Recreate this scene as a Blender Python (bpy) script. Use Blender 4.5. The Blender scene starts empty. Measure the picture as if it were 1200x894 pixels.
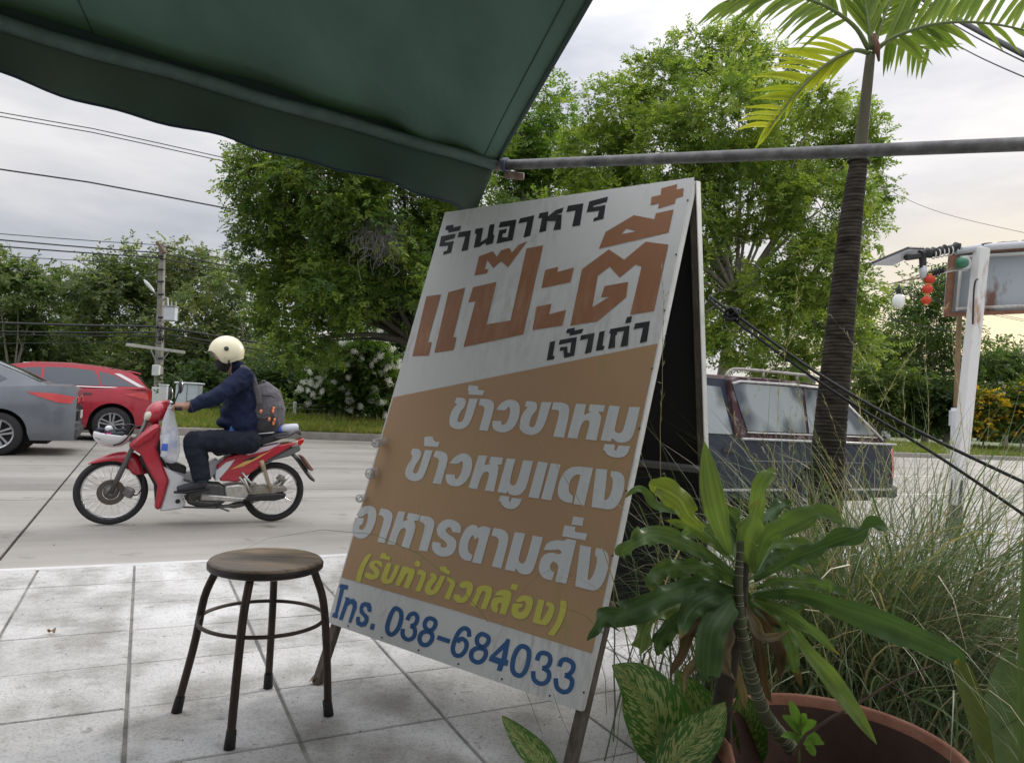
import bpy, bmesh, math, random
import numpy as np
from mathutils import Vector, Matrix
random.seed(7); rng = np.random.default_rng(7)
R = math.radians
sc = bpy.context.scene
COL = sc.collection
# ------------------------------------------------------------ camera, sky, sun, exposure
FPX, ROLL, PITCH, EYE = 830.0, R(3.32), R(2.07), 1.17
_r0 = Vector((1, 0, 0)); _f = Vector((0, math.cos(PITCH), math.sin(PITCH))); _u0 = Vector((0, -math.sin(PITCH), math.cos(PITCH)))
_r = _r0 * math.cos(ROLL) + _u0 * math.sin(ROLL); _u = _u0 * math.cos(ROLL) - _r0 * math.sin(ROLL)
CAM = Vector((0, 0, EYE))
cd = bpy.data.cameras.new('camera'); cam = bpy.data.objects.new('camera', cd); COL.objects.link(cam)
M3 = Matrix((_r, _u, -_f)).transposed()
cam.matrix_world = Matrix.Translation(CAM) @ M3.to_4x4()
cd.sensor_width = 36; cd.lens = FPX / 1200 * 36; cd.clip_start = 0.05; cd.clip_end = 8000
sc.camera = cam
SUN_AZ, SUN_EL = R(42), R(24)
world = bpy.data.worlds.new('World'); sc.world = world; world.use_nodes = True
def build_world():
    nt = world.node_tree; nt.nodes.clear(); N = nt.nodes.new; L = nt.links.new
    out = N('ShaderNodeOutputWorld'); bg = N('ShaderNodeBackground'); L(bg.outputs[0], out.inputs[0])
    bg.inputs[1].default_value = 0.1
    sky = N('ShaderNodeTexSky'); sky.sky_type = 'NISHITA'; sky.sun_disc = False
    sky.sun_elevation = SUN_EL; sky.sun_rotation = SUN_AZ
    tc = N('ShaderNodeTexCoord')
    sep = N('ShaderNodeSeparateXYZ'); L(tc.outputs['Generated'], sep.inputs[0])
    # clouds: noise stretched along the horizon
    mp = N('ShaderNodeMapping'); mp.inputs['Scale'].default_value = (1.5, 1.5, 5.0); L(tc.outputs['Generated'], mp.inputs[0])
    n1 = N('ShaderNodeTexNoise'); n1.inputs['Scale'].default_value = 1.6; n1.inputs['Detail'].default_value = 7; n1.inputs['Roughness'].default_value = 0.55
    L(mp.outputs[0], n1.inputs['Vector'])
    cr = N('ShaderNodeValToRGB'); L(n1.outputs['Fac'], cr.inputs[0])
    e = cr.color_ramp.elements; e[0].position = 0.34; e[0].color = (0.46, 0.48, 0.54, 1); e[1].position = 0.64; e[1].color = (0.82, 0.80, 0.80, 1)
    # overcast brightening towards the zenith
    z2 = N('ShaderNodeMath'); z2.operation = 'POWER'; z2.use_clamp = True; L(sep.outputs['Z'], z2.inputs[0]); z2.inputs[1].default_value = 2.6
    z3 = N('ShaderNodeMath'); z3.operation = 'MULTIPLY_ADD'; L(z2.outputs[0], z3.inputs[0]); z3.inputs[1].default_value = 27.0; z3.inputs[2].default_value = 7.3
    sc1 = N('ShaderNodeVectorMath'); sc1.operation = 'SCALE'; L(cr.outputs[0], sc1.inputs[0]); L(z3.outputs[0], sc1.inputs['Scale'])
    # warm evening glow low over the horizon round the hidden sun
    d = (math.sin(SUN_AZ) * math.cos(R(6)), math.cos(SUN_AZ) * math.cos(R(6)), math.sin(R(6)))
    dot = N('ShaderNodeVectorMath'); dot.operation = 'DOT_PRODUCT'; L(tc.outputs['Generated'], dot.inputs[0]); dot.inputs[1].default_value = d
    mr = N('ShaderNodeMapRange'); L(dot.outputs['Value'], mr.inputs[0]); mr.inputs[1].default_value = 0.90; mr.inputs[2].default_value = 1.0
    mr.interpolation_type = 'SMOOTHSTEP'
    zr = N('ShaderNodeMapRange'); L(sep.outputs['Z'], zr.inputs[0]); zr.inputs[1].default_value = 0.30; zr.inputs[2].default_value = 0.10
    mu = N('ShaderNodeMath'); mu.operation = 'MULTIPLY'; L(mr.outputs[0], mu.inputs[0]); L(zr.outputs[0], mu.inputs[1])
    mx = N('ShaderNodeMix'); mx.data_type = 'RGBA'; L(mu.outputs[0], mx.inputs[0]); L(sc1.outputs[0], mx.inputs[6]); mx.inputs[7].default_value = (8.6, 7.0, 4.3, 1)
    m2 = N('ShaderNodeMix'); m2.data_type = 'RGBA'; m2.inputs[0].default_value = 0.92; L(sky.outputs[0], m2.inputs[6]); L(mx.outputs[2], m2.inputs[7])
    L(m2.outputs[2], bg.inputs[0])
build_world()
sd = bpy.data.lights.new('sun', 'SUN'); sd.energy = 1.5; sd.angle = R(14); sd.color = (1.0, 0.93, 0.82)
so = bpy.data.objects.new('sun', sd); COL.objects.link(so)
_sdir = Vector((math.sin(SUN_AZ) * math.cos(SUN_EL), math.cos(SUN_AZ) * math.cos(SUN_EL), math.sin(SUN_EL)))
so.rotation_euler = _sdir.to_track_quat('Z', 'Y').to_euler(); so.location = (20, 20, 30)
sc.view_settings.view_transform = 'Standard'; sc.view_settings.look = 'None'; sc.view_settings.gamma = 1.0
sc.view_settings.use_curve_mapping = False; sc.view_settings.exposure = 0.42
sc.cycles.max_bounces = 6; sc.cycles.transparent_max_bounces = 16; sc.cycles.use_denoising = True

# ------------------------------------------------------------ measuring helpers (the road runs along TV, across it is NV)
_TH = R(62.63)
TV = Vector((math.sin(_TH), math.cos(_TH), 0)); NV = Vector((-math.cos(_TH), math.sin(_TH), 0)); UP = Vector((0, 0, 1))
ROT = math.atan2(TV.y, TV.x)
def ray(x, y): return _r * ((x - 600) / FPX) - _u * ((y - 447) / FPX) + _f
def at(x, y, Y): d = ray(x, y); return CAM + d * (Y / d.y)
def gz(x, y, z=0.0): d = ray(x, y); return CAM + d * ((z - EYE) / d.z)
def onn(x, y, n): d = ray(x, y); return CAM + d * (n / d.dot(NV))
def tnz(t, n, z=0.0): return TV * t + NV * n + UP * z
PAVE = 0.15

# ------------------------------------------------------------ materials
MATS = {}
def mat(name, col, rough=0.7, metal=0.0, var=0.0, vscale=8.0, bump=0.0, bscale=40.0, col2=None, trans=0.0, alpha=1.0, coat=0.0,
        streak=None, attr=None, translucent=0.0, transmission=0.0, spec=None, thr=None, detail=6, sheen=0.0, place=False):
    if name in MATS: return MATS[name]
    m = bpy.data.materials.new(name); m.use_nodes = True; nt = m.node_tree; N = nt.nodes.new; L = nt.links.new
    p = nt.nodes['Principled BSDF']; out = nt.nodes['Material Output']
    c = (*col, 1)
    p.inputs['Base Color'].default_value = c; p.inputs['Roughness'].default_value = rough; p.inputs['Metallic'].default_value = metal
    p.inputs['Alpha'].default_value = alpha; p.inputs['Coat Weight'].default_value = coat; p.inputs['Coat Roughness'].default_value = 0.06
    p.inputs['Transmission Weight'].default_value = transmission; p.inputs['Sheen Weight'].default_value = sheen
    if spec is not None: p.inputs['Specular IOR Level'].default_value = spec
    class _TC: pass
    tc = _TC()
    if place: tc.outputs = {'Object': N('ShaderNodeNewGeometry').outputs['Position']}   # grain laid over the whole surface, not per slab
    else: tc.outputs = N('ShaderNodeTexCoord').outputs
    csock = None
    if attr:
        a = N('ShaderNodeAttribute'); a.attribute_name = attr; csock = a.outputs['Color']
    if var > 0 or col2:
        n = N('ShaderNodeTexNoise'); n.inputs['Scale'].default_value = vscale; n.inputs['Detail'].default_value = detail; n.inputs['Roughness'].default_value = 0.62
        if streak:
            mp = N('ShaderNodeMapping'); mp.inputs['Scale'].default_value = streak; L(tc.outputs['Object'], mp.inputs[0]); L(mp.outputs[0], n.inputs['Vector'])
        else: L(tc.outputs['Object'], n.inputs['Vector'])
        r = N('ShaderNodeValToRGB'); L(n.outputs['Fac'], r.inputs[0])
        lo, hi = thr or (0.3, 0.7)
        r.color_ramp.elements[0].position = lo; r.color_ramp.elements[1].position = hi
        if col2: a0, a1 = col, col2
        else: a0 = tuple(v * (1 - var) for v in col); a1 = tuple(min(1, v * (1 + var)) for v in col)
        r.color_ramp.elements[0].color = (*a0, 1); r.color_ramp.elements[1].color = (*a1, 1)
        if csock is not None:
            mx = N('ShaderNodeMix'); mx.data_type = 'RGBA'; mx.blend_type = 'MULTIPLY'; mx.inputs[0].default_value = 1; L(r.outputs[0], mx.inputs[6]); L(csock, mx.inputs[7]); csock = mx.outputs[2]
        else: csock = r.outputs[0]
        rr = N('ShaderNodeMapRange'); L(n.outputs['Fac'], rr.inputs[0]); rr.inputs[3].default_value = max(0.02, rough - 0.08); rr.inputs[4].default_value = min(1, rough + 0.1); L(rr.outputs[0], p.inputs['Roughness'])
    if csock is not None: L(csock, p.inputs['Base Color'])
    if bump > 0:
        b = N('ShaderNodeBump'); b.inputs['Strength'].default_value = 1.0; b.inputs['Distance'].default_value = bump
        nb = N('ShaderNodeTexNoise'); nb.inputs['Scale'].default_value = bscale; nb.inputs['Detail'].default_value = 8; nb.inputs['Roughness'].default_value = 0.6
        L(tc.outputs['Object'], nb.inputs['Vector']); L(nb.outputs['Fac'], b.inputs['Height']); L(b.outputs[0], p.inputs['Normal'])
    if translucent > 0:
        t = N('ShaderNodeBsdfTranslucent'); mx = N('ShaderNodeMixShader'); mx.inputs[0].default_value = translucent
        if csock is not None:
            g = N('ShaderNodeMix'); g.data_type = 'RGBA'; g.blend_type = 'MULTIPLY'; g.inputs[0].default_value = 1; L(csock, g.inputs[6]); g.inputs[7].default_value = (1.25, 1.3, 0.6, 1); L(g.outputs[2], t.inputs[0])
        else: t.inputs[0].default_value = c
        L(p.outputs[0], mx.inputs[1]); L(t.outputs[0], mx.inputs[2]); L(mx.outputs[0], out.inputs[0])
    MATS[name] = m
    return m

# ------------------------------------------------------------ mesh builder
class MB:
    def __init__(s): s.v = []; s.f = []
    def add(s, vs, fs):
        o = len(s.v); s.v += [tuple(v) for v in vs]; s.f += [tuple(i + o for i in f) for f in fs]; return s
    def box(s, c, size, rot=None, bev=0.0):
        hx, hy, hz = size[0] / 2, size[1] / 2, size[2] / 2
        if bev > 0:
            b = min(bev, hx * .9, hy * .9, hz * .9); vs = []; fs = []
            # chamfered box from 3 stacked rings
            for z, ins in ((-hz, b), (-hz + b, 0), (hz - b, 0), (hz, b)):
                x, y = hx - ins, hy - ins
                vs += [(-x + b, -y, z), (x - b, -y, z), (x, -y + b, z), (x, y - b, z), (x - b, y, z), (-x + b, y, z), (-x, y - b, z), (-x, -y + b, z)]
            for k in range(3):
                for i in range(8): j = (i + 1) % 8; fs.append((k * 8 + i, k * 8 + j, k * 8 + 8 + j, k * 8 + 8 + i))
            fs.append(tuple(range(7, -1, -1))); fs.append(tuple(range(24, 32)))
        else:
            vs = [(x, y, z) for z in (-hz, hz) for x, y in ((-hx, -hy), (hx, -hy), (hx, hy), (-hx, hy))]
            fs = [(3, 2, 1, 0), (4, 5, 6, 7), (0, 1, 5, 4), (1, 2, 6, 5), (2, 3, 7, 6), (3, 0, 4, 7)]
        M = rot if rot is not None else Matrix.Identity(3)
        c = Vector(c)
        return s.add([M @ Vector(v) + c for v in vs], fs)
    def tube(s, pts, rad, seg=8, cap=True, flat=1.0, ref=None):
        pts = [Vector(p) for p in pts]; n = len(pts)
        rad = rad if isinstance(rad, (list, tuple)) else [rad] * n
        vs = []; up = Vector(ref) if ref else None
        prev = None
        for i, p in enumerate(pts):
            a = pts[max(0, i - 1)]; b = pts[min(n - 1, i + 1)]; t = (b - a)
            t = t.normalized() if t.length > 1e-9 else Vector((0, 0, 1))
            if prev is None:
                h = up if up else (Vector((0, 0, 1)) if abs(t.z) < .9 else Vector((1, 0, 0)))
                x = t.cross(h).normalized()
            else:
                x = (prev - t * prev.dot(t)).normalized()
            prev = x; y = t.cross(x)
            for k in range(seg):
                a_ = 2 * math.pi * k / seg
                vs.append(p + x * math.cos(a_) * rad[i] + y * math.sin(a_) * rad[i] * flat)
        fs = []
        for i in range(n - 1):
            for k in range(seg):
                k2 = (k + 1) % seg
                fs.append((i * seg + k, i * seg + k2, (i + 1) * seg + k2, (i + 1) * seg + k))
        if cap: fs.append(tuple(range(seg - 1, -1, -1))); fs.append(tuple(range((n - 1) * seg, n * seg)))
        return s.add(vs, fs)
    def ring(s, c, axis, Rr, r, seg=40, rs=8):
        ax = Vector(axis).normalized(); h = Vector((0, 0, 1)) if abs(ax.z) < .9 else Vector((1, 0, 0)); x = ax.cross(h).normalized(); y = ax.cross(x); c = Vector(c)
        vs = []; fs = []
        for i in range(seg):
            a = 2 * math.pi * i / seg; d = x * math.cos(a) + y * math.sin(a)
            for k in range(rs):
                b = 2 * math.pi * k / rs; vs.append(c + d * (Rr + r * math.cos(b)) + ax * r * math.sin(b))
        for i in range(seg):
            for k in range(rs): i2 = (i + 1) % seg; k2 = (k + 1) % rs; fs.append((i * rs + k, i2 * rs + k, i2 * rs + k2, i * rs + k2))
        return s.add(vs, fs)
    def lathe(s, c, axis, prof, seg=32, cap=True):
        """prof: (radius, offset along axis)"""
        ax = Vector(axis).normalized(); h = Vector((0, 0, 1)) if abs(ax.z) < .9 else Vector((1, 0, 0)); X = ax.cross(h).normalized(); Y = ax.cross(X); c = Vector(c)
        vs = []; fs = []; n = len(prof)
        for i in range(seg):
            a = 2 * math.pi * i / seg; d = X * math.cos(a) + Y * math.sin(a)
            for r_, o_ in prof: vs.append(c + d * r_ + ax * o_)
        for i in range(seg):
            i2 = (i + 1) % seg
            for k in range(n - 1): fs.append((i * n + k, i2 * n + k, i2 * n + k + 1, i * n + k + 1))
        if cap and prof[0][0] > 1e-5: fs.append(tuple(i * n for i in range(seg)))
        if cap and prof[-1][0] > 1e-5: fs.append(tuple(i * n + n - 1 for i in range(seg - 1, -1, -1)))
        return s.add(vs, fs)
    def ball(s, c, r, seg=16, rg=10, M=None):
        r = r if isinstance(r, (tuple, list)) else (r, r, r); vs = []; fs = []; c = Vector(c)
        for j in range(rg + 1):
            th = math.pi * j / rg
            for i in range(seg):
                a = 2 * math.pi * i / seg; v = Vector((r[0] * math.sin(th) * math.cos(a), r[1] * math.sin(th) * math.sin(a), r[2] * math.cos(th)))
                if M is not None: v = M @ v
                vs.append(v + c)
        for j in range(rg):
            for i in range(seg): i2 = (i + 1) % seg; fs.append((j * seg + i, (j + 1) * seg + i, (j + 1) * seg + i2, j * seg + i2))
        return s.add(vs, fs)
    def prism(s, poly, ext):
        """poly: list of 3D points, ext: extrusion vector"""
        n = len(poly); ext = Vector(ext); P = [Vector(p) for p in poly]
        vs = P + [p + ext for p in P]
        fs = [tuple(range(n - 1, -1, -1)), tuple(range(n, 2 * n))] + [(i, (i + 1) % n, n + (i + 1) % n, n + i) for i in range(n)]
        return s.add(vs, fs)
    def build(s, name, material, parent=None, smooth=False, bevel=0.0, subd=0, auto=None, weld=False):
        me = bpy.data.meshes.new(name); me.from_pydata(s.v, [], s.f); me.materials.append(material)
        if weld or auto or bevel:
            bm = bmesh.new(); bm.from_mesh(me); bmesh.ops.remove_doubles(bm, verts=bm.verts, dist=1e-5); bmesh.ops.recalc_face_normals(bm, faces=bm.faces); bm.to_mesh(me); bm.free()
        if smooth or auto:
            me.polygons.foreach_set('use_smooth', [True] * len(me.polygons))
        o = bpy.data.objects.new(name, me); COL.objects.link(o)
        if parent: o.parent = parent
        if bevel: b = o.modifiers.new('bevel', 'BEVEL'); b.width = bevel; b.segments = 2; b.limit_method = 'ANGLE'; b.angle_limit = R(35)
        if subd: q = o.modifiers.new('sub', 'SUBSURF'); q.levels = subd; q.render_levels = subd
        if auto: me.set_sharp_from_angle(angle=R(auto))
        return o
def remesh(o, voxel, smooth=4, factor=0.5):
    m = o.modifiers.new('remesh', 'REMESH'); m.mode = 'VOXEL'; m.voxel_size = voxel; m.use_smooth_shade = True
    if smooth: q = o.modifiers.new('smooth', 'SMOOTH'); q.iterations = smooth; q.factor = factor
    return o
def tag(o, label=None, cat=None, group=None, kind=None):
    if label: o['label'] = label
    if cat: o['category'] = cat
    if group: o['group'] = group
    if kind: o['kind'] = kind
    return o
def empty(name, loc=(0, 0, 0), rz=0.0, label=None, cat=None, group=None):
    o = bpy.data.objects.new(name, None); o.empty_display_size = .1; COL.objects.link(o); o.location = loc; o.rotation_euler = (0, 0, rz)
    return tag(o, label, cat, group)
def mesh_np(name, V, quads, material, parent=None, tint=None, smooth=False):
    me = bpy.data.meshes.new(name); nv = len(V); nf = len(quads); k = quads.shape[1]
    me.vertices.add(nv); me.vertices.foreach_set('co', np.ascontiguousarray(V, dtype=np.float32).ravel())
    me.loops.add(nf * k); me.loops.foreach_set('vertex_index', quads.astype(np.int32).ravel())
    me.polygons.add(nf); me.polygons.foreach_set('loop_start', np.arange(0, nf * k, k, dtype=np.int32))
    me.polygons.foreach_set('loop_total', np.full(nf, k, dtype=np.int32))
    if smooth: me.polygons.foreach_set('use_smooth', np.ones(nf, dtype=bool))
    me.update(calc_edges=True)
    if tint is not None:
        a = me.color_attributes.new('tint', 'FLOAT_COLOR', 'POINT'); c = np.ones((nv, 4), dtype=np.float32); c[:, :3] = tint; a.data.foreach_set('color', c.ravel())
    me.materials.append(material)
    o = bpy.data.objects.new(name, me); COL.objects.link(o)
    if parent: o.parent = parent
    return o
def lerp(a, b, t): return a + (b - a) * t
def curve(pts, n=12):
    """Catmull-Rom through 3D points"""
    P = [Vector(p) for p in pts]; P = [P[0] * 2 - P[1]] + P + [P[-1] * 2 - P[-2]]; out = []
    m = len(P) - 3
    for k in range(n + 1):
        s = k / n * m; i = min(int(s), m - 1); t = s - i; a, b, c, d = P[i:i + 4]
        out.append(0.5 * ((2 * b) + (c - a) * t + (2 * a - 5 * b + 4 * c - d) * t * t + (-a + 3 * b - 3 * c + d) * t ** 3))
    return out
def interp(x, pts):
    xs = [p[0] for p in pts]; ys = [p[1] for p in pts]; return float(np.interp(x, xs, ys))

# common materials
m_road = mat('road_concrete', (.345, .33, .30), .85, var=.12, vscale=.7, bump=.004, bscale=60, detail=12, place=True)
def add_layer(m, scale, lo, hi, c0, fac, rot=0.0, nscale=1.0, detail=8):
    nt = m.node_tree; N = nt.nodes.new; L = nt.links.new; p = nt.nodes['Principled BSDF']; src = p.inputs['Base Color'].links[0].from_socket
    g_ = N('ShaderNodeNewGeometry'); mp = N('ShaderNodeVectorRotate'); mp.rotation_type = 'Z_AXIS'; mp.inputs['Angle'].default_value = rot; L(g_.outputs['Position'], mp.inputs['Vector'])
    m2 = N('ShaderNodeMapping'); m2.inputs['Scale'].default_value = scale; L(mp.outputs[0], m2.inputs[0])
    n = N('ShaderNodeTexNoise'); n.inputs['Scale'].default_value = nscale; n.inputs['Detail'].default_value = detail; n.inputs['Roughness'].default_value = .6; L(m2.outputs[0], n.inputs['Vector'])
    r = N('ShaderNodeValToRGB'); L(n.outputs['Fac'], r.inputs[0]); r.color_ramp.elements[0].position = lo; r.color_ramp.elements[0].color = (*c0, 1); r.color_ramp.elements[1].position = hi; r.color_ramp.elements[1].color = (1, 1, 1, 1)
    x = N('ShaderNodeMix'); x.data_type = 'RGBA'; x.blend_type = 'MULTIPLY'; x.inputs[0].default_value = fac; L(src, x.inputs[6]); L(r.outputs[0], x.inputs[7]); L(x.outputs[2], p.inputs['Base Color'])
add_layer(m_road, (.06, .9, 1), .35, .62, (.62, .61, .60), .9, -ROT)          # long tyre-worn bands
add_layer(m_road, (1, 1, 1), .30, .40, (.50, .49, .47), .8, 0, 2.3)           # scattered oil and dirt stains
m_joint = mat('joint_dirt', (.09, .085, .08), .95, var=.2, vscale=20)
def concrete_tiles():
    m = mat('pavement_concrete', (.60, .60, .60), .9, var=.12, vscale=2.3, bump=.0045, bscale=45, detail=12, place=True)
    nt = m.node_tree; N = nt.nodes.new; L = nt.links.new; p = nt.nodes['Principled BSDF']
    src = p.inputs['Base Color'].links[0].from_socket
    tc = type('T', (), {})(); tc.outputs = {'Object': N('ShaderNodeNewGeometry').outputs['Position']}
    g = N('ShaderNodeTexNoise'); g.inputs['Scale'].default_value = 130; g.inputs['Detail'].default_value = 3; L(tc.outputs['Object'], g.inputs['Vector'])
    r = N('ShaderNodeValToRGB'); L(g.outputs['Fac'], r.inputs[0]); r.color_ramp.elements[0].position = .36; r.color_ramp.elements[0].color = (.68, .67, .65, 1); r.color_ramp.elements[1].position = .47; r.color_ramp.elements[1].color = (1, 1, 1, 1)
    x = N('ShaderNodeMix'); x.data_type = 'RGBA'; x.blend_type = 'MULTIPLY'; x.inputs[0].default_value = .8; L(src, x.inputs[6]); L(r.outputs[0], x.inputs[7])
    s = N('ShaderNodeTexNoise'); s.inputs['Scale'].default_value = 1.1; s.inputs['Detail'].default_value = 9; s.inputs['Roughness'].default_value = .7; L(tc.outputs['Object'], s.inputs['Vector'])
    r2 = N('ShaderNodeValToRGB'); L(s.outputs['Fac'], r2.inputs[0]); r2.color_ramp.elements[0].position = .35; r2.color_ramp.elements[0].color = (.62, .61, .58, 1); r2.color_ramp.elements[1].position = .58; r2.color_ramp.elements[1].color = (1, 1, 1, 1)
    y = N('ShaderNodeMix'); y.data_type = 'RGBA'; y.blend_type = 'MULTIPLY'; y.inputs[0].default_value = .9; L(x.outputs[2], y.inputs[6]); L(r2.outputs[0], y.inputs[7])
    L(y.outputs[2], p.inputs['Base Color'])
    return m
m_pave = concrete_tiles()
add_layer(m_pave, (1, 1, 1), .38, .55, (.56, .55, .52), .75, 0, 4.5, 10)
add_layer(m_pave, (1, 1, 1), .30, .36, (.45, .44, .42), .7, 0, 14, 4)
add_layer(m_pave, (.3, 2.2, 1), .40, .60, (.74, .73, .71), .55, -ROT)
m_soil = mat('soil', (.09, .065, .045), 1, var=.3, vscale=30, bump=.01)
m_verge = mat('verge_ground', (.10, .13, .045), 1, col2=(.16, .14, .08), var=.1, vscale=1.5)
m_field = mat('field_ground', (.07, .10, .035), 1, var=.3, vscale=.2)
m_kerb = mat('kerb_concrete', (.30, .28, .25), .9, var=.25, vscale=2, bump=.005)
m_bark = mat('bark', (.16, .135, .11), .95, col2=(.30, .27, .23), var=.1, vscale=6, streak=(3, 3, .7), bump=.02, bscale=12)
m_black = mat('black_rubber', (.018, .018, .02), .8, var=.2, vscale=20)
m_blackpl = mat('black_plastic', (.02, .02, .022), .45)
m_steel = mat('galvanised_steel', (.30, .30, .31), .5, metal=.6, var=.25, vscale=25, bump=.0006, bscale=80)
m_chrome = mat('chrome', (.75, .75, .76), .14, metal=1)
m_alu = mat('cast_aluminium', (.50, .49, .46), .4, metal=.7, var=.2, vscale=30)
m_cable = mat('cable_black', (.015, .015, .017), .6)

# ------------------------------------------------------------ the setting: ground, road, pavement
def strip(name, t0, t1, n0, n1, z, m):
    b = MB(); b.add([tnz(t0, n0, z), tnz(t1, n0, z), tnz(t1, n1, z), tnz(t0, n1, z)], [(0, 1, 2, 3)])
    return tag(b.build(name, m), kind='structure')
g = MB(); S = 2500
g.add([(-S, -S, -.06), (S, -S, -.06), (S, S, -.06), (-S, S, -.06)], [(0, 1, 2, 3)])
tag(g.build('ground', m_field), kind='structure')
road = strip('road', -120, 260, 4.62, 19.35, -.03, m_joint)
rows = [(4.66, 8.28), (8.29, 9.03), (9.045, 11.63), (11.645, 15.3), (15.315, 19.3)]
def slab_rng(t0, t1):
    for a, b_ in rows:
        q = MB(); c = tnz((t0 + t1) / 2, (a + b_) / 2, -.012)
        q.box((0, 0, 0), (t1 - t0 - .022, b_ - a - .012, .024)); o = q.build('concrete_slab', m_road, road); o.location = c; o.rotation_euler = (0, 0, ROT)
for k in range(-3, 9): slab_rng(-.75 + 10 * k, -.75 + 10 * k + 10)
qs = MB()
for k in list(range(-11, -3)) + list(range(9, 26)):
    for a, b_ in rows:
        c = tnz(-.75 + 10 * k + 5, (a + b_) / 2, -.012); qs.box(c, (9.98, b_ - a - .012, .024), Matrix.Rotation(ROT, 3, 'Z'))
tag(qs.build('distant_slabs', m_road, road), kind='stuff')
# painted lane mark on the right
m_paint = mat('road_paint', (.62, .62, .60), .8, col2=(.42, .41, .38), var=.1, vscale=6)
for t0, t1, n_ in [(15.5, 18.5, 11.5), (24.5, 27.5, 11.5), (33.5, 36.5, 11.5)]:
    b = MB(); b.box(tnz((t0 + t1) / 2, n_ - .1, .002), (t1 - t0, .12, .004), Matrix.Rotation(ROT, 3, 'Z')); b.build('lane_mark', m_paint, road)
b = MB(); b.box(tnz(35, 8.15, .002), (60, .10, .004), Matrix.Rotation(ROT, 3, 'Z')); b.build('edge_line', m_paint, road)
# oval manhole stain by the bike
m_mortar = mat('mortar', (.10, .10, .095), .95, col2=(.30, .29, .27), var=.35, vscale=9, bump=.003, bscale=90, place=True)
pave = strip('pavement', -40, 60, -14, 4.60, .1445, m_mortar)
tilem = bpy.data.meshes.new('paving_tile')
def tile_mesh(seed):
    rr = random.Random(seed); L_, W_ = .46 - .012, .405 - .005
    b = MB(); b.box((0, 0, -.015), (L_, W_, .03), bev=.003)
    me = bpy.data.meshes.new('paving_tile'); me.from_pydata(b.v, [], b.f); me.materials.append(m_pave); return me
tms = [tile_mesh(i) for i in range(2)]
tiles = []
def npx(t, n):
    p = tnz(t, n, PAVE) - CAM; d = p.dot(_f)
    if d < .6: return None
    return 600 + FPX * p.dot(_r) / d, 447 - FPX * p.dot(_u) / d, d
cand = []
for i in range(-34, 70):
    for j in range(0, 40):
        t = .02 + .46 * i + .23; n = 4.58 - .405 * j - .2025
        q = npx(t, n); vis = q is not None and -60 < q[0] < 1260 and 560 < q[1] < 960
        cand.append((q[2] if vis else 1e3 + abs(t) + abs(n), t, n, i, j))
cand.sort()
rest = MB()
m_pave_far = m_pave
for k, (d, t, n, i, j) in enumerate(cand):
    dz = random.uniform(-.0015, .0015); tilt = Matrix.Rotation(random.uniform(-.004, .004), 3, 'X') @ Matrix.Rotation(random.uniform(-.004, .004), 3, 'Y')
    if k < 290:
        o = bpy.data.objects.new('paving_tile', tms[k % 2]); COL.objects.link(o); o.parent = pave
        o.location = tnz(t, n, PAVE + dz)
        o.rotation_euler = (random.uniform(-.002, .002), random.uniform(-.002, .002), ROT + random.uniform(-.004, .004))
    elif t < 22 and n > -9: rest.box(tnz(t, n, PAVE + dz - .015), (.445, .400, .03), Matrix.Rotation(ROT, 3, 'Z') @ tilt)
tag(rest.build('distant_tiles', m_pave, pave), kind='stuff')
bpy.data.meshes.remove(tilem)
# kerb edge strip between tiles and road
b = MB(); b.box(tnz(10, 4.61, .07), (100, .07, .152), Matrix.Rotation(ROT, 3, 'Z'))
tag(b.build('pavement_edge', mat('edge_concrete', (.5, .5, .5), .9, var=.2, vscale=3)), kind='structure')
# far kerb and grassy verge
b = MB(); b.box(tnz(60, 19.42, .06), (300, .2, .26), Matrix.Rotation(ROT, 3, 'Z'), bev=.02)
tag(b.build('kerb', m_kerb), kind='structure')
def vz(t, n):
    return .17 + .045 * (n - 19.5) if n < 24 else .3725
def verge():
    ts = np.concatenate([np.arange(-30, 60, 1.0), np.arange(60, 260, 6)]); ns = np.array([19.5, 19.8, 20.5, 21.5, 22.5, 23.5, 24.5, 26, 28.0, 28.3])
    V = []; F = []
    for t in ts:
        for n in ns:
            z = vz(t, n) + .04 * math.sin(t * 1.3 + n) * (n > 19.9) + .03 * math.sin(t * .37 + n * 2.1) * (n > 19.9)
            if n > 28.1: z = -.05
            V.append(tnz(t, n, z))
    m = len(ns)
    for i in range(len(ts) - 1):
        for j in range(m - 1): F.append((i * m + j, (i + 1) * m + j, (i + 1) * m + j + 1, i * m + j + 1))
    b = MB(); b.add(V, F); tag(b.build('verge', m_verge, smooth=True), kind='structure')
verge()
strip('far_road', -60, 260, 28.4, 36, -.02, m_road)

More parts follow.
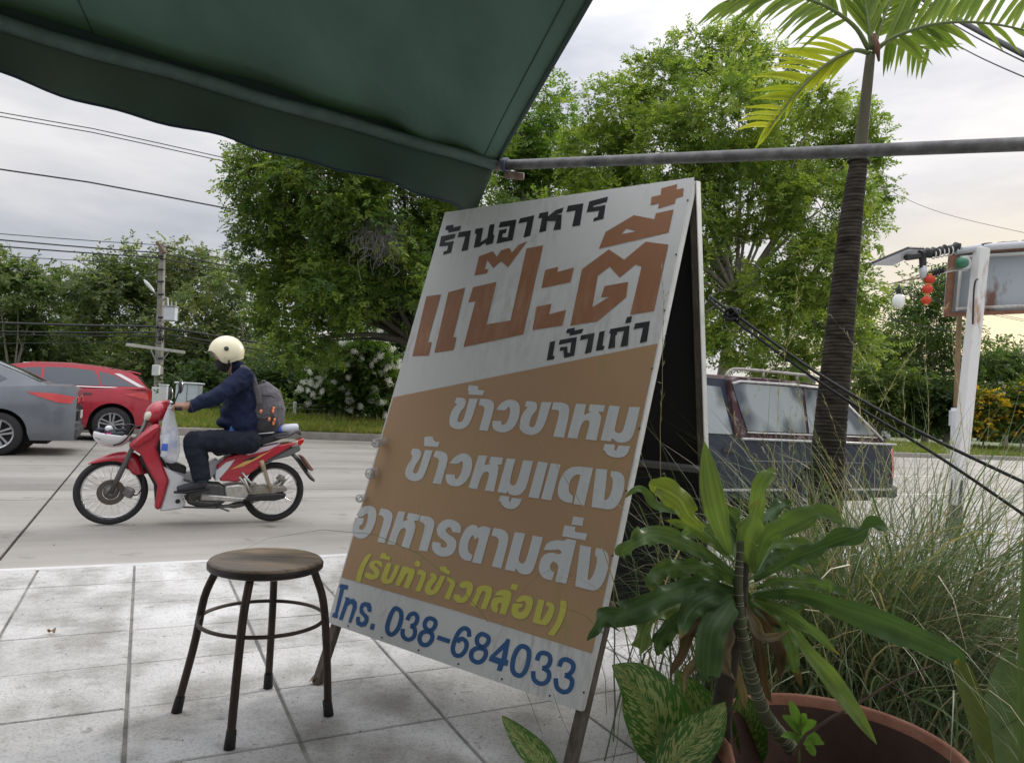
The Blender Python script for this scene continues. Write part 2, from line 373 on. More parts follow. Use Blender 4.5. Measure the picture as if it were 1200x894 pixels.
# ------------------------------------------------------------ numpy foliage
m_leaf = mat('leaf', (.93, .93, .93), .5, attr='tint', col2=(1, 1, 1), var=.05, vscale=.4, translucent=.48, spec=.35)
def leaf_quads(P, D, S_, L_, W_):
    """P base, D direction, S_ side (unit), lengths and widths arrays -> verts, quads (rhombus)"""
    n = len(P); V = np.empty((n, 4, 3))
    V[:, 0] = P; V[:, 1] = P + D * (L_ * .45)[:, None] + S_ * (W_ * .5)[:, None]; V[:, 2] = P + D * L_[:, None]; V[:, 3] = P + D * (L_ * .45)[:, None] - S_ * (W_ * .5)[:, None]
    return V.reshape(-1, 3), np.arange(4 * n).reshape(-1, 4)
def unit(a): return a / np.maximum(np.linalg.norm(a, axis=1, keepdims=True), 1e-9)
def crown_np(blobs, nclump, nspray, nleaf, leaf=(.11, .045), spray=.32, csz=.45, base=(.09, .16, .025), alt=(.16, .2, .03), seed=1, droop=.35, hollow=.5, darkcol=(.04, .08, .02)):
    g = np.random.default_rng(seed); B = np.array([(p.x, p.y, p.z, r) for p, r in blobs]); w = B[:, 3] ** 2; w /= w.sum()
    bi = g.choice(len(B), nclump, p=w); d = unit(g.normal(size=(nclump, 3))); rad = B[bi, 3] * (hollow + (1 - hollow) * g.random(nclump) ** .5)
    c = B[bi, :3] + d * rad[:, None] * np.array([1, 1, .9])
    cs = csz * (.6 + .8 * g.random(nclump))
    mixv = g.random(nclump) ** 1.5
    ccol = np.outer(1 - mixv, base) + np.outer(mixv, alt)
    dk = g.random(nclump) < .22; ccol[dk] = ccol[dk] * .4 + np.array(darkcol) * .6
    ccol *= (.8 + .4 * g.random(nclump))[:, None]
    # sprays
    ns = nclump * nspray; ci = np.repeat(np.arange(nclump), nspray)
    off = g.normal(size=(ns, 3)) * (cs[ci] * .55)[:, None] * np.array([1, 1, .6])
    so_ = c[ci] + off
    ax = unit(d[ci] * .5 + unit(off + 1e-6) * .7 + g.normal(size=(ns, 3)) * .5 + np.array([0, 0, -droop]))
    side = unit(np.cross(ax, np.array([0, 0, 1.]) + g.normal(size=(ns, 3)) * .35))
    sl = spray * (.6 + .7 * g.random(ns))
    # leaflets
    nl = ns * nleaf; si = np.repeat(np.arange(ns), nleaf); k = np.tile(np.arange(nleaf), ns)
    f_ = (k // 2 + .5) / (nleaf / 2); sg = np.where(k % 2 == 0, 1., -1.)
    P = so_[si] + ax[si] * (sl[si] * f_)[:, None]
    D = unit(ax[si] * .55 + side[si] * sg[:, None] * .85 + g.normal(size=(nl, 3)) * .22 + np.array([0, 0, -.12]))
    nrm = unit(np.cross(ax[si], side[si]) + g.normal(size=(nl, 3)) * .45); Sd = unit(np.cross(D, nrm))
    Ll = leaf[0] * (.7 + .6 * g.random(nl)); Wl = leaf[1] * (.7 + .6 * g.random(nl))
    V, Q = leaf_quads(P, D, Sd, Ll, Wl)
    col = ccol[ci[si]] * (.82 + .36 * g.random(nl))[:, None]
    return V, Q, np.repeat(col, 4, axis=0)
def make_tree(base, blobs, label, cat='tree', group=None, name='broadleaf_tree', tr=.2, split=None, crown_kw=None, branch=True, barkm=None, twigs=0):
    base = Vector(base); root = empty(name, base, 0, label, cat, group)
    kw = dict(nclump=500, nspray=7, nleaf=10); kw.update(crown_kw or {})
    V, Q, T = crown_np([(p - base, r) for p, r in blobs], **kw)
    cr = mesh_np('crown', V, Q, m_leaf, root, T); tag(cr, kind='stuff')
    tb = MB(); g = random.Random(kw.get('seed', 1))
    sp = (Vector(split) - base) if split else Vector((0, 0, min(p.z - r for p, r in blobs) - base.z)) * .7
    sp.z = max(sp.z, .4)
    pts = curve([Vector((0, 0, -.1)), Vector((sp.x * .4 + g.uniform(-.1, .1), sp.y * .4, sp.z * .5)), sp], 8)
    tb.tube(pts, [tr * (1.25 - .45 * i / 8) for i in range(9)], 10)
    if branch:
        for p, r in blobs:
            q = p - base; mid = sp.lerp(q, .45) + Vector((g.uniform(-.25, .25) * r, g.uniform(-.25, .25) * r, g.uniform(.0, .4) * r))
            c = curve([sp - Vector((0, 0, .1)), mid, q], 8); r0 = tr * g.uniform(.28, .5)
            tb.tube(c, [r0 * (1 - .85 * i / 8) for i in range(9)], 7, cap=False)
            for k in range(4):
                a = c[g.randint(3, 8)]; d = Vector((g.gauss(0, 1), g.gauss(0, 1), g.gauss(.3, .8))).normalized() * r * g.uniform(.6, .95)
                tb.tube(curve([a, a + d * .5 + Vector((0, 0, .08 * r)), a + d], 4), [r0 * .3, r0 * .24, r0 * .16, r0 * .1, r0 * .05], 5, cap=False)
    tb.build('trunk', barkm or m_bark, root, smooth=True)
    return root
def blobs_px(lst, Y, sc_=1.0, jit=0.0, seed=3):
    g = random.Random(seed); out = []
    for b_ in lst:
        x, y, r = b_[:3]; dy = b_[3] if len(b_) > 3 else g.uniform(-jit, jit); YY = Y + dy
        out.append((at(x, y, YY), r * YY / FPX * sc_))
    return out
# big dark tree on the left of the sign
T1 = blobs_px([(316, 215, 48), (302, 262, 34), (296, 195, 26), (312, 300, 40), (340, 360, 42), (338, 402, 28), (385, 215, 70), (400, 290, 66), (408, 342, 40), (368, 400, 28), (480, 230, 66), (482, 305, 56),
               (468, 345, 38), (550, 245, 55), (530, 310, 52), (445, 130, 70), (360, 140, 58), (540, 160, 60), (530, 375, 34, 1), (420, 180, 60, 2.5), (450, 320, 66, 3), (370, 270, 60, 3), (350, 335, 46, 2.5), (410, 350, 46, 3), (465, 60, 70), (390, 50, 55),
               (320, 255, 30, -.8), (420, 250, 36, -1.6), (370, 325, 32, -1.4), (455, 275, 34, -1.6), (340, 200, 34, -1.2), (430, 190, 36, -1.6), (500, 330, 34, -1.2)], 19, .9, jit=1.3)
m_barkdark = mat('bark_dark', (.05, .045, .035), .95, var=.3, vscale=5, bump=.02, bscale=12)
make_tree(gz(505, 497, .37) , T1, 'big dark green spreading tree left of the signboard, its crown reaching behind the awning', tr=.24, split=at(490, 400, 20), barkm=m_barkdark,
          crown_kw=dict(nclump=2100, nspray=9, nleaf=12, leaf=(.118, .050), spray=.32, csz=.30, base=(.098, .178, .042), alt=(.26, .34, .06), darkcol=(.03, .075, .02), hollow=.62, seed=11, droop=.55))
def tangle():
    t1 = [o for o in bpy.data.objects if o.name.startswith('broadleaf_tree')][0]; b0 = t1.location; q = MB(); g = random.Random(12)
    for _ in range(150):
        x = g.gauss(443, 11); y = g.gauss(270, 12); P = [at(x, y, 17.2)]
        for k in range(4): P.append(P[-1] + Vector((g.gauss(0, .11), g.gauss(0, .11), g.gauss(-.10, .10))))
        q.tube([p - b0 for p in curve(P, 6)], .005, 3, cap=False)
    tag(q.build('dead_twigs', mat('dead_twigs', (.20, .19, .19), .9), t1), kind='stuff')
tangle()
# bright tree on the right
T2 = blobs_px([(722, 130, 42), (700, 190, 48), (770, 100, 40), (815, 62, 34), (862, 58, 36), (905, 90, 34), (850, 135, 66), (780, 180, 60), (925, 175, 58), (995, 140, 30), (1005, 215, 36), (960, 245, 55), (880, 225, 66),
               (800, 255, 58), (1015, 265, 24), (715, 250, 48), (960, 315, 48), (905, 345, 46), (865, 395, 36), (950, 395, 40), (905, 425, 30), (1000, 340, 34), (995, 400, 30), (640, 270, 40), (1010, 170, 24), (760, 310, 50), (960, 120, 26), (835, 330, 44), (800, 400, 40)], 22, .93, jit=1.8, seed=5)
make_tree(gz(835, 520, .1), T2, 'tall bright green tree rising behind the signboard and the palm, many pale limbs', tr=.17, split=at(862, 345, 22), barkm=mat('bark_pale', (.24, .21, .18), .95, col2=(.4, .37, .33), var=.1, vscale=5, bump=.02, bscale=12),
          crown_kw=dict(nclump=1900, nspray=9, nleaf=12, leaf=(.132, .056), spray=.34, csz=.33, base=(.175, .270, .060), alt=(.35, .42, .09), hollow=.6, darkcol=(.06, .12, .02), seed=12, droop=.3))
T3 = blobs_px([(618, 155, 26), (655, 130, 26), (642, 190, 34), (605, 205, 26), (665, 215, 28), (590, 170, 20), (640, 100, 12), (610, 240, 26)], 26, jit=1)
make_tree(gz(640, 510, .1), T3, 'thin airy tree with sky gaps between the awning corner and the tall tree', tr=.16, split=at(615, 240, 26),
          crown_kw=dict(nclump=330, nspray=7, nleaf=10, leaf=(.17, .065), spray=.4, csz=.38, base=(.12, .225, .045), alt=(.22, .32, .055), seed=13, droop=.3))
# background trees, left
def bgtree(lst, Y, label, seed, base_px, ncl=450, base=(.145, .20, .10), alt=(.24, .28, .12), tr=.2, leaf=(.26, .12), hollow=.5, name='background_tree', spray=.6, csz=.8, group='trees beyond the road'):  # default leaf tints lightened and greyed to stand in for distance haze
    B = blobs_px([(a[0], a[1] - (14 if a[1] < 385 and a[0] < 320 else 4), a[2]) for a in lst], Y, jit=Y * .06, seed=seed)
    return make_tree(Vector(base_px), B, label, tr=tr, name=name, group=group, crown_kw=dict(nclump=ncl, nspray=6, nleaf=9, leaf=leaf, spray=spray, csz=csz, base=base, alt=alt, darkcol=(.035, .065, .025), seed=seed, droop=.3, hollow=hollow))
def gnd(x, Y): p = at(x, 480, Y); p.z = 0.0; return p
bgtree([(20, 345, 26), (5, 390, 32), (38, 375, 20), (45, 345, 14), (0, 330, 14), (15, 425, 26)], 42, 'leafy background tree at the far left edge above the grey sedan', 21, gnd(12, 42), 320, base=(.07, .13, .03), hollow=.7)
bgtree([(85, 355, 26), (70, 400, 30), (110, 350, 28), (100, 410, 36), (60, 440, 24), (120, 440, 30)], 48, 'grey-green background tree above the red car', 22, gnd(90, 48), 420)
bgtree([(150, 330, 28), (175, 345, 30), (140, 380, 40), (165, 430, 40), (130, 335, 18)], 46, 'round grey-green background tree just left of the utility pole', 23, gnd(150, 46), 430, base=(.075, .12, .035))
bgtree([(210, 325, 28), (235, 345, 32), (215, 390, 42), (245, 420, 44), (200, 440, 34), (222, 318, 14)], 45, 'background tree just right of the utility pole with yellowish top', 24, gnd(222, 45), 460, alt=(.19, .2, .05))
bgtree([(275, 340, 24), (285, 390, 34), (268, 430, 32), (300, 440, 34)], 44, 'dim background tree behind the rider\'s helmet, left of the big tree', 25, gnd(282, 44), 330)
# dark understorey beneath the big tree
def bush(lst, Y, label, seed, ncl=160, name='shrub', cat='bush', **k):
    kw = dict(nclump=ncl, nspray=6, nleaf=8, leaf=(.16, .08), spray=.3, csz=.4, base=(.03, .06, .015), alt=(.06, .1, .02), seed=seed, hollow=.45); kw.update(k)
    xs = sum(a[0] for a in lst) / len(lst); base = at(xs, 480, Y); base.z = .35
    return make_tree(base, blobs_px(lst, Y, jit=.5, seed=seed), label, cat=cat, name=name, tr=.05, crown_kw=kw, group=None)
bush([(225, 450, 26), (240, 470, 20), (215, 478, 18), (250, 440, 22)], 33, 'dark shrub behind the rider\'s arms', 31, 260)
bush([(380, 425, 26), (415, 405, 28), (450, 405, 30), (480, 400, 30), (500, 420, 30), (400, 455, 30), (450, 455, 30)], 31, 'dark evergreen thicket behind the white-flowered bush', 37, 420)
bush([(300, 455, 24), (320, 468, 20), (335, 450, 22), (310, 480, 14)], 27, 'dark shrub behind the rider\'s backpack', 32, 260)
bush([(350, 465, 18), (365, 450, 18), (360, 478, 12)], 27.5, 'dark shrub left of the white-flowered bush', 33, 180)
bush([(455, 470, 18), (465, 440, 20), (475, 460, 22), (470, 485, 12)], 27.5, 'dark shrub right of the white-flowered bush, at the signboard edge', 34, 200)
bush([(325, 478, 9), (318, 485, 8), (332, 484, 7)], 24.5, 'small bright green weed bush behind the fence', 35, 60, base=(.12, .2, .03), alt=(.2, .27, .04), leaf=(.12, .05))
# plumeria bush with white flowers
pl = bush([(415, 425, 26), (395, 440, 24), (435, 438, 26), (380, 455, 14), (415, 458, 26), (450, 455, 16), (430, 412, 14), (395, 465, 16), (440, 468, 16)], 25.0, 'round bush covered with clusters of white flowers behind the fence', 36, 330, name='flowering_bush', base=(.06, .12, .025), alt=(.13, .2, .04), leaf=(.26, .09))
fl = MB(); g_ = random.Random(4)
PB = blobs_px([(415, 425, 27), (395, 440, 25), (435, 438, 27), (380, 455, 15), (415, 458, 27), (450, 455, 17), (430, 412, 15), (395, 465, 16), (440, 468, 17)], 25.0, jit=.4, seed=36)
m_flower = mat('white_petals', (.85, .86, .8), .6, translucent=.4)
for _ in range(120):
    p, r = g_.choice(PB); d = Vector((g_.gauss(0, 1), -abs(g_.gauss(0, 1)), g_.gauss(.2, .9))).normalized(); c = p + d * (r * 1.0 + .50) - pl.location
    for k in range(g_.randint(4, 9)):
        q = c + Vector((g_.gauss(0, .05), g_.gauss(0, .05), g_.gauss(0, .04))); a0 = g_.uniform(0, 6.28)
        for j in range(5):
            a = a0 + j * 1.2566; e1 = Vector((math.cos(a), -.3, math.sin(a))) * .085; e2 = Vector((math.cos(a + .5), -.3, math.sin(a + .5))) * .065
            fl.add([q, q + e2 * .6 + e1 * .3, q + e1, q + e1 * .7 - e2 * .3 + Vector((0, .01, 0))], [(0, 1, 2, 3)])
tag(fl.build('flowers', m_flower, pl), kind='stuff')
# background trees, right
bgtree([(1075, 345, 26), (1100, 350, 26), (1085, 385, 30), (1060, 400, 24), (1110, 390, 24), (1085, 430, 30), (1120, 330, 14), (1060, 440, 24), (1110, 440, 24)], 48, 'tall open background tree behind the lanterns and rusty sign', 41, gnd(1085, 48), 380, base=(.05, .10, .03), alt=(.12, .18, .04), hollow=.75, leaf=(.26, .11))
bgtree([(1025, 420, 26), (1040, 450, 26), (1010, 465, 26), (1050, 480, 20), (1020, 485, 20)], 46, 'low pale green background tree behind the pickup tailgate', 42, gnd(1030, 46), 300, base=(.085, .14, .03), alt=(.17, .22, .05))
bgtree([(1155, 425, 20), (1175, 435, 26), (1195, 425, 22), (1160, 450, 24), (1190, 465, 26), (1210, 440, 24), (1145, 440, 18)], 52, 'rounded deep green background tree at the far right, under the evening glow', 43, gnd(1180, 52), 380, base=(.06, .12, .025), alt=(.12, .18, .03))
bgtree([(1090, 470, 20), (1110, 480, 18), (1075, 485, 18), (1160, 485, 16), (1135, 470, 16)], 44, 'dark low background tree behind the white post', 44, gnd(1110, 44), 220, base=(.035, .07, .02), alt=(.07, .11, .03))
def yellow_bush(lst, seed, label):
    bz = bush(lst, 40, label, seed, 170, name='yellow_bush', base=(.07, .11, .02), alt=(.13, .17, .03), leaf=(.2, .1))
    V, Q, T = crown_np([(p - bz.location, r * 1.03) for p, r in blobs_px(lst, 40, jit=.5, seed=seed)], 60, 5, 8, leaf=(.16, .12), spray=.3, csz=.4, base=(.55, .33, .01), alt=(.6, .42, .02), seed=seed + 1, hollow=.95, darkcol=(.5, .3, .01))
    tag(mesh_np('flowers', V, Q, m_leaf, bz, T), kind='stuff')
yellow_bush([(1150, 470, 12), (1155, 490, 14), (1150, 500, 12), (1162, 480, 10)], 45, 'bush with yellow flowers just right of the white post')
yellow_bush([(1190, 465, 16), (1200, 480, 16), (1185, 492, 14), (1210, 490, 16)], 46, 'bush with yellow flowers at the right edge of the view')
# far wood closing the horizon
def farwood():
    bl = []; g = random.Random(9)
    for t in range(-120, 330, 7):
        p = tnz(t, 75 + g.uniform(-4, 10), 0); h = g.uniform(3, 6.5)
        bl.append((p + UP * h * .55, h * .6)); bl.append((p + UP * h * .3 + TV * 3, h * .5))
    V, Q, T = crown_np(bl, 6500, 4, 4, leaf=(.7, .4), spray=.8, csz=1.0, base=(.045, .085, .03), alt=(.09, .13, .04), seed=90, hollow=.6)
    o = mesh_np('far_wood', V, Q, m_leaf, None, T); tag(o, 'continuous low green wood closing the view beyond the road', 'wood', kind='stuff')
farwood()
# grass of the verge
def grass_strip():
    g = np.random.default_rng(5); n = 70000
    tt = np.where(g.random(n) < .5, g.uniform(-9, 14, n), g.uniform(14, 75, n)); nn = 19.55 + g.random(n) ** 1.2 * 5.5
    x = TV.x * tt + NV.x * nn; y = TV.y * tt + NV.y * nn; z = .15 + .045 * (np.minimum(nn, 24) - 19.5) + .02
    P = np.stack([x, y, z], 1); D = unit(g.normal(size=(n, 3)) * np.array([.5, .5, .1]) + np.array([0, 0, 1.]))
    S_ = unit(np.cross(D, g.normal(size=(n, 3)))); tall = g.random(n) < .06
    L_ = .10 + .09 * g.random(n) + tall * .14 + (nn > 23) * .12 * g.random(n); V, Q = leaf_quads(P, D, S_, L_, .022 + .014 * g.random(n) + (tt > 14) * .02)
    mixv = np.clip(.5 + .5 * np.sin(tt * .9 + nn * 1.7) * .6 + g.normal(size=n) * .25, 0, 1)
    col = np.outer(1 - mixv, (.12, .19, .03)) + np.outer(mixv, (.24, .25, .07)); col[g.random(n) < .08] = (.35, .3, .14)
    tag(mesh_np('verge_grass', V, Q, m_leaf, None, np.repeat(col, 4, 0)), 'green and straw-tinged grass growing on the verge across the road', 'grass', kind='stuff')
grass_strip()
# wire fence with white posts
def fence():
    f = empty('wire_fence', tnz(4, 24.6, .37), 0, 'low wire fence with short white concrete posts under the big tree', 'fence'); o0 = Vector(f.location)
    m_post = mat('white_concrete', (.6, .6, .58), .8, var=.15, vscale=8)
    me = None
    for k in range(-1, 9):
        c = tnz(4.55 + 1.52 * k, 24.6, .62) - o0
        if me is None:
            b = MB(); b.box((0, 0, 0), (.10, .10, .62), bev=.012); o = b.build('post', m_post, f); me = o.data
        else: o = bpy.data.objects.new('post', me); COL.objects.link(o); o.parent = f
        o.location = c; o.rotation_euler = (random.uniform(-.03, .03), random.uniform(-.03, .03), ROT)
    for z in (.55, .72, .86):
        pts = [tnz(3 + 1.52 * k * .5, 24.54, z - .015 * (k % 2)) - o0 for k in range(0, 27)]
        b = MB(); b.tube(pts, .008, 5); b.build('wire', m_steel, f)
fence()

# ------------------------------------------------------------ A-frame signboard
bTL, bTR, bBR, bBL = Vector((-.311, 2.847, 1.942)), Vector((.542, 2.235, 1.935)), Vector((.241, 1.965, .353)), Vector((-.612, 2.578, .360))
bW = (bTR - bTL).normalized(); bH = (bBL - bTL).normalized(); bN = bW.cross(bH).normalized()
if bN.y > 0: bN = -bN
def onboard(x, y, off=0.0):
    d = ray(x, y); p0 = bTL + bN * off; return CAM + d * ((p0 - CAM).dot(bN) / d.dot(bN))
sgo = Vector((0.0, 2.55, PAVE))
sign = empty('signboard', sgo, 0, 'leaning A-frame restaurant signboard with Thai menu lettering on orange and white', 'signboard')
def rel(ps, o=sgo): return [Vector(p) - o for p in ps]
def sign_mat(name, col, dirt=(.35, .34, .31), amt=.5, rough=.6):
    m = mat(name, col, rough, spec=.25); nt = m.node_tree; N = nt.nodes.new; L = nt.links.new; p = nt.nodes['Principled BSDF']
    tc = N('ShaderNodeTexCoord'); mp = N('ShaderNodeMapping'); mp.inputs['Rotation'].default_value = (0, .5, 0); mp.inputs['Scale'].default_value = (28, 28, 3.0); L(tc.outputs['Object'], mp.inputs[0])
    n = N('ShaderNodeTexNoise'); n.inputs['Scale'].default_value = 1.6; n.inputs['Detail'].default_value = 8; n.inputs['Roughness'].default_value = .65; L(mp.outputs[0], n.inputs['Vector'])
    r = N('ShaderNodeValToRGB'); L(n.outputs['Fac'], r.inputs[0]); r.color_ramp.elements[0].position = .44; r.color_ramp.elements[0].color = (0, 0, 0, 1); r.color_ramp.elements[1].position = .66; r.color_ramp.elements[1].color = (1, 1, 1, 1)
    n2 = N('ShaderNodeTexNoise'); n2.inputs['Scale'].default_value = 2.6; n2.inputs['Detail'].default_value = 6; L(tc.outputs['Object'], n2.inputs['Vector'])
    r2 = N('ShaderNodeValToRGB'); L(n2.outputs['Fac'], r2.inputs[0]); r2.color_ramp.elements[0].position = .42; r2.color_ramp.elements[1].position = .68
    mu = N('ShaderNodeMath'); mu.operation = 'MULTIPLY'; L(r.outputs[0], mu.inputs[0]); L(r2.outputs[0], mu.inputs[1])
    m3 = N('ShaderNodeMath'); m3.operation = 'MULTIPLY'; L(mu.outputs[0], m3.inputs[0]); m3.inputs[1].default_value = amt
    x = N('ShaderNodeMix'); x.data_type = 'RGBA'; L(m3.outputs[0], x.inputs[0]); x.inputs[6].default_value = (*col, 1); x.inputs[7].default_value = (*dirt, 1)
    # slow fading over the sheet
    f = N('ShaderNodeTexNoise'); f.inputs['Scale'].default_value = 1.3; f.inputs['Detail'].default_value = 2; L(tc.outputs['Object'], f.inputs['Vector'])
    rf = N('ShaderNodeMapRange'); L(f.outputs['Fac'], rf.inputs[0]); rf.inputs[1].default_value = .3; rf.inputs[2].default_value = .7; rf.inputs[3].default_value = .88; rf.inputs[4].default_value = 1.05
    s = N('ShaderNodeVectorMath'); s.operation = 'SCALE'; L(x.outputs[2], s.inputs[0]); L(rf.outputs[0], s.inputs['Scale']); L(s.outputs[0], p.inputs['Base Color'])
    return m
m_swhite = sign_mat('sign_white', (.63, .64, .64), amt=.75)
m_sorange = sign_mat('sign_orange', (.43, .275, .16), dirt=(.34, .28, .11), amt=.8)
m_sbrown = sign_mat('sign_brown', (.30, .145, .080), dirt=(.5, .33, .22), amt=.5)
m_sblack = sign_mat('sign_black', (.028, .03, .033), dirt=(.12, .12, .115), amt=.5)
m_swlet = sign_mat('sign_white_letters', (.60, .625, .64), amt=.35)
m_syel = sign_mat('sign_yellow', (.56, .54, .10), dirt=(.5, .45, .15), amt=.4)
m_sblue = sign_mat('sign_blue', (.030, .105, .265), dirt=(.12, .18, .28), amt=.3)
b = MB(); b.prism(rel([bTL, bTR, bBR, bBL]), -bN * .004); b.build('front_sheet', m_swhite, sign)
def flat(name, glyphs, off, m, label=None):
    """each glyph (a polygon, or a list of polygons) is its own part"""
    me_o = None
    for gl_ in glyphs:
        polys = gl_ if isinstance(gl_[0], list) else [gl_]
        q = MB()
        for k, pl_ in enumerate(polys):
            pts = rel([onboard(x, y, off + (.0003 * (k % 2) if len(polys) > 3 else 0)) for x, y in pl_]); q.add(pts, [tuple(range(len(pts)))])
        me_o = q.build(name, m, sign)
        bm = bmesh.new(); bm.from_mesh(me_o.data); bmesh.ops.remove_doubles(bm, verts=bm.verts, dist=.0002); bmesh.ops.triangulate(bm, faces=bm.faces, ngon_method='EAR_CLIP')
        for f_ in bm.faces:
            if f_.normal.dot(bN) < 0: f_.normal_flip()
        bm.to_mesh(me_o.data); bm.free()
    if label and len(glyphs) == 1: me_o['label'] = label
    return me_o
eL = lambda y: 521.6 + (y - 249) * (384 - 521.6) / (729 - 249); eR = lambda y: 813 + (y - 208) * (681 - 813) / (833 - 208)
flat('orange_field', [[(eL(465) + 1.2, 465.5), (eR(402.5) - 1.2, 402.5), (eR(766) - 1.2, 765.5), (529.4, 713.8), (eL(676.3) + 1.2, 676)]], .0012, m_sorange, 'faded orange field behind the menu lines')
def Z(ox, oy, s, *pp): return [[(ox + x / s, oy + y / s) for x, y in p] for p in pp]
z1 = Z(505, 225, 9.933, [(180,395),(262,382),(258,415),(352,393),(335,450),(200,477),(203,447),(165,442)],
 [(118,517),(288,485),(273,540),(165,572),(162,590),(265,572),(232,710),(140,735),(150,692),(185,685),(200,628),(95,637)],
 [(325,470),(465,447),(428,678),(353,692),(400,520),(310,532)],
 [(520,430),(608,418),(578,585),(655,535),(682,385),(740,372),(722,500),(738,505),(720,600),(637,622),(640,590),(560,640),(497,652),(530,490),(508,488)],
 [(805,352),(995,320),(950,563),(762,602),(795,445),(885,430),(873,478),(836,488),(826,528),(893,528),(918,398),(788,418)])
z2 = Z(605, 215, 9.933, [(45,408),(210,372),(162,610),(82,632),(127,447),(22,467)],
 [(272,348),(375,328),(368,385),(460,310),(550,282),(533,340),(470,362),(530,365),(518,535),(430,547),(460,440),(360,440),(345,555),(265,573),(300,400),(255,410)],
 [(600,262),(782,232),(742,490),(650,503),(690,315),(583,335)],
 [(850,210),(1068,155),(1055,215),(900,260),(895,278),(1040,250),(1015,412),(893,443),(905,402),(945,392),(965,318),(818,338)])
flat('black_letter', z1 + z2, .0012, m_sblack, 'black Thai heading along the top of the board')
z3 = Z(480, 280, 6.3875, [(125,430),(235,415),(133,773),(165,773),(143,873),(20,878)], [(290,400),(415,365),(325,737),(352,737),(328,832),(185,853)],
 [(475,362),(650,322),(575,640),(755,610),(875,72),(1000,48),(850,715),(402,810),(492,468),(438,477)],
 [(520,130),(622,93),(652,135),(685,85),(745,68),(765,103),(815,45),(880,18),(737,213),(685,168),(627,218),(580,160),(562,225),(588,228),(580,258),(485,275)])
z4 = Z(610, 270, 6.383, [(185,297),(282,273),(275,312),(400,278),(372,388),(155,433)], [(120,572),(232,548),(212,628),(340,595),(312,712),(88,746)],
 [(460,290),(660,143),(775,220),(935,85),(1107,107),(998,603),(820,632),(905,272),(860,255),(742,352),(667,270),(577,340),(537,575),(665,495),(602,502),(628,417),(805,385),(790,500),(575,680),(372,713)])
z5 = Z(690, 205, 9.408, [(110,815),(185,630),(497,445),(415,592),(355,655),(400,747)], [(497,445),(722,490),(740,425),(935,382),(880,635),(400,747),(355,655),(535,620),(415,592)],
 [(690,245),(792,222),(800,150),(975,102),(965,162),(1047,148),(1038,235),(962,258),(945,318),(762,372),(775,315),(682,333)])
flat('brown_letter', z3 + z4 + [z5[:2]] + z5[2:], .0012, m_sbrown, 'large angular brown Thai name')
z6 = Z(635, 365, 9.231, [(88,330),(145,317),(118,480),(140,483),(128,518),(52,530)], [(195,308),(380,275),(348,478),(240,503),(232,420),(190,430),(200,385),(275,378),(278,447),(302,445),(318,332),(180,362)],
 [(275,190),(358,175),(352,207),(450,185),(432,235),(297,263),(303,235),(258,235)], [(425,258),(570,232),(535,440),(462,460),(500,295),(410,312)],
 [(622,222),(680,207),(655,370),(680,375),(665,415),(583,427)], [(740,190),(950,152),(930,370),(848,385),(888,210),(808,225),(820,240),(795,262),(790,390),(715,405),(745,243),(728,235)],
 [(920,62),(975,50),(965,118),(900,130)], [(1010,130),(1170,103),(1135,325),(1058,343),(1095,175),(993,192)])
flat('black_letter', z6, .0014, m_sblack, 'small black Thai words under the brown name')
def rnd(p, n=1):
    """soften a traced outline: one pass of gentle corner cutting on obtuse corners"""
    out = []; N_ = len(p)
    for i in range(N_):
        a, b_, c = Vector(p[i - 1]), Vector(p[i]), Vector(p[(i + 1) % N_]); u, v = (a - b_), (c - b_)
        if u.length < 1e-6 or v.length < 1e-6: out.append(p[i]); continue
        if u.angle(v) > R(112): out += [tuple(b_ + u * .25), tuple(b_ + v * .25)]
        else: out.append(tuple(b_))
    return out
z7 = Z(515, 440, 9.231, [(185,238),(265,240),(288,275),(278,335),(220,400),(192,490),(215,505),(250,495),(275,430),(322,250),(418,250),(350,470),(310,545),(250,580),(170,580),(110,545),(105,480),(130,380),(190,310),(165,295)],
 [(320,103),(420,115),(422,155),(488,160),(468,213),(312,205),(320,168),(303,163)], [(440,250),(540,255),(590,290),(590,360),(522,600),(427,590),(490,370),(480,330),(425,320)],
 [(615,370),(660,300),(740,258),(820,268),(868,310),(870,400),(845,500),(780,590),(690,620),(610,600),(572,560),(575,490),(672,490),(670,525),(700,535),(735,500),(765,400),(765,350),(745,338),(715,380)],
 [(940,278),(1030,280),(1060,310),(1055,370),(1000,430),(968,530),(985,558),(1020,558),(1045,520),(1105,287),(1213,288),(1150,500),(1100,600),(1020,645),(940,640),(870,590),(865,530),(890,420),(955,345),(925,330)])
z8 = Z(635, 460, 9.231, [(125,103),(230,108),(285,130),(303,200),(240,487),(122,475),(188,230),(180,190),(105,182)],
 [(370,120),(480,125),(455,243),(530,205),(503,195),(520,127),(685,137),(665,205),(608,210),(640,245),(640,300),(590,518),(470,505),(520,330),(500,297),(460,300),(425,350),(383,500),(275,487)],
 [(730,140),(845,148),(785,400),(800,430),(850,443),(885,400),(945,153),(1062,158),(1000,440),(950,520),(870,547),(800,530),(762,490),(745,528),(635,515)],
 [(680,555),(790,562),(785,620),(805,628),(830,570),(955,580),(930,660),(870,703),(780,703),(700,670),(685,630),(660,620)])
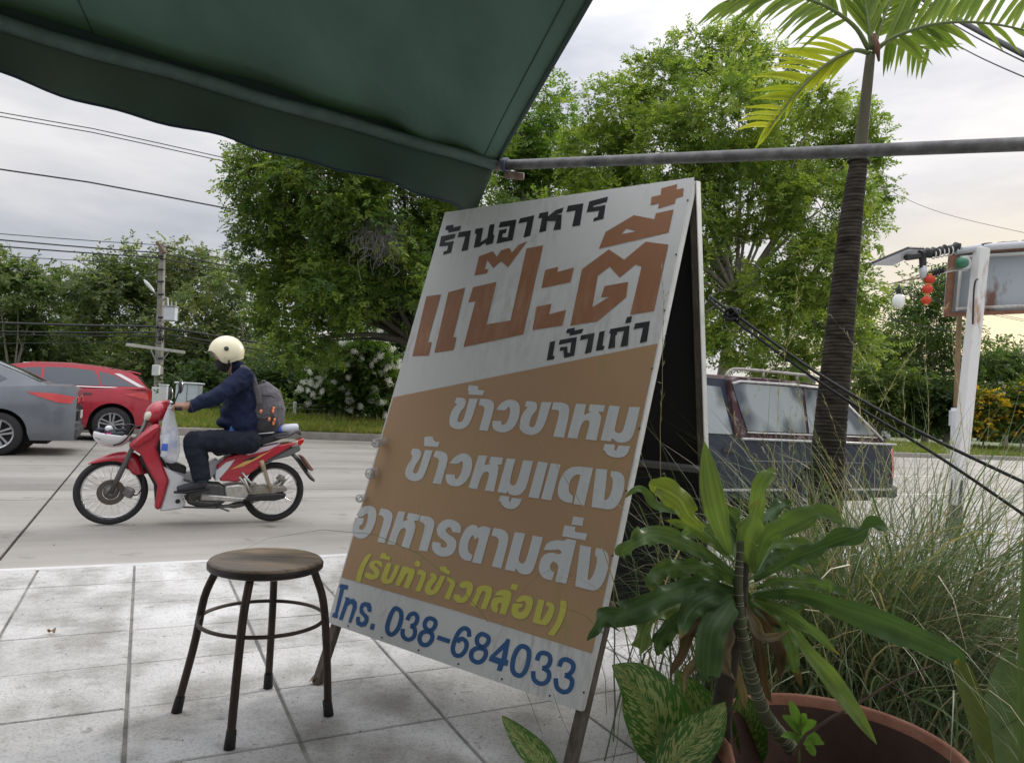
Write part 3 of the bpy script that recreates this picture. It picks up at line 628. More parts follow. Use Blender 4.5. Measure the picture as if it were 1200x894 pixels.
z9 = Z(465, 500, 8.571, [(160,217),(225,222),(250,260),(240,310),(190,380),(160,450),(175,470),(205,465),(225,420),(285,232),(362,237),(300,430),(260,520),(200,550),(130,540),(80,490),(90,410),(160,310),(140,260)],
 [(285,97),(360,97),(372,145),(430,155),(415,203),(275,193),(275,120)], [(390,240),(450,243),(505,270),(515,340),(442,577),(360,565),(425,350),(415,315),(368,300)],
 [(530,365),(580,300),(660,260),(735,285),(763,350),(745,470),(680,575),(590,605),(510,575),(488,520),(495,475),(583,480),(585,520),(610,525),(640,480),(670,370),(650,340),(615,378)],
 [(820,287),(910,290),(880,385),(945,370),(925,360),(945,300),(1070,310),(1055,377),(1010,380),(1028,410),(975,650),(882,640),(930,480),(915,450),(880,455),(850,490),(805,627),(722,612)])
z10 = Z(595, 520, 8.0, [(-9,136),(75,141),(20,340),(25,380),(55,392),(85,370),(145,152),(238,160),(180,400),(130,470),(70,487),(10,470),(-5,440),(-13,465),(-97,451)],
 [(-69,484),(15,493),(10,540),(25,540),(40,505),(133,515),(105,580),(50,615),(-20,605),(-65,560),(-60,545),(-85,535)],
 [(285,165),(378,178),(290,513),(193,498)], [(405,182),(497,193),(407,530),(312,515)],
 [(800,225),(718,578),(615,563),(682,290),(640,285),(590,330),(570,400),(575,460),(615,485),(605,553),(545,550),(480,510),(465,440),(490,330),(540,250),(620,207)],
 [(828,232),(935,240),(905,525),(935,525),(970,460),(990,330),(960,300),(972,255),(1050,262),(1097,310),(1095,400),(1060,530),(1000,605),(940,617),(785,590)])
z11 = Z(405, 580, 8.0, [(97,192),(140,120),(210,95),(270,110),(292,160),(285,240),(240,350),(180,405),(120,410),(65,370),(60,310),(90,210),(175,215),(160,275),(130,285),(130,320),(160,328),(195,280),(213,190),(200,168),(170,190),(150,205)],
 [(330,122),(400,135),(440,170),(440,230),(365,450),(297,437),(360,230),(350,195),(310,185)],
 [(495,150),(560,157),(540,245),(595,228),(570,220),(590,165),(700,185),(680,240),(640,240),(657,270),(655,320),(595,500),(520,483),(570,330),(555,305),(525,315),(500,350),(463,468),(392,457)],
 [(705,190),(790,200),(835,240),(830,300),(765,530),(683,515),(745,300),(735,262),(690,245)],
 [(1075,355),(1000,345),(990,305),(960,300),(935,330),(960,365),(1020,400),(1045,450),(1020,540),(960,577),(880,575),(820,530),(805,480),(818,435),(895,448),(890,480),(920,495),(950,480),(945,440),(870,390),(850,330),(875,265),(940,225),(1010,230),(1075,270),(1085,310)])
z12 = Z(535, 595, 6.316, [(110,122),(150,130),(160,150),(195,130),(255,150),(182,415),(113,402),(165,240),(160,215),(135,235),(125,200),(100,220),(82,280),(90,330),(120,348),(105,393),(50,385),(15,340),(20,250),(60,160)],
 [(275,148),(345,157),(385,195),(382,255),(330,447),(260,432),(315,250),(305,215),(258,205)],
 [(432,177),(510,190),(460,370),(465,400),(490,413),(515,390),(565,203),(640,217),(580,430),(550,485),(510,495),(460,480),(440,445),(430,470),(357,455)],
 [(645,310),(670,255),(740,235),(800,245),(815,225),(888,240),(812,560),(730,545),(755,440),(745,410),(715,395),(690,425),(700,465),(725,475),(708,535),(650,525),(612,480),(608,420),(635,350),(700,326),(760,345),(780,328),(755,303),(730,312)],
 [(800,127),(880,140),(875,175),(968,190),(955,240),(780,208)], [(865,62),(943,73),(932,133),(850,123)],
 [(915,275),(998,290),(970,530),(990,530),(1020,480),(1045,370),(1020,345),(1035,295),(1090,305),(1130,350),(1125,450),(1080,570),(1030,612),(990,608),(878,578)])
for zz, lb in ((z7 + z8, 'first white line of Thai lettering on the orange field'), (z9 + z10, 'second white line of Thai lettering on the orange field'), (z11 + z12, 'third white line of Thai lettering on the orange field')):
    flat('white_letter', [rnd(p) for p in zz], .0026, m_swlet, lb)
z13 = Z(410, 640, 9.231, [(185,80),(240,85),(160,220),(115,390),(62,377),(95,230)],
 [(350,230),(310,205),(300,185),(270,185),(265,210),(320,250),(325,300),(290,350),(230,365),(165,330),(162,290),(215,280),(235,305),(262,300),(258,270),(205,225),(215,170),(280,145),(340,160),(352,190)],
 [(345,65),(395,80),(395,105),(442,112),(430,152),(322,128)], [(400,177),(455,183),(400,340),(410,355),(435,345),(495,197),(547,205),(475,375),(420,410),(350,400),(330,350)],
 [(572,212),(625,217),(640,235),(690,235),(712,280),(635,457),(580,445),(635,290),(610,290),(540,430),(487,420)], [(733 + 34 * math.cos(a / 12 * 6.283), 188 + 34 * math.sin(a / 12 * 6.283)) for a in range(12)],
 [(745,250),(805,262),(838,300),(760,490),(705,480),(770,330),(775,310),(725,300)], [(875,285),(930,295),(947,330),(935,370),(885,420),(875,465),(900,475),(985,315),(1035,322),(960,490),(900,530),(840,525),(803,480),(830,400),(885,330),(865,315)],
 [(985,212),(1045,222),(1050,250),(1088,262),(1075,305),(975,275),(970,235)], [(1060,328),(1120,345),(1155,385),(1075,580),(1022,560),(1085,410),(1080,385),(1045,370)])
z14 = Z(530, 670, 8.571, [(55,150),(90,100),(150,85),(205,110),(215,160),(170,270),(110,315),(50,305),(12,270),(20,220),(80,230),(85,255),(110,258),(150,190),(145,160),(120,155),(105,165)],
 [(180,335),(245,190),(235,180),(270,140),(340,130),(400,155),(405,210),(340,378),(283,365),(340,210),(330,190),(300,190),(235,350)],
 [(430,235),(450,190),(510,175),(580,185),(605,230),(535,430),(470,415),(500,330),(485,305),(460,320),(455,350),(465,375),(445,410),(400,390),(385,340),(400,270),(470,245),(515,255),(500,237)],
 [(600,115),(665,130),(645,185),(583,170)], [(632,295),(665,250),(730,230),(790,245),(818,290),(790,400),(740,465),(680,478),(610,450),(590,390),(610,310),(710,322),(700,355),(670,360),(665,395),(690,405),(720,385),(745,320),(735,295),(710,290),(680,305)],
 [(865,272),(930,285),(880,480),(905,480),(960,390),(970,350),(940,335),(950,297),(1000,305),(1033,350),(1020,420),(975,510),(930,540),(805,505)], [(1090,283),(1150,290),(1145,400),(1090,540),(1020,640),(960,625),(1045,500),(1080,390)])
flat('yellow_letter', [rnd(p) for p in z13 + z14], .0026, m_syel, 'yellow Thai line in brackets')
def stroke(path, w, closed=False):
    """2D path -> list of small quads forming a ribbon"""
    P = [Vector((x, y)) for x, y in path]
    if closed: P = [P[-1]] + P + [P[0], P[1]]
    else: P = [P[0] * 2 - P[1]] + P + [P[-1] * 2 - P[-2]]
    pts = []
    for i in range(1, len(P) - 2):
        a, b_, c, d = P[i - 1:i + 3]
        for k in range(5):
            t = k / 5; pts.append(.5 * ((2 * b_) + (c - a) * t + (2 * a - 5 * b_ + 4 * c - d) * t * t + (-a + 3 * b_ - 3 * c + d) * t ** 3))
    if not closed: pts.append(P[-2])
    n = len(pts); L_, R_ = [], []
    for i in range(n):
        t = (pts[(i + 1) % n] - pts[i - 1]) if closed else (pts[min(i + 1, n - 1)] - pts[max(i - 1, 0)])
        t.normalize(); s = Vector((-t.y, t.x)) * w / 2; L_.append(pts[i] + s); R_.append(pts[i] - s)
    out = []
    for i in range(n if closed else n - 1):
        j = (i + 1) % n; out.append([tuple(L_[i]), tuple(L_[j]), tuple(R_[j]), tuple(R_[i])])
    return out
o15, o16 = (380, 675, 8.0), (520, 720, 7.059)
blue = [Z(*o15, [(150,70),(225,85),(218,125),(185,120),(125,355),(130,370),(120,395),(70,380),(82,345),(100,340),(150,110),(137,100)],
 [(190,195),(235,200),(240,215),(275,208),(305,240),(305,290),(250,440),(225,430),(265,290),(262,262),(240,260),(215,280),(170,412),(135,403),(200,215)],
 [(440,335),(405,330),(400,290),(375,280),(362,305),(375,335),(415,375),(415,420),(390,465),(345,477),(300,450),(295,400),(305,375),(335,380),(333,420),(355,430),(375,415),(375,390),(330,340),(330,290),(345,255),(380,238),(430,250),(443,290)],
 [(440,440),(475,448),(462,503),(423,493)], [(1065,550),(1185,590),(1170,632),(1052,592)])]
ST = []
def A_(o_, path, w, closed=False, off=0): ST.append((Z(*o_, *stroke(path, w, closed)), off))
A_(o15, [(672,300),(715,330),(720,400),(690,490),(640,543),(600,530),(590,470),(615,380),(645,320)], 42, True)
A_(o15, [(775,410),(805,360),(850,350),(872,390),(855,445),(812,466)], 40); A_(o15, [(810,462),(848,495),(842,560),(800,592),(755,580),(733,540),(738,492)], 40, off=1)
A_(o15, [(998,393),(1040,420),(1035,470),(1000,505),(955,490),(940,450),(960,405)], 40, True); A_(o15, [(965,515),(1010,545),(1005,600),(965,640),(915,635),(893,590),(910,535)], 42, True, 1)
A_(o16, [(210,182),(205,130),(165,112),(120,150),(85,230),(75,290),(95,332),(140,335),(180,290),(187,230),(150,198),(110,225)], 37)
A_(o16, [(325,160),(370,190),(360,240),(320,265),(280,240),(275,195),(300,165)], 37, True); A_(o16, [(285,275),(340,290),(345,340),(310,385),(265,390),(228,355),(235,300)], 38, True, 1)
blue.append(Z(*o16, [(520,195),(550,205),(520,370),(537,378),(525,425),(497,418),(478,470),(437,458),(450,410),(372,380),(380,345),(492,215)][0:0] or [(520,195),(550,205),(520,370),(475,362),(492,288),(505,222)],
 [(505,222),(492,288),(428,345),(475,362),(520,370),(537,378),(525,425),(497,418),(478,470),(437,458),(450,410),(372,380),(380,345)]))
A_(o16, [(655,260),(700,290),(703,360),(680,450),(640,500),(590,490),(567,440),(580,350),(615,280)], 40, True)
A_(o16, [(770,378),(790,328),(830,315),(875,340),(880,390),(855,430),(815,442)], 39); A_(o16, [(818,438),(865,470),(870,520),(840,562),(790,567),(745,530),(740,465)], 39, off=1)
A_(o16, [(955,428),(975,380),(1015,370),(1065,400),(1070,450),(1040,490),(1002,502)], 40); A_(o16, [(1003,498),(1055,530),(1060,575),(1035,625),(985,637),(937,600),(925,525)], 40, off=1)
flat('blue_letter', blue[0] + [blue[1]], .0012, m_sblue)
k = 0
while k < len(ST):
    polys = list(ST[k][0])
    while k + 1 < len(ST) and ST[k + 1][1] == 1: polys += ST[k + 1][0]; k += 1
    flat('blue_digit', [polys], .0012, m_sblue); k += 1
# frame, legs, rear board
m_woodold = mat('old_wood', (.07, .055, .04), .9, col2=(.16, .135, .11), var=.1, vscale=9, streak=(9, 9, 1.2), bump=.001, bscale=60)
m_rail = mat('painted_rail', (.62, .62, .60), .6, var=.15, vscale=9)
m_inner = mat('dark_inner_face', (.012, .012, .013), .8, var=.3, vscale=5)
def beam(name, a, b_, w, d, m, axis, parent=sign, o=sgo, bev=.003):
    """rectangular beam from a to b: w across `axis`, d across the other direction"""
    a, b_ = Vector(a) - o, Vector(b_) - o; t = (b_ - a).normalized(); x = (Vector(axis) - t * Vector(axis).dot(t)).normalized(); y = t.cross(x)
    Mx = Matrix((x, y, t)).transposed(); q = MB(); q.box((0, 0, 0), (w, d, (b_ - a).length), Mx, bev)
    ob = q.build(name, m, parent); c = (a + b_) / 2
    ob.location = c; return ob
bk = -bN
for i, (p, q_) in enumerate(((bTL, bBL), (bTR, bBR))):
    s = bW * (.012 if i == 0 else -.012)
    beam('side_rail', p + s + bk * .0205 + bH * .004, q_ + s + bk * .0205, .024, .030, m_rail, bW)
    foot = q_ + s + bk * .022; k = (PAVE - foot.z) / bH.z
    beam('leg', q_ + s + bk * .020 - bH * .3 + bk * .033, foot + bH * k + bk * .033 * 0, .034, .028, m_woodold, bW)
beam('top_rail', bTL + bH * .015 + bk * .0205 + bW * .026, bTR + bH * .015 + bk * .0205 - bW * .026, .03, .028, m_rail, bH)
rdir = Vector((.583, .812, 0)); rTL = bTL + rdir * .045; rTR = bTR + rdir * .045; k_ = .40
rBL = bBL * 0 + bTL + rdir * k_ + Vector((0, 0, -1.6)); rBR = bTR + rdir * k_ + Vector((0, 0, -1.6))
rH = (rBR - rTR).normalized(); rN = bW.cross(rH).normalized()
if rN.y < 0: rN = -rN
q = MB(); q.prism(rel([rTL, rTR, rTR + rH * 1.56, rTL + rH * 1.56]), rN * .004); q.build('rear_sheet', m_inner, sign)
for i, p in enumerate((rTL, rTR)):
    s = bW * (.012 if i == 0 else -.012)
    beam('rear_rail', p + s - rN * .017, p + s - rN * .017 + rH * 1.56, .024, .030, m_woodold, bW)
    k2 = (PAVE - p.z) / rH.z
    beam('leg', p + s - rN * .017 + rH * 1.561, p + s - rN * .017 + rH * k2, .024, .03, m_woodold, bW)
beam('edge_strip', rTR + bW * .0022 - rN * .016, rTR + bW * .0022 - rN * .016 + rH * 1.56, .004, .038, m_rail, bW)
beam('cross_bar', rTL + rH * .95 - rN * .05, rTR + rH * .95 - rN * .05, .02, .03, mat('grey_bar', (.14, .14, .14), .7), rH)
nb_ = MB(); nb_.ball((0, 0, 0), .0033, 6, 4); nproto = None; nps = []
for k in range(9):
    p = bTR.lerp(bBR, .05 + k * .115) - bW * .004 + bN * .001; nps.append(p - sgo)
for k in range(6):
    p = bBL.lerp(bBR, .1 + k * .16) - bH * .012 + bN * .001; nps.append(p - sgo)
for p in nps:
    if nproto is None: o_ = nproto = nb_.build('nail_head', mat('rusty_nail', (.06, .04, .03), .8), sign)
    else: o_ = bpy.data.objects.new('nail_head', nproto.data); COL.objects.link(o_); o_.parent = sign
    o_.location = p

# ------------------------------------------------------------ stool
def stool():
    c = Vector((-.750, 2.285, PAVE)); s = empty('stool', c, 0, 'round wooden stool with dark steel legs standing on the pavement', 'stool')
    zt = .494
    m_seat = mat('worn_seat_wood', (.070, .055, .043), .42, col2=(.30, .215, .135), var=.1, vscale=3.0, streak=(1.2, 7, 1), thr=(.38, .64), bump=.0006, bscale=90, detail=10)
    q = MB(); q.lathe((0, 0, 0), (0, 0, 1), [(0, zt - .034), (.162, zt - .034), (.168, zt - .030), (.1735, zt - .022), (.1745, zt - .010), (.170, zt - .003), (.162, zt), (0, zt)], 56)
    q.build('seat', m_seat, s, auto=50)
    m_edge = mat('seat_edge_metal', (.035, .03, .028), .45, metal=.3, var=.3, vscale=30)
    q = MB(); q.lathe((0, 0, 0), (0, 0, 1), [(.1738, zt - .029), (.1765, zt - .026), (.1770, zt - .013), (.1745, zt - .009)], 56, False); q.build('seat_band', m_edge, s, smooth=True)
    m_leg = mat('stool_steel', (.030, .024, .021), .5, metal=.35, col2=(.075, .05, .036), var=.2, vscale=14, bump=.0004, bscale=90)
    for fx, fy in ((-.245, -.015), (.005, -.225), (.225, .025), (-.035, .215)):
        a = math.atan2(fy, fx); d = Vector((math.cos(a), math.sin(a), 0)); rf = math.hypot(fx, fy)
        # the whole stool sits slightly skewed
        pts = curve([d * .148 + UP * (zt - .034), d * .160 + UP * (zt - .06), d * .186 + UP * .36, d * .205 + UP * .22, d * (rf - .004) + UP * .03], 14)
        q = MB(); q.tube(pts, .0125, 12); q.build('leg', m_leg, s, smooth=True)
        q = MB(); q.tube([d * (rf - .0085) + UP * .05, d * (rf - .004) + UP * .025, d * rf + UP * .001], [.0145, .0155, .0165], 12); q.build('rubber_foot', m_black, s, smooth=True)
    q = MB(); q.ring((0, 0, .305), (0, 0, 1), .192, .0062, 60, 8); q.build('foot_ring', m_leg, s, smooth=True)
    q = MB(); q.lathe((0, 0, 0), (0, 0, 1), [(.118, zt - .040), (.132, zt - .040), (.132, zt - .0345), (.118, zt - .0345), (.118, zt - .040)], 40, False); q.build('under_ring', m_leg, s)
stool()
def grit():
    g = np.random.default_rng(77); n = 700; V = []; F = []
    for i in range(n):
        t, nn = (g.uniform(-1.5, 4), g.uniform(1.6, 4.5)) if i < 520 else (g.uniform(-2, 6), g.uniform(4.8, 10)); z = PAVE + .001 if nn < 4.6 else .001
        c = tnz(t, nn, z); r = .0012 + .0035 * g.random() ** 3 * (1 if nn < 4.6 else 2.2); o = len(V); a0 = g.uniform(0, 6)
        for k in range(4): a = a0 + k * 1.57; V.append(c + Vector((math.cos(a), math.sin(a), 0)) * r * g.uniform(.6, 1.3))
        V.append(c + UP * r * .8); F += [(o + k, o + (k + 1) % 4, o + 4) for k in range(4)]
    q = MB(); q.add(V, F); tag(q.build('grit', mat('grit', (.07, .06, .05), .9, col2=(.2, .17, .13), var=.1, vscale=3, place=True)), 'fine dark grit and crumbs scattered on the pavement and road', 'grit', kind='stuff')
grit()
# dry leaf by the sign leg
def dryleaf(x, y, sz, label, a=0.):
    c = gz(x, y, PAVE + .004); o = empty('dry_leaf', c, a, label, 'leaf'); q = MB()
    V = []
    for i in range(7):
        s = i / 6; w = sz * .32 * math.sin(math.pi * min(.98, s * .9 + .05))
        for k in (-1, 0, 1): V.append((sz * (s - .5), k * w, .006 + abs(k) * .012 * math.sin(s * 3) + .006 * math.sin(s * 5)))
    F = [(i * 3 + k, (i + 1) * 3 + k, (i + 1) * 3 + k + 1, i * 3 + k + 1) for i in range(6) for k in range(2)]
    q.add(V, F); q.build('blade', mat('dry_leaf', (.22, .13, .06), .8, var=.3, vscale=40), o, smooth=True)
dryleaf(415, 640, .05, 'small dry leaf lying near the kerb by the left side of the signboard', 1.9)
dryleaf(60, 742, .045, 'small dry leaf lying alone on the paving at the lower left', 2.6)
dryleaf(372, 799, .055, 'brown fallen leaf lying beside the stool and the front sign leg', .5)

# ------------------------------------------------------------ awning and pipes
def awning():
    A = gz(582, 194, 2.2); B = gz(0, 28, 2.2); d = (B - A).normalized(); Bx = A + d * 4.6
    E1 = at(691, -2, 2.0); hd = (E1 - A).normalized()
    o = A.copy(); aw = empty('awning', o, 0, 'dark green canvas awning overhead with a hanging front valance', 'awning')
    m_can = mat('green_canvas', (.086, .150, .148), .82, col2=(.128, .212, .205), var=.1, vscale=2.6, streak=(1.4, .6, 1), bump=.0012, bscale=220, translucent=.32, sheen=.1, detail=8)
    nu, nv = 64, 40; V = []; F = []
    lift = UP * .020
    for j in range(nv + 1):
        for i in range(nu + 1):
            u = i / nu * 4.6; v = -.035 + j / nv * 3.6
            p = d * u + hd * v + lift + UP * (.040 * max(0, min(1, (u - .02) / .5)) * max(0, min(1, (3.0 - u) / 1.6)))
            sag = -.035 * math.sin(max(0, min(1, v / 3.6)) * math.pi) + .008 * math.sin(u * 5.1 + v * 1.7) * math.exp(-v * 1.2) - .032 * math.exp(-((u - .35 - v * .75) / .10) ** 2) * math.exp(-v * .5) + .022 * math.exp(-((u - 1.0 - v * .45) / .16) ** 2) - .020 * math.exp(-((u - .08 - v * .22) / .05) ** 2) + .016 * math.exp(-((u - 1.7 + v * .3) / .2) ** 2)
            # slack along the front rail towards the right corner
            gapc = .0
            V.append(p + UP * sag)
    for j in range(nv):
        for i in range(nu): a = j * (nu + 1) + i; F.append((a, a + 1, a + nu + 2, a + nu + 1))
    q = MB(); q.add(V, F); cn = q.build('canopy', m_can, aw, smooth=True); sm = cn.modifiers.new('thick', 'SOLIDIFY'); sm.thickness = .002; sm.offset = 1
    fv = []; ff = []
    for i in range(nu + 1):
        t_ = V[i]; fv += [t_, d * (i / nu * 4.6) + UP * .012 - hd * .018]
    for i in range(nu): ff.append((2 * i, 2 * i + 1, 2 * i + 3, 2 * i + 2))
    q = MB(); q.add(fv, ff); q.build('gap_shade_strip', mat('green_hem_and_shade', (.03, .06, .052), .8), aw, smooth=True)  # added dark strip that draws the shadow line between canopy and rail
    # hem along the open side
    q = MB(); q.tube([hd * (i * .12) + lift + UP * (-.035 * math.sin(min(1, i * .12 / 3.6) * math.pi)) for i in range(0, 31)], .009, 8, flat=.6); q.build('side_hem', mat('green_hem_and_shade', (.03, .06, .052), .8), aw, smooth=True)
    for uu in (.075, 1.55):
        q = MB(); q.tube([V[j * (nu + 1) + int(uu / 4.6 * nu)] - UP * .0015 for j in range(nv + 1)], .0022, 5); q.build('stitched_seam', mat('green_hem_and_shade', (.03, .06, .052), .8), aw, smooth=True)
    # front rail in its canvas sleeve
    m_slv = mat('green_sleeve', (.12, .185, .165), .8, col2=(.075, .115, .10), var=.1, vscale=10, bump=.001, bscale=120)
    pts = [d * (4.6 * i / 40) + UP * (.003 * math.sin(i * 1.3)) for i in range(41)]
    q = MB(); q.tube(pts, [.030 + .0015 * math.sin(i * 2.1) for i in range(41)], 12, flat=.75, ref=(0, 0, 1)); q.build('front_rail_sleeve', m_slv, aw, smooth=True)
    # valance
    V = []; F = []; nu = 120; nv = 10; out = Vector((-d.y, d.x, 0)); out = out if out.y > 0 else -out
    for i in range(nu + 1):
        u = i / nu * 4.6; drop = .165 + .018 * math.sin(u * 2.6 + .6) + .012 * math.sin(u * 6.3) + .055 * math.exp(-((u - .02) / .10) ** 2)
        for j in range(nv + 1):
            v = j / nv; w_ = v * v
            p = d * (u + .02 * v * math.exp(-u * 3) * -1 + .10 * v * math.exp(-u / .05)) + UP * (-.004 - drop * v) + out * (.020 + .030 * w_ * math.sin(u * 9 + .5) + .016 * w_ * math.sin(u * 21))
            V.append(p)
    for i in range(nu):
        for j in range(nv): a = i * (nv + 1) + j; F.append((a, a + 1, a + nv + 2, a + nv + 1))
    q = MB(); q.add(V, F); vl = q.build('valance', mat('green_valance', (.080, .150, .145), .8, col2=(.11, .135, .125), var=.1, vscale=3.0, bump=.001, bscale=200, translucent=.45, detail=8), aw, smooth=True)
    sm = vl.modifiers.new('thick', 'SOLIDIFY'); sm.thickness = .002
    hem = [V[i * (nv + 1) + nv] for i in range(nu + 1)] ; q = MB(); q.tube([Vector(p) for p in hem], .004, 6); q.build('valance_hem', mat('navy_hem', (.02, .035, .06), .8), aw, smooth=True)
    # bare galvanised arm
    E = at(1205, 169, 2.02); ext = (E - A).normalized(); ao = A + ext * .035
    pp = empty('galvanised_pipe', ao, 0, 'grey galvanised pipe running from the awning corner to the right edge', 'pipe')
    q = MB(); L_ = (E - ao).length + 1.2
    q.tube([ext * (L_ * k / 20) for k in range(21)], .0205, 16); q.build('tube', mat('weathered_pipe', (.075, .075, .078), .55, metal=.25, spec=.3, col2=(.22, .22, .22), var=.1, vscale=18, bump=.0008, bscale=90), pp, smooth=True)
    q = MB(); q.tube([ext * -.035, ext * .02], .024, 14); q.build('socket', mat('rusty_steel', (.16, .075, .045), .8, col2=(.3, .27, .25), var=.1, vscale=30), pp, smooth=True)
    q = MB()
    for k in range(3): q.ring(ext * (.004 + k * .007), ext, .0265, .0035, 20, 6)
    q.build('blue_wire_tie', mat('blue_wire', (.07, .12, .22), .5), pp, smooth=True)
    c = at(600, 206, 2.98); q = MB(); q.tube([c - ao + Vector((-.03, 0, .002)), c - ao + Vector((.05, -.01, -.004))], .016, 12); q.build('hinge_stub', mat('rusty_steel', (.16, .075, .045)), pp, smooth=True)
awning()

# ------------------------------------------------------------ blades and leaves with width
def blade(pts, w, prof=None, n=14, m=5, fold=.25, wave=0.0, wfreq=9, twist=(0, 0), seed=0, face=None, z0=None, curl=0.0, origin=None):
    """leaf blade along 3D pts; returns verts, faces, (u,v) params. face: vector the blade faces (default: the eye)"""
    P = curve(pts, n); g = random.Random(seed); V = []; UVs = []; ph = g.uniform(0, 6.28)
    for i, p in enumerate(P):
        s = i / n; t = (P[min(n, i + 1)] - P[max(0, i - 1)]).normalized()
        fc = (CAM - p).normalized() if face is None else Vector(face)
        side = t.cross(fc).normalized(); nn_ = side.cross(t).normalized()
        a = lerp(twist[0], twist[1], s); side, nn_ = side * math.cos(a) + nn_ * math.sin(a), nn_ * math.cos(a) - side * math.sin(a)
        ww = w * (prof(s) if prof else math.sin(math.pi * min(1, s * .93 + .05)) ** .7)
        for k in range(m):
            v = (k / (m - 1)) * 2 - 1
            h = fold * abs(v) * ww * .5 + wave * ww * math.sin(s * wfreq + ph + (1.3 if v > 0 else 0)) * v * v + curl * ww * v * v
            V.append(p + side * v * ww * .5 + nn_ * h - (origin or Vector((0, 0, 0)))); UVs.append((s, v))
    F = [(i * m + k, i * m + k + 1, (i + 1) * m + k + 1, (i + 1) * m + k) for i in range(n) for k in range(m - 1)]
    return V, F, UVs
def leaf_obj(name, VFU, material, parent, colf):
    V, F, U = VFU; me = bpy.data.meshes.new(name); me.from_pydata([tuple(v) for v in V], [], F); me.polygons.foreach_set('use_smooth', [True] * len(F))
    a = me.color_attributes.new('tint', 'FLOAT_COLOR', 'POINT'); a.data.foreach_set('color', [c for u in U for c in (*colf(*u), 1)]); me.materials.append(material)
    o = bpy.data.objects.new(name, me); COL.objects.link(o); o.parent = parent; return o
m_blade = mat('blade', (.80, .80, .80), .46, attr='tint', col2=(1, 1, 1), var=.05, vscale=22, translucent=.25, spec=.22, bump=.0008, bscale=70)
def strap_prof(s): return min(1, .20 + s * 1.9) * (1 - max(0, (s - .5) / .5) ** 2.3) + .02

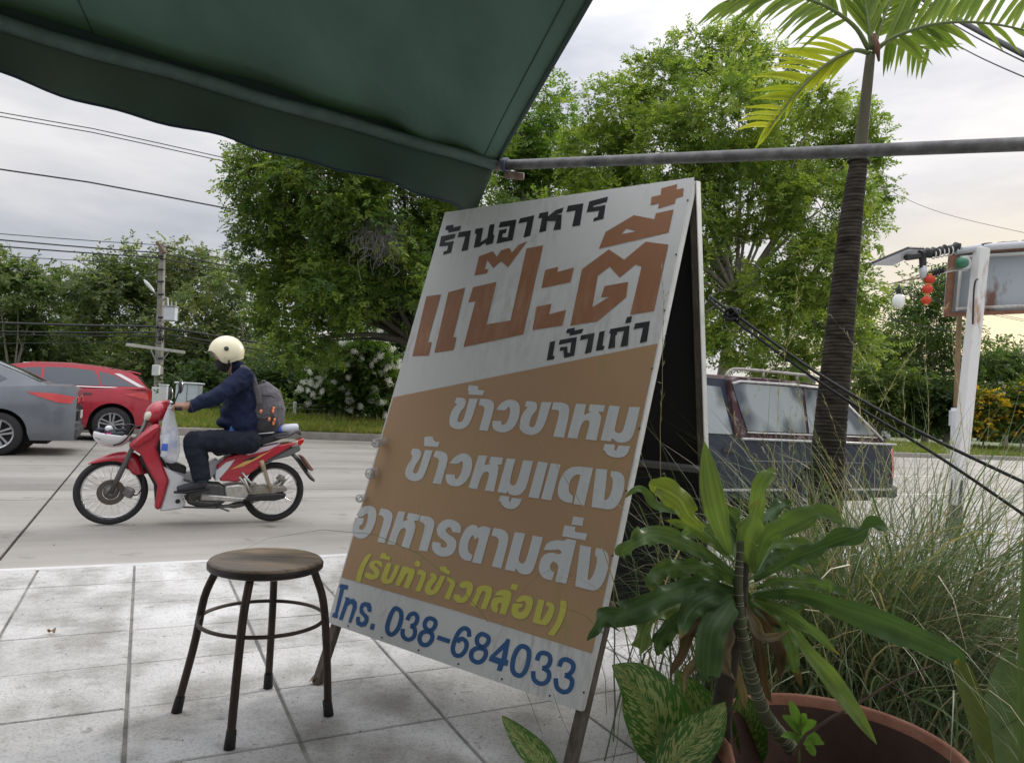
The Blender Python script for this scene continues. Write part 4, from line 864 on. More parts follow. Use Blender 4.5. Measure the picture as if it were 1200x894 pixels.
# palm
def palm():
    Y = 2.8; base = gz(958, 500, PAVE); base = at(962, 700, Y); base.z = PAVE
    root = empty('palm_tree', base, 0, 'slender ringed palm tree with a few feathery fronds, growing out of the tall grass', 'palm')
    px = [(964, 690), (966, 600), (973, 500), (984, 390), (996, 270), (1006, 190)]
    P = [base + Vector((0, 0, -.05))] + [at(x, y, Y) for x, y in px]
    c = curve(P, 420); wid = [(0, .085), (.1, .074), (.3, .066), (.55, .059), (.8, .046), (1, .034)]
    m_pt = mat('palm_trunk', (.018, .0155, .013), .95, spec=.12, col2=(.082, .073, .062), var=.1, vscale=14, streak=(1, 1, 3.5), bump=.004, bscale=40)
    q = MB(); rads = []
    g = random.Random(3); ph = 0
    for i in range(len(c)):
        s = i / (len(c) - 1); ph += lerp(.75, 1.25, s) * g.uniform(.7, 1.3); saw = (ph % 6.283) / 6.283
        rads.append(interp(s, wid) * (1 + .035 * (saw - .5) + .010 * g.uniform(-1, 1)))
    q.tube([p - base for p in c], rads, 18); q.build('trunk', m_pt, root, smooth=True)
    nt = m_pt.node_tree; pb = nt.nodes['Principled BSDF']; src = pb.inputs['Base Color'].links[0].from_socket; w = nt.nodes.new('ShaderNodeTexWave'); w.bands_direction = 'Z'
    tco = nt.nodes.new('ShaderNodeTexCoord'); nt.links.new(tco.outputs['Object'], w.inputs['Vector']); w.inputs['Scale'].default_value = 21; w.inputs['Distortion'].default_value = 1.6; w.inputs['Detail'].default_value = 3; w.inputs['Detail Scale'].default_value = .8
    r = nt.nodes.new('ShaderNodeValToRGB'); nt.links.new(w.outputs['Fac'], r.inputs[0]); r.color_ramp.elements[0].position = .80; r.color_ramp.elements[0].color = (.65, .65, .65, 1); r.color_ramp.elements[1].position = .97; r.color_ramp.elements[1].color = (1.5, 1.47, 1.4, 1)
    x = nt.nodes.new('ShaderNodeMix'); x.data_type = 'RGBA'; x.blend_type = 'MULTIPLY'; x.inputs[0].default_value = 1; nt.links.new(src, x.inputs[6]); nt.links.new(r.outputs[0], x.inputs[7]); nt.links.new(x.outputs[2], pb.inputs['Base Color'])
    top = at(1020, 66, Y)
    c2 = curve([c[-1], at(1012, 140, Y), top], 12); q = MB(); q.tube([p - base for p in c2], [.033, .030, .0275, .0255, .024, .023, .022, .0215, .021, .0205, .020, .019, .018], 14)
    q.build('crownshaft', mat('crownshaft', (.105, .09, .06), .6, spec=.2, col2=(.07, .075, .045), var=.1, vscale=6, streak=(8, 8, 1)), root, smooth=True)
    q = MB(); q.ring(c[-1] - base, c2[1] - c2[0], .037, .005, 20, 6); q.build('leaf_scar', m_pt, root, smooth=True)
    b_ = MB(); b_.tube([at(1030, 72, Y - .04) - base, at(1028, 55, Y - .03) - base, at(1024, 40, Y - .02) - base], [.004, .012, .006], 8); b_.build('dry_spathe', mat('dry_spathe', (.13, .05, .03), .8), root, smooth=True)
    def frond(pts, nleaf, dl, dr, ll, col1, col2, seed, s0=.15, gap=.06):
        """dl / dr: image-plane leaflet directions (x right, y down, depth) left/right as functions of s"""
        g = random.Random(seed); C_ = curve([at(x, y, Y + z) for x, y, z in pts], 24)
        q = MB(); q.tube([p - base for p in C_], [lerp(.010, .0025, i / 24) for i in range(25)], 8)
        fr = q.build('frond', mat('rachis', (.13, .17, .05), .5), root, smooth=True)
        for k in range(nleaf):
            s = s0 + (1 - s0) * (k + .5) / nleaf; i = min(23, int(s * 24)); p = C_[i].lerp(C_[i + 1], s * 24 - i)
            for side, df in ((0, dl), (1, dr)):
                if df is None or g.random() < (gap if side else .06): continue
                dx, dy, dz = df(s); D = (_r * dx - _u * dy + _f * dz).normalized(); D = (D + Vector((g.gauss(0, .07), g.gauss(0, .07), g.gauss(0, .07)))).normalized()
                L_ = ll(s) * g.uniform(.82, 1.12) * (.68 if side else 1); tip = p + D * L_ + UP * (-.06 * L_ * g.uniform(.0, 1.8)); mid = p + D * L_ * .5 + UP * .03 * L_
                mm_ = g.random(); cc = tuple(lerp(a, b2, mm_) for a, b2 in zip(col1, col2))
                V_, F_, U_ = blade([p, mid, tip], (.0190 * g.uniform(.8, 1.2)), prof=lambda t: min(1, .45 + t * 3) * (1 - max(0, (t - .35) / .65) ** 1.6) + .03, n=7, m=3, fold=.45, twist=(g.uniform(-.5, .5), g.uniform(-.8, .8)), seed=k, origin=base)
                leaf_obj('leaflet', (V_, F_, U_), m_blade, fr, lambda u, v, cc=cc: tuple(x * (1.1 if abs(v) > .5 else .85) for x in cc))
    yg1, yg2 = (.36, .46, .04), (.66, .68, .06); gr1, gr2 = (.17, .27, .05), (.30, .40, .08)
    frond([(1020, 63, 0), (998, 60, 0), (964, 79, -.02), (931, 112, -.05), (902, 150, -.05)], 19, lambda s: (-1, -.30 + .42 * s, -.1), lambda s: (-.75 + .2 * s, .75, .1), lambda s: .27 * (1 - .6 * abs(s - .3)), yg1, yg2, 1, .2)
    frond([(1018, 58, 0), (1000, 30, -.05), (962, 5, -.1), (915, -5, -.12), (850, 2, -.15)], 22, lambda s: (-.75, .55, -.1), lambda s: (-.3, -1, .1), lambda s: .27 * (1 - .4 * s), gr1, gr2, 2, .3)
    frond([(1022, 58, 0), (1016, 20, 0), (1012, -30, .05), (1014, -110, .1)], 22, lambda s: (-.55, -.8, 0), lambda s: (.45, -.9, 0), lambda s: .26, gr1, gr2, 3, .12)
    frond([(1024, 58, 0), (1036, 20, .05), (1062, -30, .12), (1110, -90, .2)], 22, lambda s: (-.25, -1, 0), lambda s: (.8, -.35, 0), lambda s: .3, gr1, gr2, 4, .12)
    frond([(1024, 60, 0), (1052, 42, -.05), (1100, 28, -.12), (1160, 28, -.2), (1240, 45, -.25)], 30, lambda s: (.42 + .3 * s, -.95, -.05), lambda s: (.8, .5, .1), lambda s: .30 * (1 - .35 * s), gr1, gr2, 5, .12, .55)
    frond([(1024, 62, 0), (1040, 50, .1), (1062, 48, .25), (1090, 60, .4)], 9, lambda s: (.95, -.1, .2), lambda s: (-.1, 1, .1), lambda s: .2, gr1, gr2, 6, .3)
palm()

# ------------------------------------------------------------ broken terracotta pot with its dracaena
POT = Vector((.655, 1.37, .0)); POTR = .222
def pot():
    zr = .575; o = empty('terracotta_pot', (POT.x, POT.y, PAVE), 0, 'big broken terracotta pot with a bitten rim in the lower right corner', 'pot')
    m_terr = mat('terracotta', (.17, .068, .043), .9, spec=.15, col2=(.30, .155, .11), var=.1, vscale=9, detail=10, bump=.002, bscale=60)
    prof = [(.130, 0), (.150, .03), (.185, .18), (.208, .32), (.214, zr - PAVE - .05), (POTR, zr - PAVE - .045), (POTR + .006, zr - PAVE - .03), (POTR + .004, zr - PAVE - .003), (POTR - .002, zr - PAVE), (POTR - .008, zr - PAVE - .005), (.200, .33), (.178, .18)]
    q = MB(); seg = 72; V = []; F = []; n = len(prof)
    for i in range(seg):
        a = 2 * math.pi * i / seg; dip = 0
        # broken bite on the near-left side
        da = (math.degrees(a) - 232 + 540) % 360 - 180
        if abs(da) < 42: dip = .075 * (1 - (abs(da) / 42) ** 3) * (1 + .25 * math.sin(a * 23) + .15 * math.sin(a * 41))
        for r_, z_ in prof:
            hz = zr - PAVE; f_ = max(0, (z_ - (hz - .16)) / .16); V.append((r_ * math.cos(a) * 1.0, r_ * math.sin(a), z_ - dip * f_))
    for i in range(seg):
        i2 = (i + 1) % seg
        for k in range(n - 1): F.append((i * n + k, i2 * n + k, i2 * n + k + 1, i * n + k + 1))
    q.add(V, F); q.build('body', m_terr, o, smooth=True)
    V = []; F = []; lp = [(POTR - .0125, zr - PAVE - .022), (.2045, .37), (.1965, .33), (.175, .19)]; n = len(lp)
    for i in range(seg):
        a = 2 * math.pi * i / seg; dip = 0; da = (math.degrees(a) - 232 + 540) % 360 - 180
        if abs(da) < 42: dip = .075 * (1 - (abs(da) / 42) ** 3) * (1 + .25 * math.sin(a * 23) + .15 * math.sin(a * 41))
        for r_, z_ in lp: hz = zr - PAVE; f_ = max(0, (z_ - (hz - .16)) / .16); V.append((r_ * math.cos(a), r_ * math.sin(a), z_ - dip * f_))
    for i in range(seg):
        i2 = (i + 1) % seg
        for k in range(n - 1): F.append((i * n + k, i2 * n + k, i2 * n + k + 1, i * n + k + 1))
    q = MB(); q.add(V, F); q.build('dark_lining', mat('lining_brown', (.040, .025, .019), .85, col2=(.10, .05, .035), var=.4, vscale=9), o, smooth=True)  # thin dark brown layer just inside the pot wall
    q = MB(); q.lathe((0, 0, .21), (0, 0, 1), [(.186, 0), (.12, .012), (.05, .02), (0, .016)], 40); q.build('soil', m_soil, o, smooth=True)
pot()
def dracaena():
    Y = 1.36; base = Vector((.52, 1.33, PAVE + .35)); o = empty('dracaena_plant', base, 0, 'broad-leaved dracaena with wavy green leaves and two bare stems in front of the sign edge', 'plant')
    ZZ = lambda x, y: (680 + x / 2.3077, 520 + y / 2.3077)
    def P3(lst): return [at(*ZZ(a[0], a[1]), Y + (a[2] if len(a) > 2 else 0)) for a in lst]
    m_st = mat('ringed_stem', (.10, .11, .06), .8, spec=.2, col2=(.06, .065, .04), var=.1, vscale=30)
    c = curve(P3([(570, 822, 0), (500, 730, -.03), (462, 620, -.05), (440, 520, -.06), (428, 400, -.06), (434, 262, -.05)]), 90)
    q = MB(); q.tube([p - base for p in c], [lerp(.0135, .0065, i / 90) * (1.08 if i % 4 == 0 else 1) for i in range(91)], 10); q.build('stem', m_st, o, smooth=True)
    for i in sorted(random.sample(range(2, 89), 27)):
        q = MB(); q.ring(c[i] - base, c[i + 1] - c[i], lerp(.0135, .0065, i / 90) * 1.03, .0009, 12, 4); q.build('stem_ring', mat('stem_ring', (.24, .23, .16), .8), o, smooth=True)
    c = curve(P3([(375, 1010, .05), (378, 860, .04), (385, 700, .03), (410, 560, .02), (430, 420, 0), (440, 300, .0)]), 40)
    q = MB(); q.tube([p - base for p in c], [lerp(.024, .012, i / 40) * (1 + .06 * math.sin(i * 2.2)) for i in range(41)], 10); q.build('stem', mat('dark_stem', (.05, .04, .03), .95, var=.4, vscale=30, bump=.003, bscale=50), o, smooth=True)
    px = 1 / 2.3077 * Y / FPX
    G1, G2, GD, YG = (.11, .180, .060), (.165, .245, .070), (.065, .120, .045), (.24, .31, .055)
    dk = ((.16, .10, .05), (.11, .065, .035))
    LV = [([(405, 300), (385, 220, -.02), (350, 120, -.03), (335, -8, -.02)], 78, G2, .1, .05, 6), ([(335, 228, -.02), (300, 190, -.05), (262, 145, -.07), (206, 116, -.08)], 78, YG, .0, .12, 8),
          ([(400, 300), (300, 190, .03), (215, 158, .02), (165, 125, -.02), (118, 148, -.03)], 32, G1, .6, .1, 9), ([(420, 350), (340, 310, -.03), (270, 265, -.06), (190, 248, -.08), (150, 255, -.1), (116, 288, -.1)], 62, G1, .4, .18, 12),
          ([(415, 320), (350, 265, .02), (290, 225, .02), (228, 206, .02)], 46, G2, .5, .1, 10), ([(420, 380), (350, 345, .0), (280, 335, -.03), (215, 335, -.05), (193, 378, -.06)], 58, G1, .3, .2, 12),
          ([(425, 400), (330, 385, -.04), (230, 410, -.10), (120, 455, -.16), (60, 480, -.18), (18, 532, -.2)], 74, GD, .5, .22, 13), ([(420, 415), (330, 420, -.03), (240, 440, -.08), (180, 490, -.12), (165, 548, -.13)], 62, G2, .4, .15, 9),
          ([(425, 420), (350, 420, -.08), (300, 450, -.12), (270, 528, -.14)], 70, GD, .3, .12, 8), ([(430, 405, -.03), (400, 440, -.10), (360, 510, -.14), (345, 615, -.13)], 84, GD, .25, .12, 7),
          ([(462, 350), (455, 280, -.04), (462, 210, -.06), (482, 148, -.06)], 82, G2, .1, .10, 8), ([(475, 330), (480, 220, .03), (485, 140, .03), (515, 76, .03)], 56, G2, .3, .1, 8),
          ([(470, 350), (510, 260, -.02), (580, 215, -.05), (650, 180, -.08), (722, 218, -.10)], 72, G1, .5, .12, 9), ([(470, 355), (520, 280, .06), (570, 262, .08), (622, 277, .08)], 42, G1, .5, .1, 9),
          ([(470, 370), (560, 315, -.03), (650, 290, -.06), (740, 240, -.1), (800, 226, -.12), (862, 254, -.14)], 56, GD, .6, .15, 11), ([(475, 390), (540, 372, 0), (620, 378, .02), (672, 384, .02)], 44, G1, .5, .15, 11),
          ([(470, 420), (540, 440, -.06), (610, 500, -.1), (705, 572, -.12)], 54, G1, .5, .08, 8), ([(470, 410), (590, 412, -.05), (700, 448, -.1), (820, 490, -.15), (920, 530, -.17), (1015, 572, -.18)], 78, GD, .55, .08, 8),
          ([(560, 470, -.05), (620, 560, -.10), (680, 640, -.12), (740, 720, -.13), (802, 812, -.13)], 56, G2, .7, .06, 6), ([(480, 400), (560, 400, .05), (640, 385, .12), (700, 400, .15)], 44, GD, .5, .15, 9),
          ([(445, 380), (500, 340, .1), (560, 330, .16), (620, 345, .2)], 48, G1, .4, .15, 9), ([(430, 350), (400, 250, .08), (330, 230, .14), (280, 250, .16)], 52, G1, .4, .12, 9),
          ([(440, 420), (420, 440, .1), (330, 400, .16), (240, 330, .18)], 50, GD, .4, .15, 9), ([(450, 400), (470, 440, .06), (520, 460, .1), (590, 440, .14)], 50, GD, .4, .15, 9),
          ([(455, 350), (430, 300, .05), (410, 250, .08), (390, 180, .1)], 60, G1, .3, .1, 7), ([(440, 410), (380, 400, .02), (310, 420, .0), (262, 400, -.03)], 50, G1, .4, .18, 12), ([(435, 380, .02), (380, 350, .05), (330, 360, .08), (250, 400, .08)], 60, GD, .4, .16, 12), ([(450, 330, .02), (440, 240, .06), (400, 180, .1), (375, 200, .12)], 56, G1, .4, .16, 12), ([(470, 360, .02), (530, 300, .08), (600, 300, .12), (660, 330, .14)], 56, GD, .4, .16, 12), ([(460, 420, .0), (520, 470, .02), (560, 530, .02), (575, 600, .0)], 52, G1, .4, .16, 12), ([(455, 300, .03), (490, 210, .08), (540, 160, .12), (560, 170, .14)], 50, GD, .4, .16, 12), ([(430, 430, .0), (340, 440, -.02), (250, 500, -.02), (215, 545, -.02)], 60, GD, .4, .16, 12)]
    gj = random.Random(31)
    for k, (pp, w, col, fold, wave, wf) in enumerate(LV):
        pp = [pp[0]] + [(a[0] + gj.uniform(-9, 9), a[1] + gj.uniform(-9, 9), (a[2] if len(a) > 2 else 0) + gj.uniform(-.015, .015)) for a in pp[1:-1]] + [pp[-1]]
        if k % 2: pp.append((pp[-1][0] + gj.uniform(-8, 8), pp[-1][1] + gj.uniform(14, 26), (pp[-1][2] if len(pp[-1]) > 2 else 0) + .012))
        def colf(u, v, col=col, k=k):
            s = 1 + .16 * math.sin(v * 14 + k) + .10 * math.sin(u * 7 + k); mid = 1.3 if abs(v) < .1 else 1
            y = min(1, max(0, (u - .88) * 7)) if k % 3 else 0
            e = .0
            return tuple(c_ * s * mid * (1 - y) + y * d_ for c_, d_ in zip(col, (.3, .22, .05)))
        leaf_obj('leaf', blade(P3(pp), w * px * .78, prof=strap_prof, n=40, m=11, fold=fold * .7, wave=wave * 2.6, wfreq=wf * 2.3, twist=(random.uniform(-.3, .3), random.uniform(-.9, .9)), seed=k, origin=base), m_blade, o, colf)
    dead = [([(450, 440), (500, 500, -.02), (545, 570, 0), (540, 650, .02)], 34), ([(400, 440), (395, 520, -.06), (390, 570, -.07), (420, 640, -.07)], 44), ([(420, 440), (310, 490, -.04), (285, 560, -.06), (243, 635, -.06)], 32),
            ([(425, 450), (340, 560, -.03), (295, 620, -.04), (280, 675, -.04)], 24), ([(470, 440), (530, 500, .03), (580, 590, .05), (602, 660, .06)], 34), ([(440, 430), (470, 480, -.04), (500, 520, -.05), (570, 500, -.05)], 28), ([(445, 440), (480, 540, .02), (500, 640, .03), (520, 700, .03)], 30), ([(415, 450), (405, 560, .05), (440, 660, .06), (450, 720, .06)], 30)]
    for k, (pp, w) in enumerate(dead):
        leaf_obj('dead_leaf', blade(P3(pp), w * px, prof=strap_prof, n=16, m=5, fold=1.0, wave=.3, wfreq=14, twist=(.6, -.9), seed=k + 50, origin=base), m_blade, o, lambda u, v, k=k: tuple(a * (1 + .3 * math.sin(v * 7 + u * 5)) for a in ((.22, .175, .13) if k % 2 else (.11, .075, .055))))
dracaena()
# seedling and twig in the pot
def seedling():
    Y = 1.30; b0 = at(938, 885, Y); o = empty('seedling', b0, 0, 'small bright green seedling sprouting inside the broken pot', 'plant')
    q = MB(); q.tube([Vector((0, 0, -.03)), at(936, 865, Y) - b0, at(938, 845, Y) - b0], .002, 6); q.build('stem', mat('green_stem', (.12, .2, .05), .6), o, smooth=True)
    for k, (bx, by, tx, ty, w) in enumerate([(938, 860, 917, 838, 10), (938, 858, 925, 820, 11), (940, 860, 957, 845, 11), (938, 864, 962, 866, 10), (942, 872, 966, 871, 9), (938, 868, 915, 862, 8), (944, 876, 955, 885, 10), (940, 850, 945, 836, 8)]):
        a, b_ = at(bx, by, Y), at(tx, ty, Y - .02 * (k % 3)); leaf_obj('leaf', blade([a, a.lerp(b_, .5) + UP * .006, b_], w * Y / FPX, n=8, m=3, fold=.3, seed=k, origin=b0), m_blade, o, lambda u, v: (.14, .27, .05))
    t0 = at(930, 884, 1.28); t = empty('dry_twig', t0, 0, 'thin dry twig slanting up out of the pot', 'twig')
    q = MB(); q.tube([at(x, y, 1.28 - k * .01) - t0 for k, (x, y) in enumerate([(930, 884), (945, 860), (975, 840), (1010, 822), (1040, 802), (1070, 788), (1092, 780)])], [.0035, .003, .0026, .0022, .0018, .0014, .001], 6); q.tube([at(1040, 802, 1.24) - t0, at(1062, 812, 1.23) - t0, at(1075, 830, 1.22) - t0], [.0014, .0012, .0008], 5); q.build('stick', mat('twig', (.10, .06, .045), .9), t, smooth=True)
seedling()
# variegated dieffenbachia leaves
def variegated():
    m = mat('variegated_leaf', (.045, .12, .02), .38, translucent=.2); nt = m.node_tree; N = nt.nodes.new; L = nt.links.new; p = nt.nodes['Principled BSDF']
    at_ = N('ShaderNodeAttribute'); at_.attribute_name = 'tint'; sp = N('ShaderNodeSeparateColor'); L(at_.outputs['Color'], sp.inputs[0])
    cb = N('ShaderNodeCombineXYZ'); L(sp.outputs[0], cb.inputs[0]); L(sp.outputs[1], cb.inputs[1])
    mp = N('ShaderNodeMapping'); mp.inputs['Scale'].default_value = (17, 3.2, 1); mp.inputs['Rotation'].default_value = (0, 0, 0); L(cb.outputs[0], mp.inputs[0])
    n = N('ShaderNodeTexNoise'); n.inputs['Scale'].default_value = 1.7; n.inputs['Detail'].default_value = 4; n.inputs['Roughness'].default_value = .55; L(mp.outputs[0], n.inputs['Vector'])
    ad = N('ShaderNodeMath'); ad.operation = 'MULTIPLY_ADD'; L(sp.outputs[2], ad.inputs[0]); ad.inputs[1].default_value = -.17; L(n.outputs['Fac'], ad.inputs[2])
    r = N('ShaderNodeValToRGB'); L(ad.outputs[0], r.inputs[0]); r.color_ramp.elements[0].position = .455; r.color_ramp.elements[0].color = (.055, .16, .022, 1); r.color_ramp.elements[1].position = .48; r.color_ramp.elements[1].color = (.42, .47, .17, 1)
    L(r.outputs[0], p.inputs['Base Color'])
    b0 = at(800, 960, 1.5); b0.z = PAVE; o = empty('dieffenbachia_plant', b0, 0, 'dieffenbachia with big speckled cream and green leaves at the foot of the signboard', 'plant')
    prof = lambda s: math.sin(math.pi * min(1, (s * .97 + .03)) ** .8) ** .75 * (1 - .15 * s) + .01
    for k, (pts, w, Y) in enumerate([([(792, 905), (775, 850), (748, 805), (717, 779)], 78, 1.45), ([(846, 915), (832, 860), (810, 820), (792, 785)], 64, 1.55), ([(770, 925), (800, 885), (830, 850), (850, 822)], 55, 1.4), ([(858, 905), (868, 870), (872, 840), (868, 810)], 60, 1.6), ([(800, 930), (815, 880), (822, 840), (818, 800)], 60, 1.62)]):
        P = [at(x, y, Y - i * .03) for i, (x, y) in enumerate(pts)]
        leaf_obj('leaf', blade(P, w * Y / FPX, prof=prof, n=22, m=9, fold=.28, wave=.05, twist=(.1, -.15), seed=k, origin=b0), m, o, lambda u, v, k=k: (u - .42 * abs(v) + k * 1.7, abs(v) + (3 if v < 0 else 0), abs(abs(v) - .25)))
        q = MB(); q.tube(curve([Vector((random.uniform(-.03, .03), 0, 0)), (P[0] - b0) * .6, P[0] - b0], 6), .006, 6); q.build('stalk', mat('green_stem', (.12, .2, .05)), o, smooth=True)
    b1 = at(665, 980, 1.35); b1.z = PAVE; o2 = empty('dieffenbachia_plant', b1, 0, 'single narrow speckled leaf poking up left of the front sign leg', 'plant')
    P = [at(x, y, 1.35) for x, y in [(652, 912), (632, 888), (608, 862), (588, 838)]]
    leaf_obj('leaf', blade(P, 32 * 1.35 / FPX, prof=prof, n=20, m=9, fold=.3, wave=.03, seed=3, origin=b1), m, o2, lambda u, v: (u - .42 * abs(v) + 5, abs(v) + (3 if v < 0 else 0), abs(abs(v) - .25)))
    q = MB(); q.tube([Vector((0, 0, 0)), P[0] - b1], .005, 6); q.build('stalk', mat('green_stem', (.12, .2, .05)), o2, smooth=True)
variegated()
# strap leaves at the right edge
def straps():
    for k, (pts, w, Y, col, lb) in enumerate([([(1165, 960), (1150, 860), (1130, 790), (1118, 765)], 22, 1.7, (.13, .17, .05), 'long olive strap leaf rising behind the pot rim'), ([(1197, 960), (1196, 820), (1199, 700), (1200, 640)], 7, 1.5, (.10, .16, .06), 'narrow upright green blade at the right edge'), ([(1185, 960), (1178, 880), (1176, 820), (1184, 750)], 40, 1.9, (.16, .24, .10), 'pale green broad leaf low at the right edge')]):
        P = [at(x, y, Y) for x, y in pts]; b0 = P[0].copy(); o = empty('strap_leaf_plant', b0, 0, lb, 'plant')
        leaf_obj('leaf', blade(P, w * Y / FPX, prof=lambda s: (.6 + .4 * s * 2 if s < .5 else 1) * (1 - max(0, (s - .5) * 2) ** 2) + .02, n=18, m=5, fold=.4, seed=k, origin=b0), m_blade, o, lambda u, v, col=col: tuple(c * (1 + .2 * math.sin(v * 12)) for c in col))
straps()

# ------------------------------------------------------------ fountain grass
m_grassb = mat('grass_blade', (.95, .95, .95), .5, attr='tint', col2=(1, 1, 1), var=.04, vscale=9, translucent=.3)
def grass_clump(c, nb, nstalk, hmean, label, seed, lean=(0, 0), width=.0042, spread=.16):
    g = np.random.default_rng(seed); c = Vector(c); root = empty('fountain_grass', c, 0, label, 'grass')
    def arcs(n, L_, a0, a1, W_, col, nseg=9, wob=.0):
        az = g.uniform(0, 2 * np.pi, n); P = np.zeros((n, 3)); P[:, 0] = g.normal(size=n) * spread; P[:, 1] = g.normal(size=n) * spread * .7
        hd = np.stack([np.cos(az), np.sin(az), np.zeros(n)], 1) + np.array([lean[0], lean[1], 0]) ; hd = unit(hd)
        side = np.stack([-hd[:, 1], hd[:, 0], np.zeros(n)], 1); side = unit(side + g.normal(size=(n, 3)) * .35)
        pts = [P.copy()]; step = L_ / nseg
        for k in range(nseg):
            s = (k + .5) / nseg; a = a0 + a1 * s ** 1.7
            d = hd * np.sin(a)[:, None] + np.array([0, 0, 1.]) * np.cos(a)[:, None]; P = P + d * step[:, None] + g.normal(size=(n, 3)) * .004; pts.append(P.copy())
        V = np.empty((n, nseg + 1, 2, 3))
        for k in range(nseg + 1):
            w = W_ * (1 - (k / nseg) ** 2.0 * .9) * .5; V[:, k, 0] = pts[k] + side * w[:, None]; V[:, k, 1] = pts[k] - side * w[:, None]
        idx = np.arange(n)[:, None] * (nseg + 1) * 2 + np.arange(nseg)[None, :] * 2
        Q = np.stack([idx, idx + 1, idx + 3, idx + 2], 2).reshape(-1, 4)
        return V.reshape(-1, 3), Q, np.repeat(col, (nseg + 1) * 2, 0), pts
    L_ = hmean * (.45 + .9 * g.random(nb)); a0 = np.abs(g.normal(size=nb)) * .30 + .05; a1 = g.uniform(.5, 2.2, nb)
    mixv = g.random(nb); col = np.outer(1 - mixv, (.075, .125, .055)) + np.outer(mixv, (.15, .20, .105)); st = g.random(nb) < .2; col[st] = (.36, .31, .21); col *= (.75 + .5 * g.random(nb))[:, None]
    V, Q, T, _ = arcs(nb, L_, a0, a1, np.full(nb, width) * (.6 + .8 * g.random(nb) + 1.1 * (g.random(nb) < .15)), col)
    tag(mesh_np('blades', V, Q, m_grassb, root, T), kind='stuff')
    L2 = hmean * (.95 + .6 * g.random(nstalk)); a0 = np.abs(g.normal(size=nstalk)) * .28 + .04; a1 = g.uniform(.1, .75, nstalk)
    col = np.tile(np.array([[.34, .31, .19]]), (nstalk, 1)) * (.7 + .5 * g.random(nstalk))[:, None]
    V, Q, T, pts = arcs(nstalk, L2, a0, a1, np.full(nstalk, .0036), col, 12)
    tag(mesh_np('stalks', V, Q, m_grassb, root, T), kind='stuff')
    # bristly seed heads on the last quarter
    BV, BQ, BT = [], [], []
    for k in range(9, 13):
        for _ in range(6):
            f_ = g.random(nstalk)[:, None]; p = pts[k - 1] * (1 - f_) + pts[k] * f_; t = unit(pts[k] - pts[k - 1]); d = unit(t * 1.0 + g.normal(size=(nstalk, 3)) * .28); s_ = unit(np.cross(d, g.normal(size=(nstalk, 3))))
            v, q_ = leaf_quads(p, d, s_, .030 * (.6 + .6 * g.random(nstalk)), np.full(nstalk, .0026)); BQ.append(q_ + sum(len(x) for x in BV)); BV.append(v); BT.append(np.repeat(col * 1.15, 4, 0))
    tag(mesh_np('seed_heads', np.concatenate(BV), np.concatenate(BQ), m_grassb, root, np.concatenate(BT)), kind='stuff')
def gpt(x, Y): p = at(x, 700, Y); p.z = PAVE; return p
grass_clump(gpt(905, 2.55), 750, 18, .80, 'tall fountain grass tuft just left of the palm trunk, behind the dracaena', 1, lean=(-.25, .1))
grass_clump(gpt(1005, 2.25), 1900, 16, .92, 'dense fountain grass tuft right behind the broken pot', 2, lean=(.15, 0))
grass_clump(gpt(1085, 2.45), 1100, 12, 1.02, 'loose fountain grass tuft arching towards the right edge', 3, lean=(.5, -.1))
grass_clump(gpt(820, 2.2), 60, 7, 1.0, 'sparse dry grass stalks between the signboard and the dracaena', 4, lean=(-.3, .0))

# ------------------------------------------------------------ slack black cables tied to the sign
def cables():
    def cab(pts, r, label, extra=None):
        P = [at(*p) for p in pts]; o = P[0].copy(); e = empty('cable', o, 0, label, 'cable'); q = MB(); q.tube([p - o for p in curve(P, 40)], r, 8); q.build('wire', m_cable, e, smooth=True)
        return e, o
    e, o = cab([(831, 347, 2.50), (845, 357, 2.45), (862, 369, 2.4), (956, 436, 2.25), (1060, 497, 2.12), (1200, 565, 2.0), (1290, 605, 1.95)], .0052, 'upper of two black cables sagging from the signboard to the right edge')
    q = MB(); g = random.Random(8)
    kc = at(860, 367, 2.39)
    for _ in range(9):
        ax = Vector((g.gauss(0, 1), g.gauss(0, 1), g.gauss(0, 1))).normalized(); q.ring(kc - o + Vector((g.uniform(-.012, .012), 0, g.uniform(-.01, .01))), ax, g.uniform(.012, .022), .0035, 18, 6)
    q.build('knot', m_cable, e, smooth=True)
    q = MB()
    for cx, cy, rx, ry, rot in ((866, 325, 26, 14, -.35), (862, 375, 14, 14, 0)):
        ring = []
        for k in range(25):
            a = 2 * math.pi * k / 24; x = rx * math.cos(a); y = ry * math.sin(a); ring.append(at(cx + x * math.cos(rot) - y * math.sin(rot), cy + x * math.sin(rot) + y * math.cos(rot), 2.42 + .02 * math.sin(a)) - o)
        q.tube(ring, .0018, 6)
    q.build('loose_loop', m_cable, e, smooth=True)
    cab([(831, 351, 2.5), (846, 364, 2.44), (864, 378, 2.39), (952, 442, 2.26), (1010, 480, 2.2), (1100, 535, 2.08), (1200, 603, 1.98), (1290, 665, 1.9)], .0048, 'lower of two black cables sagging from the signboard to the right edge')
cables()

